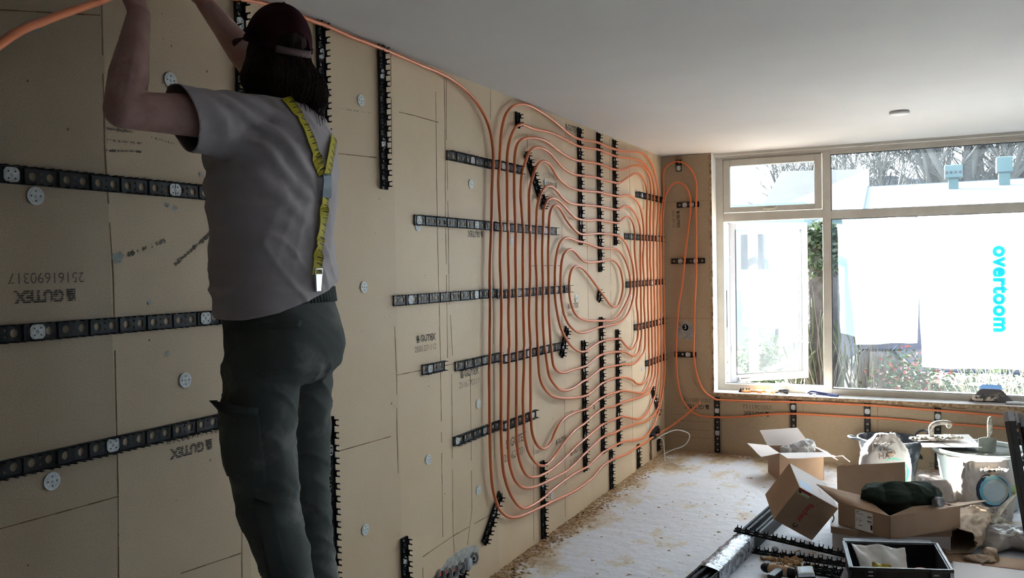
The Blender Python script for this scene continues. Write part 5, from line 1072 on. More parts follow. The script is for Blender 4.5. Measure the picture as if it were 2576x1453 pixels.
crumple('plastic_bag', [(cc, (.09, .06, .055)), (cc+V((.05, .01, .04)), (.055, .045, .045)), (cc+V((-.09, -.01, .0)), (.05, .045, .03)), (cc+V((0, 0, -.1)), (.08, .07, .1))], .006, .012, 'plastic', 'crumpled clear plastic bag stuffed in the small open carton', 'plastic bag', 3, 30, fold=(22, 22, 22))

# 2: closed carton tilted on one corner
e1 = rt*.242 - upv*.1365 + fwd*.034; e2 = rt*-.122 - upv*.2155 + fwd*.095; e3 = rt*.018 + upv*.093 + fwd*.24
D = V((1.515, 5.408, .003)); Bq = D-e1-e2
fis = empty('tilted_carton', D, 'closed brown carton with red lettering tilted on one corner against the rail bundle', 'carton')
mb = MB(); P = [Bq, Bq+e1, Bq+e1+e2, Bq+e2]; P += [p+e3 for p in P]
mb.add(P, [(0, 3, 2, 1), (4, 5, 6, 7), (0, 1, 5, 4), (1, 2, 6, 5), (2, 3, 7, 6), (3, 0, 4, 7)]); mb.build('carton_body', 'card', fis, .004, 2)
top = MB(); nn = -e2.normalized()*.0012
top.add([p+nn for p in (Bq+e1*.01, Bq+e1*.99, Bq+e1*.99+e3*.99, Bq+e1*.01+e3*.99)], [(0, 1, 2, 3)], 0); top.build('lit_top', 'white_or_lit_card', fis)['label'] = 'printed top face painted pale as if window-lit'  # brown carton; window light on its top is put into the colour
fn = -e3.normalized(); m_f = frame_mtx(Bq+e1*.46+e2*.52+fn*.0018, e2, e1)
text_obj('lettering', 'fischer', .052, m_f @ Matrix.Translation((-.012, 0, 0)), 'red_ink', fis, bold=.001)
b = MB(); mm = m_f @ Matrix.Translation((.092, .0, 0)); b.ext([(-.014, -.014), (.004, -.014), (.016, 0), (.004, .014), (-.014, .014), (-.014, .009), (.002, .009), (.008, 0), (.002, -.009), (-.014, -.009)], .0006, 0, mm); b.build('logo', 'ink', fis)
b = MB(); rr = random.Random(2)
for (u0, v0, un_, vn, s) in ((.50, .08, 5, 3, 1), (.38, .80, 5, 4, 1)):
    for i in range(un_):
        for j in range(vn):
            if rr.random() < .75:
                q = Bq+e1*(u0+i*.045)+e2*(v0+j*.045)+fn*.0015; b.add([q, q+e1.normalized()*.0018, q+e1.normalized()*.0018+e2.normalized()*rr.uniform(.004, .011), q+e2.normalized()*.008], [(0, 1, 2, 3)])
b.build('printed_symbols', 'ink', fis)
def sticker(par, o_, u, v, m, off): q = MB(); q.add([V(o_)+off, V(o_)+u+off, V(o_)+u+v+off, V(o_)+v+off], [(0, 1, 2, 3)]); return q.build('sticker', m, par)
sticker(fis, Bq+e1*.02+e2*.015, e1*.30, e2*.05, 'red_ink', fn*.0016); sticker(fis, Bq+e1*.02+e2*.065, e1*.30, e2*.05, 'white_or_lit_card', fn*.0016); sticker(fis, Bq+e1*.02+e2*.115, e1*.30, e2*.03, 'lime', fn*.0016); sticker(fis, Bq+e1*.04+e2*.07, e1*.07, e2*.04, 'ink', fn*.0020)
sticker(fis, Bq+e1*.06+e3*.08, e1*.30, e3*.30, 'film', nn*2)
text_obj('top_print', 'fischer', .022, frame_mtx(Bq+e1*.62+e3*.35+nn*2.2, -e3, -e1), 'red_ink', fis)

# 3: white box and the big open carton on it, jacket inside
FC = V((1.956, 5.135, .143)); LV = V((-.285, .187, 0)); RV = V((.352, .350, 0)); UV_ = V((0, 0, .130))
wbx = empty('white_box', (1.76, 5.29, 0), 'white cardboard box with a brown band carrying the large open carton', 'box')
b = MB(); b.add([(1.640, 5.292, 0), (1.775, 5.268, 0), (2.26, 5.47, 0), (2.05, 5.80, 0), (1.60, 5.75, 0), (1.640, 5.292, .105), (1.775, 5.268, .105), (2.26, 5.47, .105), (2.05, 5.80, .105), (1.60, 5.75, .105)],
      [(4, 3, 2, 1, 0), (5, 6, 7, 8, 9), (0, 1, 6, 5), (1, 2, 7, 6), (2, 3, 8, 7), (3, 4, 9, 8), (4, 0, 5, 9)]); b.build('box_body', 'white_or_lit_card', wbx, .002)
b = MB(); b.add([(1.633, 5.286, .100), (1.778, 5.260, .100), (2.265, 5.465, .100), (2.055, 5.808, .100), (1.593, 5.76, .100), (1.633, 5.286, .136), (1.778, 5.260, .136), (2.265, 5.465, .136), (2.055, 5.808, .136), (1.593, 5.76, .136)],
      [(4, 3, 2, 1, 0), (0, 1, 6, 5), (1, 2, 7, 6), (2, 3, 8, 7), (3, 4, 9, 8), (4, 0, 5, 9)], 0)
b.add([(1.631, 5.284, .1365), (1.780, 5.258, .1365), (2.267, 5.463, .1365), (2.057, 5.810, .1365), (1.591, 5.762, .1365), (1.631, 5.284, .1400), (1.780, 5.258, .1400), (2.267, 5.463, .1400), (2.057, 5.810, .1400), (1.591, 5.762, .1400)],
      [(4, 3, 2, 1, 0), (5, 6, 7, 8, 9), (0, 1, 6, 5), (1, 2, 7, 6), (2, 3, 8, 7), (3, 4, 9, 8), (4, 0, 5, 9)], 1)
b.build('lid', ['card', 'white_or_lit_card'], wbx)
b = MB(); b.tube(catmull([(1.625, 5.55, .19), (1.632, 5.50, .215), (1.640, 5.46, .20), (1.633, 5.43, .17), (1.640, 5.40, .155), (1.635, 5.36, .143)], 4), .004, 6); o = b.build('bent_hook', 'ink'); tag(o, 'small dark bent wire hook standing on the white box edge', 'hook')
c3 = carton('open_carton', FC, RV, LV, UV_, 'large open brown carton with white shipping label holding the green jacket', 'card')
T = FC+UV_
flap(c3, [V((1.545, 5.392, .352)), V((1.785, 5.470, .290)), T, T+LV], 'card', bend=.002)
flap(c3, [V((2.47, 5.85, .228)), V((2.30, 5.62, .262)), T+RV*.80, T+RV], 'card', seed=4)
flap(c3, [V((2.07, 5.28, .300)), V((2.47, 5.85, .230)), T+RV, T], 'card', seed=6, bend=.001)
flap(c3, [V((1.640, 5.615, .420)), V((2.018, 5.800, .437)), T+LV+RV+V((-.0, .0, .0)), T+LV+V((-.01, .08, .0))], 'card', seed=2, bend=.003, label='raised rear flap')
ln_ = LV.normalized(); fn = LV.cross(UV_).normalized()
if fn.dot(CAM-FC) < 0: fn = -fn
q0 = FC+LV*.66+V((0, 0, .118)); lab = MB(); du = -LV.normalized()*.115; dv = V((0, 0, -.112))
lab.add([q0+fn*.001, q0+du+fn*.001, q0+du+dv+fn*.001, q0+dv+fn*.001], [(0, 1, 2, 3)]); lab.build('shipping_label', 'paper', c3)
b = MB()
def dash(u, v, w, h): p = q0+du*u+dv*v+fn*.0017; b.add([p, p+du*w, p+du*w+dv*h, p+dv*h], [(0, 1, 2, 3)])
for u, v, w, h in ((.05, .07, .2, .03), (.05, .17, .42, .02), (.05, .42, .08, .02), (.2, .42, .12, .02), (.05, .5, .08, .02), (.2, .5, .2, .02), (.05, .58, .05, .02), (.2, .58, .1, .02), (.2, .75, .22, .03), (.7, .2, .25, .05), (.7, .29, .25, .02), (.7, .42, .25, .05), (.7, .52, .25, .02), (.88, .6, .1, .25)): dash(u, v, w, h)
b.build('printed_lines', 'ink', c3)
jc = FC + LV*.50 + RV*.50 + V((0, 0, .13))
jk = crumple('green_jacket', [(jc+V((-.11, -.01, .045)), (.085, .085, .06)), (jc+V((-.02, .01, .05)), (.11, .10, .065)), (jc+V((.08, .06, .055)), (.12, .10, .07)), (jc+V((.15, .10, .03)), (.08, .08, .06)), (jc+V((-.01, -.00, -.02)), (.11, .09, .05)), (jc+V((.03, .05, -.03)), (.14, .11, .06))], .006, .0125, 'jacket', 'dark green jacket bundled in the large open carton', 'jacket', 8, 6, fold=(4, 8, 10), smooth=4)
bt = MB(); bt.lathe([(0, .0), (.022, 0), (.028, .006), (.028, .05), (.024, .055), (.018, .05), (0, .046)], 24, 0, frame_mtx(jc+V((.19, .02, .03)), (.8, .6, 0), (-.1, .2, 1))); bt.build('hood_toggle', 'grey_metal', jk)['label'] = 'grey round cap on the jacket'

# ---------------------------------------------------------------- black tub
tub = empty('mixing_tub', (1.885, 7.19, 0), 'black rubber tub splashed with plaster behind the left sack', 'tub')
prof = [(0, .004), (.165, .004), (.172, .015), (.225, .300), (.236, .312), (.236, .320), (.226, .322), (.219, .300), (.163, .022), (0, .012)]
MB().lathe(prof, 48, 0, Matrix.Translation((1.885, 7.19, 0))).build('tub_body', 'tub', tub)
def handle(c, ang, root, up=.055, out=.06):
    d = V((math.cos(ang), math.sin(ang), 0)); s = V((-d.y, d.x, 0)); c = V(c)
    b = MB(); b.tube(catmull([c+d*.225-s*.075+V((0, 0, .30)), c+d*(.24+out*.3)-s*.07+V((0, 0, .315+up*.6)), c+d*(.24+out)-s*.04+V((0, 0, .315+up)), c+d*(.24+out*1.1)+V((0, 0, .315+up*1.05)), c+d*(.24+out)+s*.04+V((0, 0, .315+up)), c+d*(.24+out*.3)+s*.07+V((0, 0, .315+up*.6)), c+d*.225+s*.075+V((0, 0, .30))], 5), .0095, 10); return b.build('handle', 'tub', root)
handle((1.885, 7.19, 0), R(26), tub, .05, .04); handle((1.885, 7.19, 0), R(205), tub, .012, .06)

# ---------------------------------------------------------------- white bucket with mortar
bk = empty('mortar_bucket', (2.470, 6.640, 0), 'large white bucket with grey mortar behind the right-hand sack', 'bucket')
mx = Matrix.Translation((2.470, 6.640, 0))
MB().lathe([(0, .004), (.215, .004), (.225, .014), (.272, .360), (.292, .366), (.300, .378), (.300, .392), (.290, .398), (.276, .392), (.268, .380), (.218, .020), (0, .014)], 60, 0, mx).build('bucket_body', 'bucket', bk)
mo = MB(); mo.lathe([(0, .300), (.10, .306), (.20, .298), (.2605, .318), (.2640, .345), (.268, .372)], 48, 0, mx); me = mo.build('mortar', 'mortar', bk)
for q in range(2): a = R(200+q*150); b = MB(); b.box((-.012, -.004, .30), (.012, .010, .365), 0, mx @ Matrix.Rotation(a, 4, 'Z') @ Matrix.Translation((0, .268, 0))); b.build('rib', 'bucket', bk)
b = MB(); b.tube(catmull([mx @ V((.295*math.cos(a), .295*math.sin(a), .372+.01*math.sin(3*a))) for a in [R(150+k*10) for k in range(22)]], 2), .004, 6); b.build('dried_rim', 'mortar_light', bk)

# hawk board lying over the rims, plaster trowel on it, bucket trowel upright
hk = MB(); hp_ = [V((2.075, 6.83, .414)), V((2.41, 6.955, .418)), V((2.478, 6.60, .402)), V((2.115, 6.475, .402))]
hk.quad([hp_[3], hp_[2], hp_[1], hp_[0]], .006); ho = hk.build('hawk_board', 'white_or_lit_card', None, .001); tag(ho, 'white plastering board lying across the rim of the white bucket', 'hawk board')
tro = empty('plastering_trowel', (2.20, 6.70, .42), 'mortar-crusted flat trowel with curved pale handle on the white board', 'trowel')
m_ = frame_mtx((2.215, 6.690, .428), (.93, .37, .05), (-.37, .93, 0))
b = MB(); b.box((-.155, -.050, 0), (.155, .050, .003), 0, m_); b.build('blade', 'mortar_light', tro, .001)
crumple('mortar_crust', [(m_ @ V((-.06, 0, .006)), (.10, .045, .008)), (m_ @ V((.07, .0, .008)), (.09, .04, .009)), (m_ @ V((-.14, .01, .004)), (.05, .035, .008))], .004, .006, 'mortar_light', None, None, 2, 40, tro, fold=(30, 30, 30))
b = MB(); b.tube(catmull([m_ @ V(p) for p in ((-.045, 0, .008), (-.048, 0, .05), (-.045, 0, .085), (-.015, 0, .108), (.04, 0, .112), (.075, 0, .104), (.078, 0, .090), (.062, 0, .082))], 5), .0165, 12); b.build('handle', 'mortar_light', tro)
bt = empty('bucket_trowel', (2.504, 6.636, .35), 'square grey trowel standing upright in the mortar of the white bucket', 'trowel')
m_ = frame_mtx((2.500, 6.628, .30), rt, upv-fwd*.12)
b = MB(); b.ext([(-.062, .165), (-.035, .172), (.000, .176), (.062, .160), (.060, 0), (-.050, 0)], .003, 0, m_); b.build('blade', 'mortar', bt)
b = MB(); b.tube([m_ @ V((.004, .165, .004)), m_ @ V((.004, .195, .008)), m_ @ V((.006, .21, .012))], .008, 8); b.build('shank', 'mortar_light', bt)
b = MB(); b.tube([m_ @ V((.006, .195, .010)), m_ @ V((.007, .21, .012)), m_ @ V((.003, .25, .014)), m_ @ V((.001, .285, .016)), m_ @ V((-.001, .312, .018)), m_ @ V((-.001, .320, .019))], [.010, .0145, .016, .0155, .013, .006], 14); b.build('handle', 'mortar_light', bt)

# ---------------------------------------------------------------- plaster sacks
def sack(root, c, wx, wd, w, d, h, seed, name='sack_body', rnd=0):
    """upright paper sack: wx across, wd depth direction; pleated, top folded over"""
    wx, wd = V(wx).normalized(), V(wd).normalized(); c = V(c); n = 72; m = 34; vs = []; fs = []
    for j in range(m+1):
        t = j/m; z = h*t; sq = 1.0 if t < .72 else max(.10, 1-(t-.72)/.28*.92)
        ww = w*(.94+.10*math.sin(math.pi*min(1, t*1.1))) * (1 if t < .8 else 1-.10*(t-.8)/.2); ddp = d*(.9+.25*math.sin(math.pi*min(1, t/.75)))*sq if t < .999 else d*.08
        ww *= 1-rnd*max(0, (t-.45)/.55)**2.2*.62
        for k in range(n):
            a = 2*math.pi*k/n; cx = math.copysign(abs(math.cos(a))**.42, math.cos(a)); sy = math.copysign(abs(math.sin(a))**.55, math.sin(a))
            p = c + wx*cx*ww/2 + wd*sy*ddp/2 + V((0, 0, z))
            q = V((cx*3+seed, sy*3, t*6)); out = wx*cx*.5 + wd*sy
            amp = .004 + (.010+.022*rnd)*max(0, t-.55)/.45
            edge = abs(cx)**6
            p += out*(amp*noise.noise(q*2.2) + amp*.8*max(0, 1-2*abs(noise.noise(V((cx*2+seed, sy*2, t*11+cx*3)))))*(.4+edge))
            p += V((0, 0, .020*max(0, t-.85)/.15*noise.noise(V((cx*4+seed, sy, seed)))))
            vs.append(p)
    for j in range(m):
        for k in range(n): fs.append((j*n+k, j*n+(k+1) % n, (j+1)*n+(k+1) % n, (j+1)*n+k))
    fs.append(tuple(range(n))[::-1]); fs.append(tuple(m*n+k for k in range(n)))
    b = MB(); b.add(vs, fs, 0, True); o = b.build(name, 'bag', root); return o, BVHTree.FromPolygons([tuple(v) for v in vs], fs)
def project(me, mtx, bv, d, off):
    d = V(d).normalized()
    for v in me.vertices:
        p = mtx @ v.co; h = bv.ray_cast(p-d*.4, d, 1.0)
        v.co = (h[0]-d*off) if h[0] is not None else p
def stick_mesh(name, verts2, faces, mtx, bv, d, off, m, root):
    me = bpy.data.meshes.new(name); me.from_pydata([(x, y, 0) for x, y in verts2], [], faces); project(me, mtx, bv, d, off)
    me.transform(MW(root).inverted()); me.materials.append(MT[m]); o = bpy.data.objects.new(name, me); COL.objects.link(o); o.parent = root; return o
def arc(r0, r1, a0, a1, n=30, wob=.1, seed=0, sx=1):
    vs = []; 
    for i in range(n+1):
        a = R(a0+(a1-a0)*i/n); tap = math.sin(math.pi*i/n)**.5
        rm = (r0+r1)/2; hw = (r1-r0)/2*(.25+.75*tap)*(1+wob*noise.noise(V((a*3, seed, 0)))*3)
        for rr_ in (rm-hw, rm+hw): vs.append((rr_*math.cos(a)*sx, rr_*math.sin(a)))
    return vs, [(2*i, 2*i+1, 2*i+3, 2*i+2) for i in range(n)]
def stick_text(txt, size, mtx, bv, d, m, root, off=.0015, bold=0):
    me = text_mesh(txt, size, bold).copy(); bm = bmesh.new(); bm.from_mesh(me)
    bmesh.ops.subdivide_edges(bm, edges=[e for e in bm.edges if e.calc_length() > .01], cuts=1); bm.to_mesh(me); bm.free()
    project(me, mtx, bv, d, off); me.transform(MW(root).inverted()); me.materials.clear(); me.materials.append(MT[m])
    o = bpy.data.objects.new('lettering', me); COL.objects.link(o); o.parent = root; return o
rx, rd = V((rt.x, rt.y, 0)).normalized(), V((fwd.x, fwd.y, 0)).normalized()
s2 = empty('plaster_sack', (2.475, 6.235, 0), 'white paper sack with a blue ring emblem standing before the white bucket', 'sack')
sb, bv2 = sack(s2, (2.475, 6.235, 0), rx, rd, .325, .13, .385, 3)
mz = frame_mtx(V((2.475, 6.235, .215))-rd*.25, rx, (0, 0, 1))
dsc = [(0, 0)]+[(.096*math.cos(2*math.pi*k/40)*1.05, .090*math.sin(2*math.pi*k/40)) for k in range(40)]
dense_v = []; dense_f = []
for j in range(9):
    for k in range(40): dense_v.append((dsc[k+1][0]*(j+.2)/8.2*.72, dsc[k+1][1]*(j+.2)/8.2*.72))
for j in range(8):
    for k in range(40): dense_f.append((j*40+k, j*40+(k+1) % 40, (j+1)*40+(k+1) % 40, (j+1)*40+k))
MT['pale_blue'] = mat('pale_blue_print', (.50, .62, .68), .8); MT['dark_blue'] = mat('dark_blue_ink', (.03, .04, .07), .8)
stick_mesh('emblem_disc', dense_v, dense_f, mz @ Matrix.Translation((.018, 0, 0)), bv2, rd, .0015, 'pale_blue', s2)
for r0, r1, a0, a1, m, sd, off in ((.086, .110, 95, 262, 'dark_blue', 1, .002), (.080, .090, 20, 350, 'blue_ink', 2, .0024), (.068, .076, 60, 300, 'blue_ink', 3, .0024), (.092, .099, -90, 85, 'blue_ink', 4, .002), (.084, .092, -70, -10, 'dark_blue', 5, .0028), (.085, .090, 15, 70, 'dark_blue', 6, .0028), (.090, .098, 225, 300, 'dark_blue', 7, .003)):
    vs_, fs_ = arc(r0, r1, a0, a1, 36, .15, sd, 1.05); stick_mesh('emblem_ring', vs_, fs_, mz @ Matrix.Translation((.018, 0, 0)), bv2, rd, off, m, s2)
stick_text('HP 9  25 kg', .046, mz @ Matrix.Translation((-.012, -.128, 0)), bv2, rd, 'brown_ink', s2)
def collar(c, root, w, seed, m='kraft'):
    """torn, folded paper mouth on top of a sack"""
    c = V(c); b = MB(); n = 40; vs = []; fs = []
    for j in range(7):
        t = j/6
        for k in range(n):
            a = 2*math.pi*k/n; r = w*(.42+.58*t)*(1+.30*noise.noise(V((math.cos(a)*2.2, math.sin(a)*2.2, seed+t))))
            vs.append(c + rx*math.cos(a)*r + rd*math.sin(a)*r*.55 - rd*.01*t + V((0, 0, .055*t*(1-.5*t) + .022*noise.noise(V((math.cos(a)*4, math.sin(a)*4, seed*2+t*2))))))
    for j in range(6):
        for k in range(n): fs.append((j*n+k, j*n+(k+1) % n, (j+1)*n+(k+1) % n, (j+1)*n+k))
    b.add(vs, fs, 0, True); o = b.build('torn_mouth', m, root); o.modifiers.new('t', 'SOLIDIFY').thickness = .0015; return o
collar((2.52, 6.175, .325), s2, .088, 4, 'bag'); collar((2.515, 6.155, .325), s2, .055, 9, 'kraft')
s1 = empty('plaster_sack', (1.865, 6.830, 0), 'white paper sack with crumpled open top standing before the black tub', 'sack')
sb, bv1 = sack(s1, (1.865, 6.830, 0), rx, rd, .330, .17, .415, 11, rnd=1)
m1 = frame_mtx(V((1.865, 6.830, .20))-rd*.25, rx, (0, 0, 1))
stick_text('HA', .060, m1 @ Matrix.Translation((-.045, .068, 0)), bv1, rd, 'brown_ink', s1)
for r0, r1, a0, a1, m, sd in ((.10, .112, -70, 40, 'green_ink', 1), (.085, .090, -75, 20, 'green_ink', 2), (.102, .110, 60, 120, 'green_ink', 3)):
    vs_, fs_ = arc(r0, r1, a0, a1, 30, .15, sd); stick_mesh('emblem_ring', vs_, fs_, m1 @ Matrix.Translation((.020, -.055, 0)), bv1, rd, .002, m, s1)
collar((1.865, 6.770, .330), s1, .075, 6, 'bag'); collar((1.875, 6.745, .285), s1, .050, 13, 'bag'); collar((1.905, 6.735, .27), s1, .032, 17, 'kraft')

# ---------------------------------------------------------------- loose paper and film on the floor at the right
crumple('torn_paper_sack', [((2.20, 6.20, .12), (.11, .09, .13)), ((2.27, 6.10, .06), (.10, .08, .06)), ((2.16, 6.26, .20), (.06, .05, .07))], .008, .022, 'bag', 'beige torn paper sack slumped behind the large open carton', 'paper sack', 5, 8, fold=(7, 7, 9))
def tunnel(name, c, ax, r, L, m, label, seed):
    """an emptied sack lying on its side with its mouth towards the room"""
    c = V(c); ax = V(ax).normalized(); sx = ax.cross(V((0, 0, 1))).normalized(); n = 60; vs = []; fs = []; mm_ = 26
    for j in range(mm_+1):
        t = j/mm_
        for k in range(n):
            a = 2*math.pi*k/n; q = V((math.cos(a)*1.6+seed, math.sin(a)*1.6, t*3)); rad = r*(1-.55*t*t)*(1+.34*noise.noise(q)+.16*noise.noise(q*3)+.09*max(0, ridge(V((a*1.2, t*3, seed)), (2, 1.4, 1), seed)))
            p = c + ax*L*t + sx*math.cos(a)*rad*1.25 + V((0, 0, 1))*math.sin(a)*rad*.80 + ax*.05*noise.noise(V((a*1.5, seed, 2)))*(1-t)
            p.z = max(p.z, .004+.006*abs(noise.noise(q*4))); vs.append(p)
    for j in range(mm_):
        for k in range(n): fs.append((j*n+k, j*n+(k+1) % n, (j+1)*n+(k+1) % n, (j+1)*n+k))
    fs.append(tuple(mm_*n+k for k in range(n)))
    b = MB(); b.add(vs, fs, 0, True); o = b.build(name, m); o.modifiers.new('t', 'SOLIDIFY').thickness = .0015; return tag(o, label, 'paper sack')
tunnel('empty_paper_sack', (2.285, 5.44, .088), (.25, 1, .05), .088, .62, 'kraft', 'crumpled empty kraft sack lying with its dark open mouth towards the room', 3)
crumple('paper_scrap', [((2.40, 5.37, .022), (.085, .05, .020)), ((2.45, 5.44, .03), (.04, .06, .03))], .005, .010, 'kraft', 'folded brown paper scrap in front of the empty sack mouth', 'paper scrap', 7, 14, fold=(14, 14, 14))
fl = crumple('film_wrap', [((2.62, 5.72, .055), (.24, .12, .055)), ((2.50, 5.66, .04), (.10, .09, .04)), ((2.80, 5.80, .05), (.14, .12, .05))], .008, .016, 'bag', 'pale printed sack wrapped in shiny film lying by the metal tubes', 'wrapped sack', 9, 9, fold=(6, 9, 9))
b = MB()
for k in range(7): q = V((2.56+.018*k, 5.610+.008*k, .085)); b.tube([q, q+V((.03, -.0, .018)), q+V((.045, .012, .026))], .0010, 5)
b.build('printed_grid', 'ink', fl)
cr = crumple('clear_film', [((2.62, 5.72, .095), (.20, .07, .018)), ((2.75, 5.80, .10), (.06, .05, .02))], .006, .010, 'plastic', 'shiny clear film lying on the wrapped sack', 'plastic film', 2, 16, fold=(14, 20, 14))

# mixing paddle and mixer
pd = empty('paddle_mixer', (2.50, 6.10, 0), 'plaster-crusted spiral mixing paddle with pale green chuck in front of the ringed sack', 'paddle mixer')
def torus(c, ax, r, w, h, name, m, root, a0=0, a1=360, spoke=3):
    ax = V(ax).normalized(); s1_ = ax.orthogonal().normalized(); s2_ = ax.cross(s1_); b = MB(); P = []
    for k in range(49): a = R(a0+(a1-a0)*k/48); P.append(V(c)+s1_*math.cos(a)*r+s2_*math.sin(a)*r)
    b.tube(P, w, 10, 0, True, h)
    for k in range(spoke): a = R(a0+120*k+20); b.tube([V(c), V(c)+s1_*math.cos(a)*r*.5+s2_*math.sin(a)*r*.5+ax*.012, V(c)+s1_*math.cos(a)*r+s2_*math.sin(a)*r], w*.8, 8)
    return b.build(name, m, root)
axd = (V((2.637, 6.079, .24))-V((2.50, 5.93, .075))).normalized()
rax = V((.25, -.10, .95)); torus(V((2.495, 5.965, .066)), rax, .125, .017, .55, 'ring', 'mortar_light', pd); torus(V((2.485, 5.945, .034)), rax, .115, .013, .6, 'ring', 'mortar_light', pd, 0, 320)
MT['crust'] = mat('pale_plaster_crust', (.72, .70, .62), .8, col2=(.5, .47, .38), scale=30, bump=.8, bscale=40)
for ch in pd.children: ch.data.materials[0] = MT['crust']
b = MB(); b.tube([V((2.47, 5.95, .03)), V((2.495, 5.965, .066)), V((2.57, 6.035, .17)), V((2.637, 6.079, .24))], [.012, .014, .012, .007], 12); b.build('shaft', 'crust', pd)
b = MB(); b.tube([V((2.637, 6.079, .24))-axd*.012, V((2.637, 6.079, .24)), V((2.637, 6.079, .24))+axd*.04, V((2.637, 6.079, .24))+axd*.055], [.024, .034, .036, .028], 20); b.build('chuck', 'green_chuck', pd)
q = V((2.637, 6.079, .24))+axd*.055
mh = crumple('mixer_body', [(q+axd*.06, (.055, .05, .055)), (q+axd*.15+V((.02, .02, -.02)), (.08, .07, .07)), (q+V((.05, .0, -.09)), (.055, .045, .07)), (q+axd*.24, (.07, .06, .06))], .007, .004, 'black', None, None, 1, 12, pd)
b = MB(); b.tube(catmull([q+axd*.1+V((-.02, .0, .06)), q+V((.0, .08, .14)), q+V((.05, .16, .17)), q+V((.13, .2, .15)), q+V((.2, .2, .05))], 4), .018, 10); b.build('grip', 'black', pd)

# black square tubes of an upturned frame, right edge
fr = empty('metal_frame', (2.70, 5.60, 0), 'upturned black metal frame with grey-ended square tubes at the right edge', 'metal frame')
def sqtube(p0, p1, w, name='square_tube'):
    p0, p1 = V(p0), V(p1); d = (p1-p0).normalized(); x_ = (rx - d*rx.dot(d)).normalized(); y_ = d.cross(x_); x_ = (x_*math.cos(.15)+y_*math.sin(.15)).normalized(); y_ = d.cross(x_)
    L = (p1-p0).length; m = Matrix((x_, y_, d)).transposed().to_4x4(); m.translation = p0
    b = MB(); b.box((-w/2, -w/2, 0), (w/2, w/2, L-.055), 0, m); o = b.build(name, 'black', fr, .002)
    b = MB(); b.box((-w/2-.001, -w/2-.001, L-.055), (w/2+.001, w/2+.001, L), 0, m); b.build('end_sleeve', 'grey_metal', o, .001)
    return o
sqtube((2.668, 5.50, .02), (2.565, 5.72, .790), .040); sqtube((2.735, 5.56, .02), (2.618, 5.76, .778), .022); sqtube((2.760, 5.54, .02), (2.652, 5.74, .762), .044); sqtube((2.86, 5.56, .02), (2.74, 5.80, .75), .042)
b = MB(); b.box((2.64, 5.47, .0), (2.90, 5.51, .03)); b.box((2.64, 5.47, .0), (2.67, 5.7, .03)); b.build('base_bar', 'black', fr, .002)
b = MB(); b.tube([(2.706, 5.66, .46), (2.712, 5.65, .38)], .005, 8); b.build('clamp', 'disc', fr)

# ---------------------------------------------------------------- black toolbox with its things
tx0, ty0 = V((1.812, 4.372, 0)), V((.424, .136, 0)); td = V((-.06, .385, 0)); th = .218
def tb_slab(b, p, u, v, w, mi=0): b.add([p, p+u, p+u+v, p+v, p+w, p+u+w, p+u+v+w, p+v+w], [(3, 2, 1, 0), (4, 5, 6, 7), (0, 1, 5, 4), (1, 2, 6, 5), (2, 3, 7, 6), (3, 0, 4, 7)], mi)
tbx = empty('toolbox', tx0, 'open black toolbox with grey latches at the bottom right of the floor', 'toolbox')
un_, dn_ = ty0.normalized(), td.normalized(); up = V((0, 0, 1)); b = MB(); t = .008
tb_slab(b, tx0, ty0, td, up*t); tb_slab(b, tx0, ty0, up*th, dn_*t); tb_slab(b, tx0+td-dn_*t, ty0, up*th, dn_*t); tb_slab(b, tx0, td, up*th, un_*t); tb_slab(b, tx0+ty0-un_*t, td, up*th, un_*t)
b.build('box_shell', 'black', tbx, .003)
b = MB(); zz = up*(th-.012)
tb_slab(b, tx0-un_*.012-dn_*.014+zz, ty0+un_*.024, up*.016, dn_*.014); tb_slab(b, tx0-un_*.012+td+zz, ty0+un_*.024, up*.016, dn_*.012)
tb_slab(b, tx0-un_*.014-dn_*.014+zz, td+dn_*.026, up*.016, un_*.014); tb_slab(b, tx0+ty0-dn_*.014+zz, td+dn_*.026, up*.016, un_*.014)
for q in (tx0-dn_*.012, tx0+ty0-un_*.05-dn_*.012): tb_slab(b, q+zz, un_*.05, up*.010, dn_*.030)
b.build('rim', 'black', tbx, .002)
ld = MB(); tb_slab(ld, tx0+td+dn_*.014+up*.20, ty0, dn_*.16-up*.02, up*.006); tb_slab(ld, tx0+td+dn_*.165+up*.14, ty0, dn_*.008, up*.045)
ld.build('lid', 'black', tbx, .002)
for k, u in enumerate((.14, .80)):
    q = tx0+ty0*u-dn_*.018+up*(th-.075); b = MB(); tb_slab(b, q, un_*.046, up*.078, dn_*.012); lo = b.build('latch', 'black', tbx, .003)
    b = MB(); 
    for dz in ((.040, .058) if k == 0 else (.050,)): tb_slab(b, q+un_*.012+up*dz-dn_*.0035, un_*.022, up*.006, dn_*.004)
    b.build('latch_bar', 'metal' if k == 0 else 'grey_metal', lo)
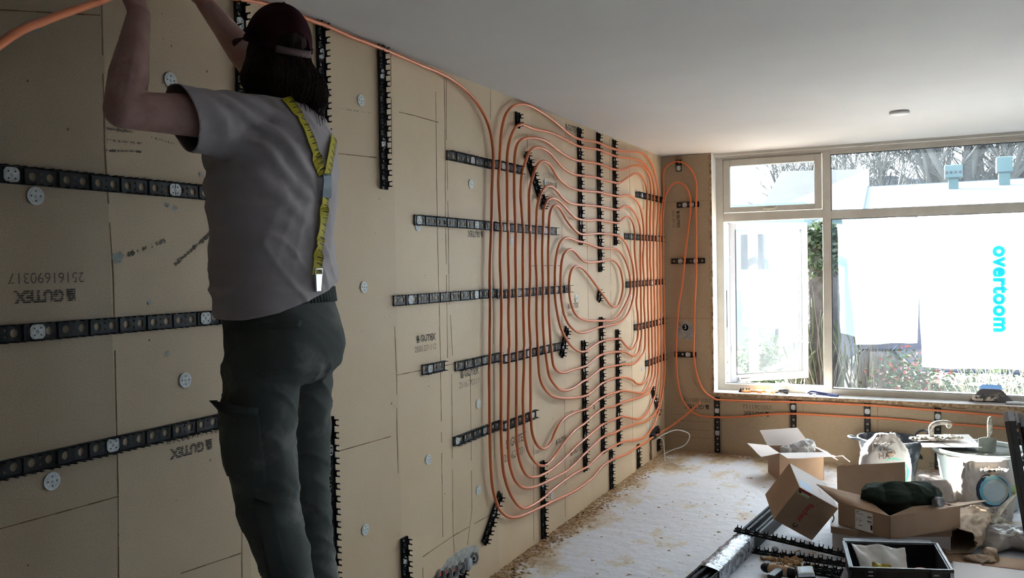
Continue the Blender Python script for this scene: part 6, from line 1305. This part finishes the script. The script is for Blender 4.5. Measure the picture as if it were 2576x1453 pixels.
# its contents
def warped(name, pts, m, label, cat, amp=.012, seed=0, nx=22, ny=16, t=.001):
    p = [V(q) for q in pts]; n = (p[1]-p[0]).cross(p[3]-p[0]).normalized(); vs = []; fs = []
    for j in range(ny+1):
        for i in range(nx+1):
            u, v = i/nx, j/ny; q = (p[0]*(1-u)+p[1]*u)*(1-v)+(p[3]*(1-u)+p[2]*u)*v
            vs.append(q+n*amp*(noise.noise(V((u*3+seed, v*2.2, seed)))+.35*noise.noise(V((u*9+seed, v*8, seed))))*2)
    for j in range(ny):
        for i in range(nx): a = j*(nx+1)+i; fs.append((a, a+nx+1, a+nx+2, a+1))
    b = MB(); b.add(vs, fs, 0, True); o = b.build(name, m); o.modifiers.new('t', 'SOLIDIFY').thickness = t; return tag(o, label, cat)
I = tx0+un_*.012+dn_*.012
warped('paper_bag', [I+ty0*.03+dn_*.30+up*.235, I+ty0*.62+dn_*.315+up*.215, I+ty0*.60+dn_*.10+up*.075, I+ty0*.18+dn_*.10+up*.07], 'paper', 'crumpled white paper bag sticking out of the black toolbox', 'paper bag', .014, 3)
warped('yellow_pouch', [I+ty0*.22+dn_*.16+up*.185, I+ty0*.40+dn_*.13+up*.19, I+ty0*.56+dn_*.02+up*.13, I+ty0*.20+dn_*.02+up*.13], 'yellow', 'dull yellow pouch inside the black toolbox', 'pouch', .008, 5, t=.012)
b = MB(); mm_ = frame_mtx(I+ty0*.74+dn_*.13+up*.100, un_, dn_+up*.5); b.lathe([(.024, 0), (.060, 0), (.062, .003), (.062, .042), (.060, .045), (.024, .045)], 36, 0, mm_, closed=True); tag(b.build('red_tape_roll', 'red'), 'red tape roll in the right end of the black toolbox', 'tape roll')
b = MB(); mm_ = frame_mtx(I+ty0*.60+dn_*.045+up*.195, un_, dn_); b.box((-.035, -.012, -.05), (.035, .012, -.045), 0, mm_); b.box((-.045, -.013, -.046), (.015, .013, -.038), 0, mm_); tag(b.build('scraper_blade', 'grey_metal', None, .001), 'flat grey scraper lying beside the red tape roll', 'scraper')
b = MB(); tb_slab(b, I+un_*.004+dn_*.006+up*.006, ty0-un_*.040, td-dn_*.040, up*.07); tag(b.build('grey_tray', 'navy', None, .003), 'dark tray filling the bottom of the black toolbox', 'tray')
# grey panel leaning left of the toolbox, boards at the right, carton edge in front
b = MB(); b.quad([(1.715, 4.62, 0), (1.795, 4.385, 0), (1.795, 4.40, .17), (1.775, 4.52, .165)], .006); tag(b.build('felt_sheet', mat('grey_felt', (.30, .28, .30), .9)), 'grey sloping panel propped against the left side of the black toolbox', 'panel')
b = MB(); b.quad([(2.233, 5.300, .004), (2.95, 5.26, .004), (2.95, 5.50, .004), (2.20, 5.48, .004)], .006); tag(b.build('brown_cardboard_sheet', 'card'), 'flat brown cardboard sheet under the empty paper sack', 'cardboard sheet')
b = MB(); b.quad([(2.262, 4.80, .012), (3.0, 4.85, .012), (3.0, 5.21, .012), (2.262, 5.235, .012)], .022, 0); wbd = b.build('white_board', 'white_or_lit_card', None, .002); tag(wbd, 'large white board lying flat right of the black toolbox', 'board')
b = MB(); b.tube([(2.262, 5.236, .033), (2.6, 5.224, .034), (3.0, 5.211, .033)], .0035, 6); b.tube([(2.40, 5.222, .036), (2.7, 5.212, .036), (3.0, 5.20, .036)], .002, 6); b.build('torn_edge', mat('pink_torn_edge', (.62, .36, .28), .9), wbd)
b = MB(); b.tube(catmull([(2.50, 5.02, .036), (2.54, 5.0, .04), (2.58, 5.01, .036)], 4), .006, 6); b.tube([(2.52, 4.97, .037), (2.58, 4.96, .037)], .006, 6); tag(b.build('cyan_scrap', 'cyan'), 'cyan printed scrap lying on the large white board', 'scrap')
b = MB(); b.box((0, 0, 0), (.50, .30, .004)); mt_ = frame_mtx((2.035, 4.225, .235), (.98, .19, 0), (-.19, .98, -.10))
b = MB(); b.box((0, -.35, 0), (.55, 0, .006), 0, mt_); b.box((0.004, -.34, -.235), (.54, -.334, 0), 0, mt_); b.box((0.004, -.01, -.235), (.54, -.004, 0), 0, mt_); tag(b.build('front_carton', 'card'), 'brown carton whose top edge shows at the bottom of the frame before the toolbox', 'carton')

# ---------------------------------------------------------------- bundle of wrapped rails, loose rails on the floor
BD = V((.115, 1, 0)).normalized(); BN = V((BD.y, -BD.x, 0)); B0 = V((.965, 3.70, 0)); BL = 2.42
bun = empty('rail_bundle', B0, 'long bundle of nested black rails wrapped in shiny tape on the floor', 'rail bundle')
b = MB(); W = .105
def bslab(s0, s1, w0, w1, z0, z1, mi=0): tb_slab(b, B0+BD*s0+BN*w0+up*z0, BD*(s1-s0), BN*(w1-w0), up*(z1-z0), mi)
bslab(0, BL, 0, .004, 0, .080); bslab(0, BL, W-.004, W, 0, .078); bslab(0, BL, .004, W-.004, .055, .058); bslab(0, BL, .036, .040, .05, .080); bslab(0, BL, .066, .070, .05, .070); bslab(0, BL, .0, W, 0, .006)
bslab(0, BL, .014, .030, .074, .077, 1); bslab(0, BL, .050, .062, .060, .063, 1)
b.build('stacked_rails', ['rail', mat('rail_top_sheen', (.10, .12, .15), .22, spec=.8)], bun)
b = MB(); s = 0
while s < BL:
    bslab(s, s+.010, .000, .013, .078, .090); bslab(s, s+.010, .031, .044, .078, .090); s += .020
b.build('clips', 'rail', bun)
b = MB(); s = .03
while s < BL-.04: bslab(s, s+.022, W, W+.0008, .026, .050); s += .05
b.build('side_slots', 'disc_hole', bun)
b = MB(); n = 40; vs = []; fs = []
for i in range(n+1):
    s = .78+.62*i/n
    sec = [(-.004, .0), (-.005, .04), (-.004, .086), (.01, .094), (.04, .094), (.07, .090), (.10, .084), (W+.004, .076), (W+.005, .04), (W+.004, .002)]
    for k, (w, z) in enumerate(sec):
        e = .005*noise.noise(V((s*22, k*1.3, 3)))+.003*noise.noise(V((s*60, k*2.3, 7))); vs.append(B0+BD*s+BN*(w+e*(1 if k > 5 else -1))+up*(z+abs(e)))
for i in range(n):
    for k in range(9): fs.append((i*10+k, i*10+k+1, (i+1)*10+k+1, (i+1)*10+k))
b.add(vs, fs, 0, True); o = b.build('wrapping_tape', 'foil', bun); o['label'] = 'shiny clear tape wrapped round the bundle'
def floor_rail(p0, p1, label, up_axis=(0, 0, 1), tiltx=0):
    p0, p1 = V(p0), V(p1); d = (p1-p0); ln = d.normalized(); side = ln.cross(V(up_axis)).normalized(); nn = side.cross(ln).normalized()
    if tiltx: M_ = Matrix.Rotation(R(tiltx), 3, ln); nn = M_ @ nn
    return rail(p0, ln, nn.cross(ln), d.length, label, 'loose black clip rails on the floor')
floor_rail((1.108, 5.130, .096), (1.765, 5.165, .004), 'loose clip rail sloping from on top of the wrapped bundle to the toolbox')
floor_rail((1.226, 5.066, .001), (1.77, 5.030, .001), 'loose clip rail on the floor just in front of the sloping one')
floor_rail((1.520, 4.925, .001), (1.80, 4.895, .001), 'short loose clip rail end near the toolbox, third from the sloping one')
floor_rail((1.565, 4.845, .001), (1.82, 4.820, .001), 'short loose clip rail end near the toolbox, nearest the camera')

# hand tools at the bottom edge
dr_ = empty('cordless_driver', (1.42, 4.74, 0), 'tan and black cordless driver lying on the floor at the bottom edge', 'power tool')
m_ = frame_mtx((1.425, 4.725, .035), (.95, -.20, 0), (.2, .95, 0))
crumple('motor_housing', [(m_ @ V((-.02, .0, .0)), (.045, .034, .034)), (m_ @ V((.03, .0, .0)), (.04, .032, .032))], .005, .0015, 'tan_tool', None, None, 1, 9, dr_)
b = MB(); b.tube([m_ @ V((-.06, 0, 0)), m_ @ V((-.085, 0, 0)), m_ @ V((-.10, 0, 0))], [.028, .024, .012], 16); b.box((-.01, -.15, -.02), (.03, -.02, .02), 0, m_); b.tube([m_ @ V((.05, 0, 0)), m_ @ V((.085, 0, 0))], [.031, .026], 16); b.build('grip', 'black', dr_, .004)
b = MB()
for k in range(4): b.tube([m_ @ V((-.01+k*.012, -.010, .034)), m_ @ V((-.01+k*.012, .012, .034))], .0022, 6)
b.build('vent_slots', 'ink', dr_)
ms = empty('laser_meter', (1.56, 4.74, 0), 'dark handheld meter with grey screen on the floor beside the cordless driver', 'meter')
m_ = frame_mtx((1.555, 4.745, .03), (.97, .2, .12), (-.2, .95, 0.1))
b = MB(); b.box((-.045, -.09, -.025), (.045, .045, .02), 0, m_); b.build('case', 'black', ms, .006)
b = MB(); b.box((-.024, -.035, .0205), (.030, .030, .0225), 0, m_); b.build('screen', 'screen', ms)
b = MB(); b.box((-.034, -.045, .0195), (.040, .040, .0212), 0, m_); b.build('bezel', 'disc', ms)

# fibre dust swept along the walls and clumps on the floor
def debris(name, label, n, fn, m, rmin, rmax, seed):
    rr = random.Random(seed); b = MB()
    for i in range(n):
        x, y = fn(rr); r = rr.uniform(rmin, rmax)*(rr.random()**.8+.3); k = rr.randint(5, 7); a0 = rr.uniform(0, 6); h = r*rr.uniform(.25, .7)
        vs = [(x+r*(.6+.6*rr.random())*math.cos(a0+2*math.pi*j/k)*1.3, y+r*(.6+.6*rr.random())*math.sin(a0+2*math.pi*j/k), .0006) for j in range(k)] + [(x+r*.3*rr.uniform(-1, 1), y+r*.3*rr.uniform(-1, 1), h)]
        b.add(vs, [(j, (j+1) % k, k) for j in range(k)], 0, False)
    o = b.build(name, m); return tag(o, label, 'debris', kind='stuff')
debris('fibre_dust', 'brown wood fibre dust and crumbs along the foot of the left wall', 4200, lambda r: (abs(r.gauss(0, .065))+.003, r.uniform(3.2, 7.58)), 'fluff', .003, .012, 1)
debris('fibre_dust', 'brown wood fibre dust along the foot of the far wall', 1100, lambda r: (r.uniform(.02, 4.0), 7.60-abs(r.gauss(0, .07))), 'fluff', .003, .012, 2)
debris('floor_crumbs', 'scattered crumbs and chips on the pale floor', 420, lambda r: (r.uniform(.2, 2.6), r.uniform(3.6, 7.4)), 'fluff', .003, .010, 3)
debris('board_chips', 'small dark chips along the wall foot near the sockets', 160, lambda r: (abs(r.gauss(0, .05))+.01, r.uniform(3.6, 5.6)), 'joint', .005, .014, 4)
crumple('fibre_clump', [((1.36, 4.97, .006), (.07, .02, .009)), ((1.46, 4.95, .008), (.05, .03, .012)), ((1.42, 4.90, .004), (.07, .012, .007))], .004, .010, 'fluff', 'long brown clump of wood fibre in front of the loose rails', 'fibre clump', 4, 40, fold=(30, 40, 30))
crumple('fibre_clump', [((1.47, 5.0, .008), (.035, .02, .012)), ((1.44, 5.01, .006), (.03, .02, .010))], .004, .008, 'fluff', 'small brown clump of wood fibre against the second loose rail', 'fibre clump', 8, 40, fold=(30, 40, 30))
b = MB().ball((1.345, 5.115, .018), (.022, .020, .018), 14); tag(b.build('plastic_scrap', 'plastic'), 'translucent round plastic scrap between the loose rails', 'plastic scrap')

# ---------------------------------------------------------------- things on the sill
SZ = SILL_Z+.001
b = MB(); me = rail_mesh(.10); o = bpy.data.objects.new('clip_rail', me); COL.objects.link(o); o.matrix_world = frame_mtx((.650, 7.70, SZ), (1, .08, 0), (-.08, 1, 0)); tag(o, 'short offcut of black clip rail on the window sill beside the orange clamps', 'clip rail')
def clamp(x, y, ang, label):
    r_ = empty('spring_clamp', (x, y, SZ), label, 'clamp', None, R(ang))
    b = MB(); b.tube(catmull([(-.085, .012, .012), (-.03, .018, .014), (.0, .006, .014), (.04, .004, .012), (.09, .010, .011)], 4), .010, 8, 0, True, .7); b.build('jaw', 'orange', r_, world=False)
    b = MB(); b.tube(catmull([(-.07, -.028, .012), (-.03, -.012, .013), (.0, -.002, .014), (.04, -.014, .012), (.08, -.030, .011)], 4), .010, 8, 0, True, .7); b.build('jaw', 'orange', r_, world=False)
    b = MB(); b.tube([(.0, 0, .004), (.0, 0, .026)], .007, 10); b.build('pivot', 'metal', r_, world=False); return r_
clamp(.765, 7.672, 14, 'left orange spring clamp on the window sill'); clamp(.875, 7.685, -22, 'right orange spring clamp on the window sill beside the dark grip')
b = MB(); b.tube([(.925, 7.675, SZ+.008), (.985, 7.700, SZ+.008)], .007, 10); tag(b.build('navy_pen', 'navy'), 'navy marker stub on the sill between the clamp and the black block', 'marker')
b = MB(); b.tube(catmull([(.985, 7.715, SZ+.02), (1.03, 7.72, SZ+.024), (1.07, 7.72, SZ+.018)], 3), [.017]*3+[.021]*3+[.016], 14, 0, True, 1.3); tag(b.build('sanding_block', 'black', None), 'black rounded block on the sill under the casement', 'block')
b = MB(); b.tube([(.875, 7.745, SZ+.012), (.94, 7.765, SZ+.03), (.985, 7.775, SZ+.05)], .0042, 8); b.tube([(.985, 7.775, SZ+.05), (1.0, 7.74, SZ+.028)], .003, 8); tag(b.build('white_rod', 'disc'), 'thin white rod leaning across the casement frame on the sill', 'rod')
pl_ = empty('pipe_cutter', (1.35, 7.675, SZ), 'navy blue pipe cutter pliers lying on the sill below the window mullion', 'pliers')
b = MB(); b.tube(catmull([(1.225, 7.665, SZ+.014), (1.26, 7.675, SZ+.034), (1.32, 7.68, SZ+.026), (1.40, 7.685, SZ+.014), (1.475, 7.69, SZ+.008)], 4), .0085, 8); b.build('handle', 'navy', pl_)
b = MB(); b.tube(catmull([(1.225, 7.650, SZ+.008), (1.27, 7.660, SZ+.016), (1.33, 7.668, SZ+.013), (1.40, 7.67, SZ+.008), (1.47, 7.670, SZ+.008)], 4), .0075, 8); b.build('handle', 'navy', pl_)
b = MB(); b.box((1.215, 7.640, SZ), (1.245, 7.675, SZ+.018)); b.box((1.27, 7.65, SZ), (1.30, 7.67, SZ+.02)); b.build('jaw', 'metal', pl_, .002)
# trapezoid trowel and its brush, upright against the glass
tw = empty('margin_trowel', (2.60, 7.75, SZ), 'dark trapezoid plaster tool with pale handle leaning on the wide window at the sill', 'trowel')
m_ = frame_mtx((2.615, 7.715, SZ+.002), (1, .0, 0), (0, .55, 1))
b = MB(); b.ext([(-.175, 0), (.150, 0), (.062, .105), (.040, .112), (-.070, .112), (-.092, .105)], .004, 0, m_); b.build('blade', mat('dark_tool_steel', (.14, .12, .13), .6), tw)
b = MB(); b.ext([(-.10, .112), (.075, .112), (.045, .150), (-.075, .150)], .004, 0, m_ @ Matrix.Translation((0, .0, -.001))); b.build('upper_edge', 'film', tw)
b = MB(); b.box((-.060, .050, .004), (.075, .064, .012), 0, m_); b.box((-.005, .062, .004), (.060, .085, .012), 0, m_); b.box((.015, .010, .004), (.045, .060, .012), 0, m_); b.build('bracket', 'mortar_light', tw, .002)
b = MB(); b.tube([m_ @ V((-.150, .022, .026)), m_ @ V((-.135, .022, .028)), m_ @ V((-.06, .022, .028)), m_ @ V((.015, .022, .026))], [.012, .022, .021, .017], 16); hd = b.build('handle', mat('cracked_handle', (.60, .52, .42), .7, col2=(.05, .05, .05), scale=30, thresh=(.48, .55)), tw)
b = MB(); b.tube(catmull([(2.70, 7.68, SZ+.010), (2.76, 7.685, SZ+.012), (2.83, 7.685, SZ+.010)], 4), .012, 10, 0, True, 1.8); b.tube([(2.83, 7.685, SZ+.010), (3.0, 7.70, SZ+.010)], .004, 8); tag(b.build('white_knife', 'disc'), 'white-handled knife lying on the sill at the right edge', 'knife')

# ---------------------------------------------------------------- outside
b = MB(); b.box((-40, FAR_Y+.26, -.30), (50, 70, -.12)); structure(b.build('ground', 'pave'))
b = MB(); b.box((-1, FAR_Y+.26, -.12), (8, 9.9, -.06)); structure(b.build('garden_bed', 'fluff'))
def leaf_cloud(b, c, rad, n, size, rr, mi=(0,), shell=.55):
    c = V(c)
    for i in range(n):
        d = V((rr.gauss(0, 1), rr.gauss(0, 1), rr.gauss(0, 1))).normalized(); q = rr.uniform(shell, 1)
        p = c + V((d.x*rad[0], d.y*rad[1], d.z*rad[2]))*q
        u = V((rr.gauss(0, 1), rr.gauss(0, 1), rr.gauss(0, .6))).normalized(); w = u.cross(V((rr.gauss(0, 1), rr.gauss(0, 1), rr.gauss(0, 1)))).normalized(); s = size*rr.uniform(.6, 1.3)
        b.add([p-u*s, p-w*s*.45+u*s*.1, p+u*s, p+w*s*.45+u*s*.1], [(0, 1, 2, 3)], rr.choice(mi))
def stems(b, base, n, h, spread, r, rr, kink=.05, mi=0):
    for i in range(n):
        p = V(base)+V((rr.uniform(-.12, .12)*spread*3, rr.uniform(-.1, .1)*spread*3, 0)); d = V((rr.gauss(0, spread), rr.gauss(0, spread*.6), 1)).normalized(); P = [p]; L = h*rr.uniform(.6, 1.1)
        for k in range(6): p = p+d*L/6; d = (d+V((rr.gauss(0, kink), rr.gauss(0, kink), .04))).normalized(); P.append(p.copy())
        b.tube(P, [r*(1-.75*k/6) for k in range(7)], 5, mi)
def shrub(name, c, rad, n, size, label, mats, seed, nst=14, h=.8, group=None, mi=(0,)):
    rr = random.Random(seed); root = empty(name, (c[0], c[1], -.12), label, 'shrub', group)
    if n: b = MB(); leaf_cloud(b, c, rad, n, size, rr, mi, .2); b.build('foliage', mats, root)
    b = MB(); stems(b, (c[0], c[1], -.12), nst, h, rad[0]*.8, .008, rr); b.build('stems', 'twig', root); return root
shrub('leafy_shrub', (2.02, 9.3, .42), (.50, .35, .42), 2300, .030, 'shrub with small red and green leaves below the blank paper sheet', ['leaf', 'red_leaf', 'ivy'], 1, 10, .8, None, (0, 0, 1, 2, 2))
shrub('leafy_shrub', (2.75, 9.3, .28), (.55, .35, .40), 2300, .028, 'dark green shrub below the printed sheet outside', ['ivy', 'leaf'], 2, 12, .7, None, (0, 0, 1))
shrub('leafy_shrub', (3.55, 9.4, .22), (.50, .35, .42), 1500, .028, 'dark green shrub at the far right outside the window', ['ivy'], 3, 12, .7)
shrub('twiggy_shrub', (1.62, 9.3, .2), (.2, .2, .2), 0, .03, 'leafless twiggy shrub just right of the window mullion', ['ivy'], 4, 60, 1.25)
shrub('leafy_shrub', (.35, 10.6, .45), (.42, .35, .42), 700, .05, 'green leafy shrub seen through the lower left of the casement', ['leaf', 'ivy'], 5, 8, .8, None, (0, 1))
shrub('twiggy_shrub', (.95, 10.4, .2), (.35, .2, .2), 0, .03, 'leafless branching shrub seen through the open casement glass', ['ivy'], 6, 36, 1.15)
rr = random.Random(8); root = empty('tree', (1.12, 10.05, -.12), 'thick weathered tree trunk topped with ivy, behind the window mullion', 'tree')
b = MB(); P = [(1.15, 10.05, -.15), (1.13, 10.05, .5), (1.12, 10.05, 1.0), (1.115, 10.05, 1.5), (1.12, 10.05, 2.05)]; b.tube(catmull(P, 4), [.24, .22, .205, .195, .19, .185, .18, .178, .175, .172, .17, .17, .17, .17, .165, .15, .12], 18)
tk = b.build('trunk', 'bark', root); displace(tk.data, lambda p, n: .012*noise.noise(V((p.x*14, p.y*14, p.z*3))))
b = MB(); leaf_cloud(b, (1.12, 10.0, 1.92), (.24, .22, .22), 900, .045, rr, (0,), .55); leaf_cloud(b, (1.15, 9.98, 1.65), (.20, .2, .2), 350, .045, rr, (0,), .7); b.build('ivy_crown', 'ivy', root)
b = MB(); 
for k in range(34):
    a = rr.uniform(-2.9, .1); p = V((1.13+.27*math.cos(a), 10.05+.27*math.sin(a), -.12)); P = [p]
    top = rr.uniform(.7, 1.7)
    for j in range(8): p = p+V((rr.gauss(0, .03), rr.gauss(0, .02), top/8)); P.append(p.copy())
    b.tube(P, .011, 5)
b.build('climbing_stems', 'moss_twig', root)
b = MB(); stems(b, (1.15, 9.7, -.12), 20, 1.9, .20, .007, rr, .10); b.build('twigs', 'twig', root)
b = MB(); rr = random.Random(12)
for i in range(260):
    x = rr.uniform(2.5, 3.6); y = rr.uniform(8.8, 9.1); p = V((x, y, -.06)); d = V((rr.gauss(.1, .35), rr.gauss(0, .2), 1)).normalized(); P = [p]; L = rr.uniform(.45, .95)
    for k in range(4): p = p+d*L/4; d = (d+V((.12*rr.choice((-1, 1)), 0, -.12))).normalized(); P.append(p.copy())
    b.tube(P, .0028, 4)
tag(b.build('dry_grass', 'dry_grass'), 'pale dry grass blades in front of the shrubs, below the printed sheet', 'grass', kind='stuff')
# navy van parked across
vn = empty('parked_van', (2.18, 13.4, -.12), 'dark navy van parked outside behind the paper sheets', 'van')
b = MB(); b.ext([(-1.52, .38), (-1.50, 1.0), (-1.40, 1.25), (-1.05, 1.85), (-.9, 1.92), (2.5, 1.92), (2.6, 1.8), (2.65, .45), (2.2, .35), (1.95, .62), (1.5, .62), (1.25, .32), (-.15, .32), (-.40, .60), (-.85, .60), (-1.1, .32)], 1.7, 0, Matrix(((1, 0, 0, 2.18), (0, 0, 1, 12.6), (0, 1, 0, -.12), (0, 0, 0, 1))))
b.build('van_body', 'van', vn, .03)
b = MB(); b.box((1.3, 12.585, 1.1), (2.2, 12.60, 1.6)); b.box((2.3, 12.585, 1.1), (3.3, 12.60, 1.6)); b.build('side_window', 'car_glass', vn)
for x in (1.55, 3.90): MB().lathe([(0, 0), (.2, 0), (.32, .02), (.33, .18), (0, .2)], 28, 0, Matrix(((1, 0, 0, x), (0, 0, 1, 12.62), (0, 1, 0, .21), (0, 0, 0, 1)))).build('wheel', 'black', vn)

# low building with pale roof and two vent cowls
gb = empty('low_building', (9, 22, 0), 'low building with a bright pale pitched roof seen above the transom', 'building')
RY0, RZ0, RY1, RZ1 = 17.0, 2.45, 25.0, 3.57
def roofz(y): return RZ0+(RZ1-RZ0)*(y-RY0)/(RY1-RY0)
b = MB(); b.quad([(1.05, RY0, RZ0), (17, RY0, RZ0), (17, RY1, RZ1), (.70, RY1, RZ1)], .10); b.build('roof', 'roof', gb)
b = MB(); b.quad([(.95, RY0, RZ0+.02), (1.12, RY0, RZ0+.02), (.77, RY1, RZ1+.02), (.60, RY1, RZ1+.02)], .14); b.box((.6, RY1, RZ1-.1), (17, RY1+.2, RZ1+.12)); b.build('roof_edge', 'roof_trim', gb)
b = MB(); b.box((1.2, RY0+.3, -.2), (16.8, RY1, RZ0)); b.build('wall', 'white_wall', gb)
def vent(x, y, w, h, hw, hh, label):
    z = roofz(y); o = empty('roof_vent', (x, y, z+.08), label, 'roof vent', 'pale vents on the roof outside')
    b = MB(); b.box((x-w/2, y-w/2, z+.02), (x+w/2, y+w/2, z+h)); b.build('vent_shaft', 'vent', o)
    b = MB(); b.box((x-hw/2, y-hw/2, z+h-.02), (x+hw/2, y+hw/2, z+h+hh)); o2 = b.build('cowl', 'vent', o, .02)
    if hh < .3:
        b = MB()
        for k in range(4): b.box((x-hw/2+.02+k*hw/4, y-hw/2-.01, z+h+hh*.28), (x-hw/2+hw/4-.02+k*hw/4, y-hw/2+.02, z+h+hh*.48)); 
        b.build('grille', 'tiles', o2)
vent(2.74, 22.5, .21, .36, .37, .28, 'left roof vent with a louvred square cowl'); vent(3.80, 23.0, .23, .40, .33, .34, 'right roof vent, taller with a plain cowl')
# tiled house behind, left
th_ = empty('tiled_house', (-2, 30, 0), 'house with a dark grey tiled roof seen through the upper left panes', 'house')
b = MB(); b.box((-2.0, 26.4, -.2), (.5, 30, 3.1)); b.build('wall', 'white_wall', th_)
b = MB(); b.quad([(-2.3, 26, 2.95), (.75, 26, 2.95), (.62, 28.5, 4.35), (-1.95, 28.5, 4.45)], .15); b.build('roof', 'tiles', th_)
b = MB()
for x in (-1.8, -1.0, -.3): b.box((x, 26.36, .6), (x+.5, 26.42, 2.2))
b.build('window', 'car_glass', th_)
# terrace straight behind the casement
tr_ = empty('terrace_house', (-6, 20, 0), 'white terrace house with large panes seen through the open casement', 'house')
b = MB(); b.box((-9, 19, -.2), (-.15, 24, 2.95)); b.build('wall', 'white_wall', tr_)
for i, (x, z0, z1) in enumerate(((-2.2, .3, 1.1), (-1.45, .3, 1.1), (-.75, .1, 1.9), (-2.2, 1.7, 2.3), (-1.45, 1.55, 2.3))): b = MB(); b.box((x, 18.97, z0), (x+.62, 19.01, z1)); w_ = b.build('window', 'film' if i % 2 else 'tiles', tr_)
# belt of wood and bare trees behind everything
b = MB(); rr = random.Random(21); n = 60; vs = []; fs = []
for i in range(n+1):
    x = -1.4+24*i/n
    for j, (z, y) in enumerate(((-.2, 37), (2.5, 36.6), (4.9+.25*noise.noise(V((x*.7, 0, 0))), 37), (5.2+.3*noise.noise(V((x*.9, 3, 0))), 39), (-.2, 40))): vs.append((x, y+.5*noise.noise(V((x, j, 1))), z))
for i in range(n):
    for j in range(4): fs.append((i*5+j, i*5+j+1, (i+1)*5+j+1, (i+1)*5+j))
b.add(vs, fs, 0, True); leaf = b.build('wood_edge', 'hedge'); tag(leaf, 'dark dense belt of undergrowth behind the roofs', 'undergrowth', kind='stuff')
def bare_tree(x, y, h, r, label, seed, depth=4, lean=0):
    rr = random.Random(seed); root = empty('bare_tree', (x, y, -.2), label, 'tree', 'bare trees behind the low building'); tb_, bb_ = MB(), MB()
    def grow(p, d, L, r, k, mb):
        P = [p]; q = p.copy(); 
        for i in range(4): q = q+d*L/4; d = (d+V((rr.gauss(0, .07), rr.gauss(0, .07), .03))).normalized(); P.append(q.copy())
        mb.tube(P, [r, r*.92, r*.85, r*.78, r*.7], 6 if k < 2 else 4, 0, False)
        if k >= depth: return
        for i in range(4 if k > 0 else 5):
            t = rr.uniform(.35, 1); e = P[min(4, int(t*4))]; nd_ = (d+V((rr.gauss(0, .55), rr.gauss(0, .45), rr.uniform(-.05, .5)))).normalized(); grow(e, nd_, L*rr.uniform(.5, .72), max(.014, r*.5), k+1, bb_)
    grow(V((x, y, -.2)), V((lean, 0, 1)).normalized(), h*.48, r, 0, tb_)
    tb_.build('trunk', 'bark', root); bb_.build('branches', 'twig', root); return root
TREES = [(-.5, 34, 9, .09, 0), (.35, 35, 9, .10, .1), (1.3, 33.5, 9, .08, -.1), (3.05, 34, 12, .16, -.04), (3.62, 33.5, 12, .26, -.03), (4.05, 34, 12, .16, .12), (4.75, 35, 10, .12, 0), (5.3, 34, 10, .12, -.1), (-1.2, 36, 9, .10, .05), (-2.9, 36, 9, .12, .1), (2.2, 35, 10, .10, .15)]
TL_ = ['leftmost slim bare tree above the roof edge', 'second slim bare tree from the left above the roof edge', 'slim bare tree left of the louvred vent', 'bare tree just right of the louvred vent', 'thickest bare tree trunk between the two roof vents', 'leaning bare tree between the two roof vents, left of the tall vent', 'bare tree just right of the tall roof vent', 'bare tree at the far right of the upper pane', 'bare tree behind the tiled roof at the mullion', 'pale bare tree in the upper left pane', 'slim bare tree directly behind the louvred vent']
for k, (x, y, h, r, ln) in enumerate(TREES): bare_tree(x, y, h, r, TL_[k], 50+k, 4, ln)
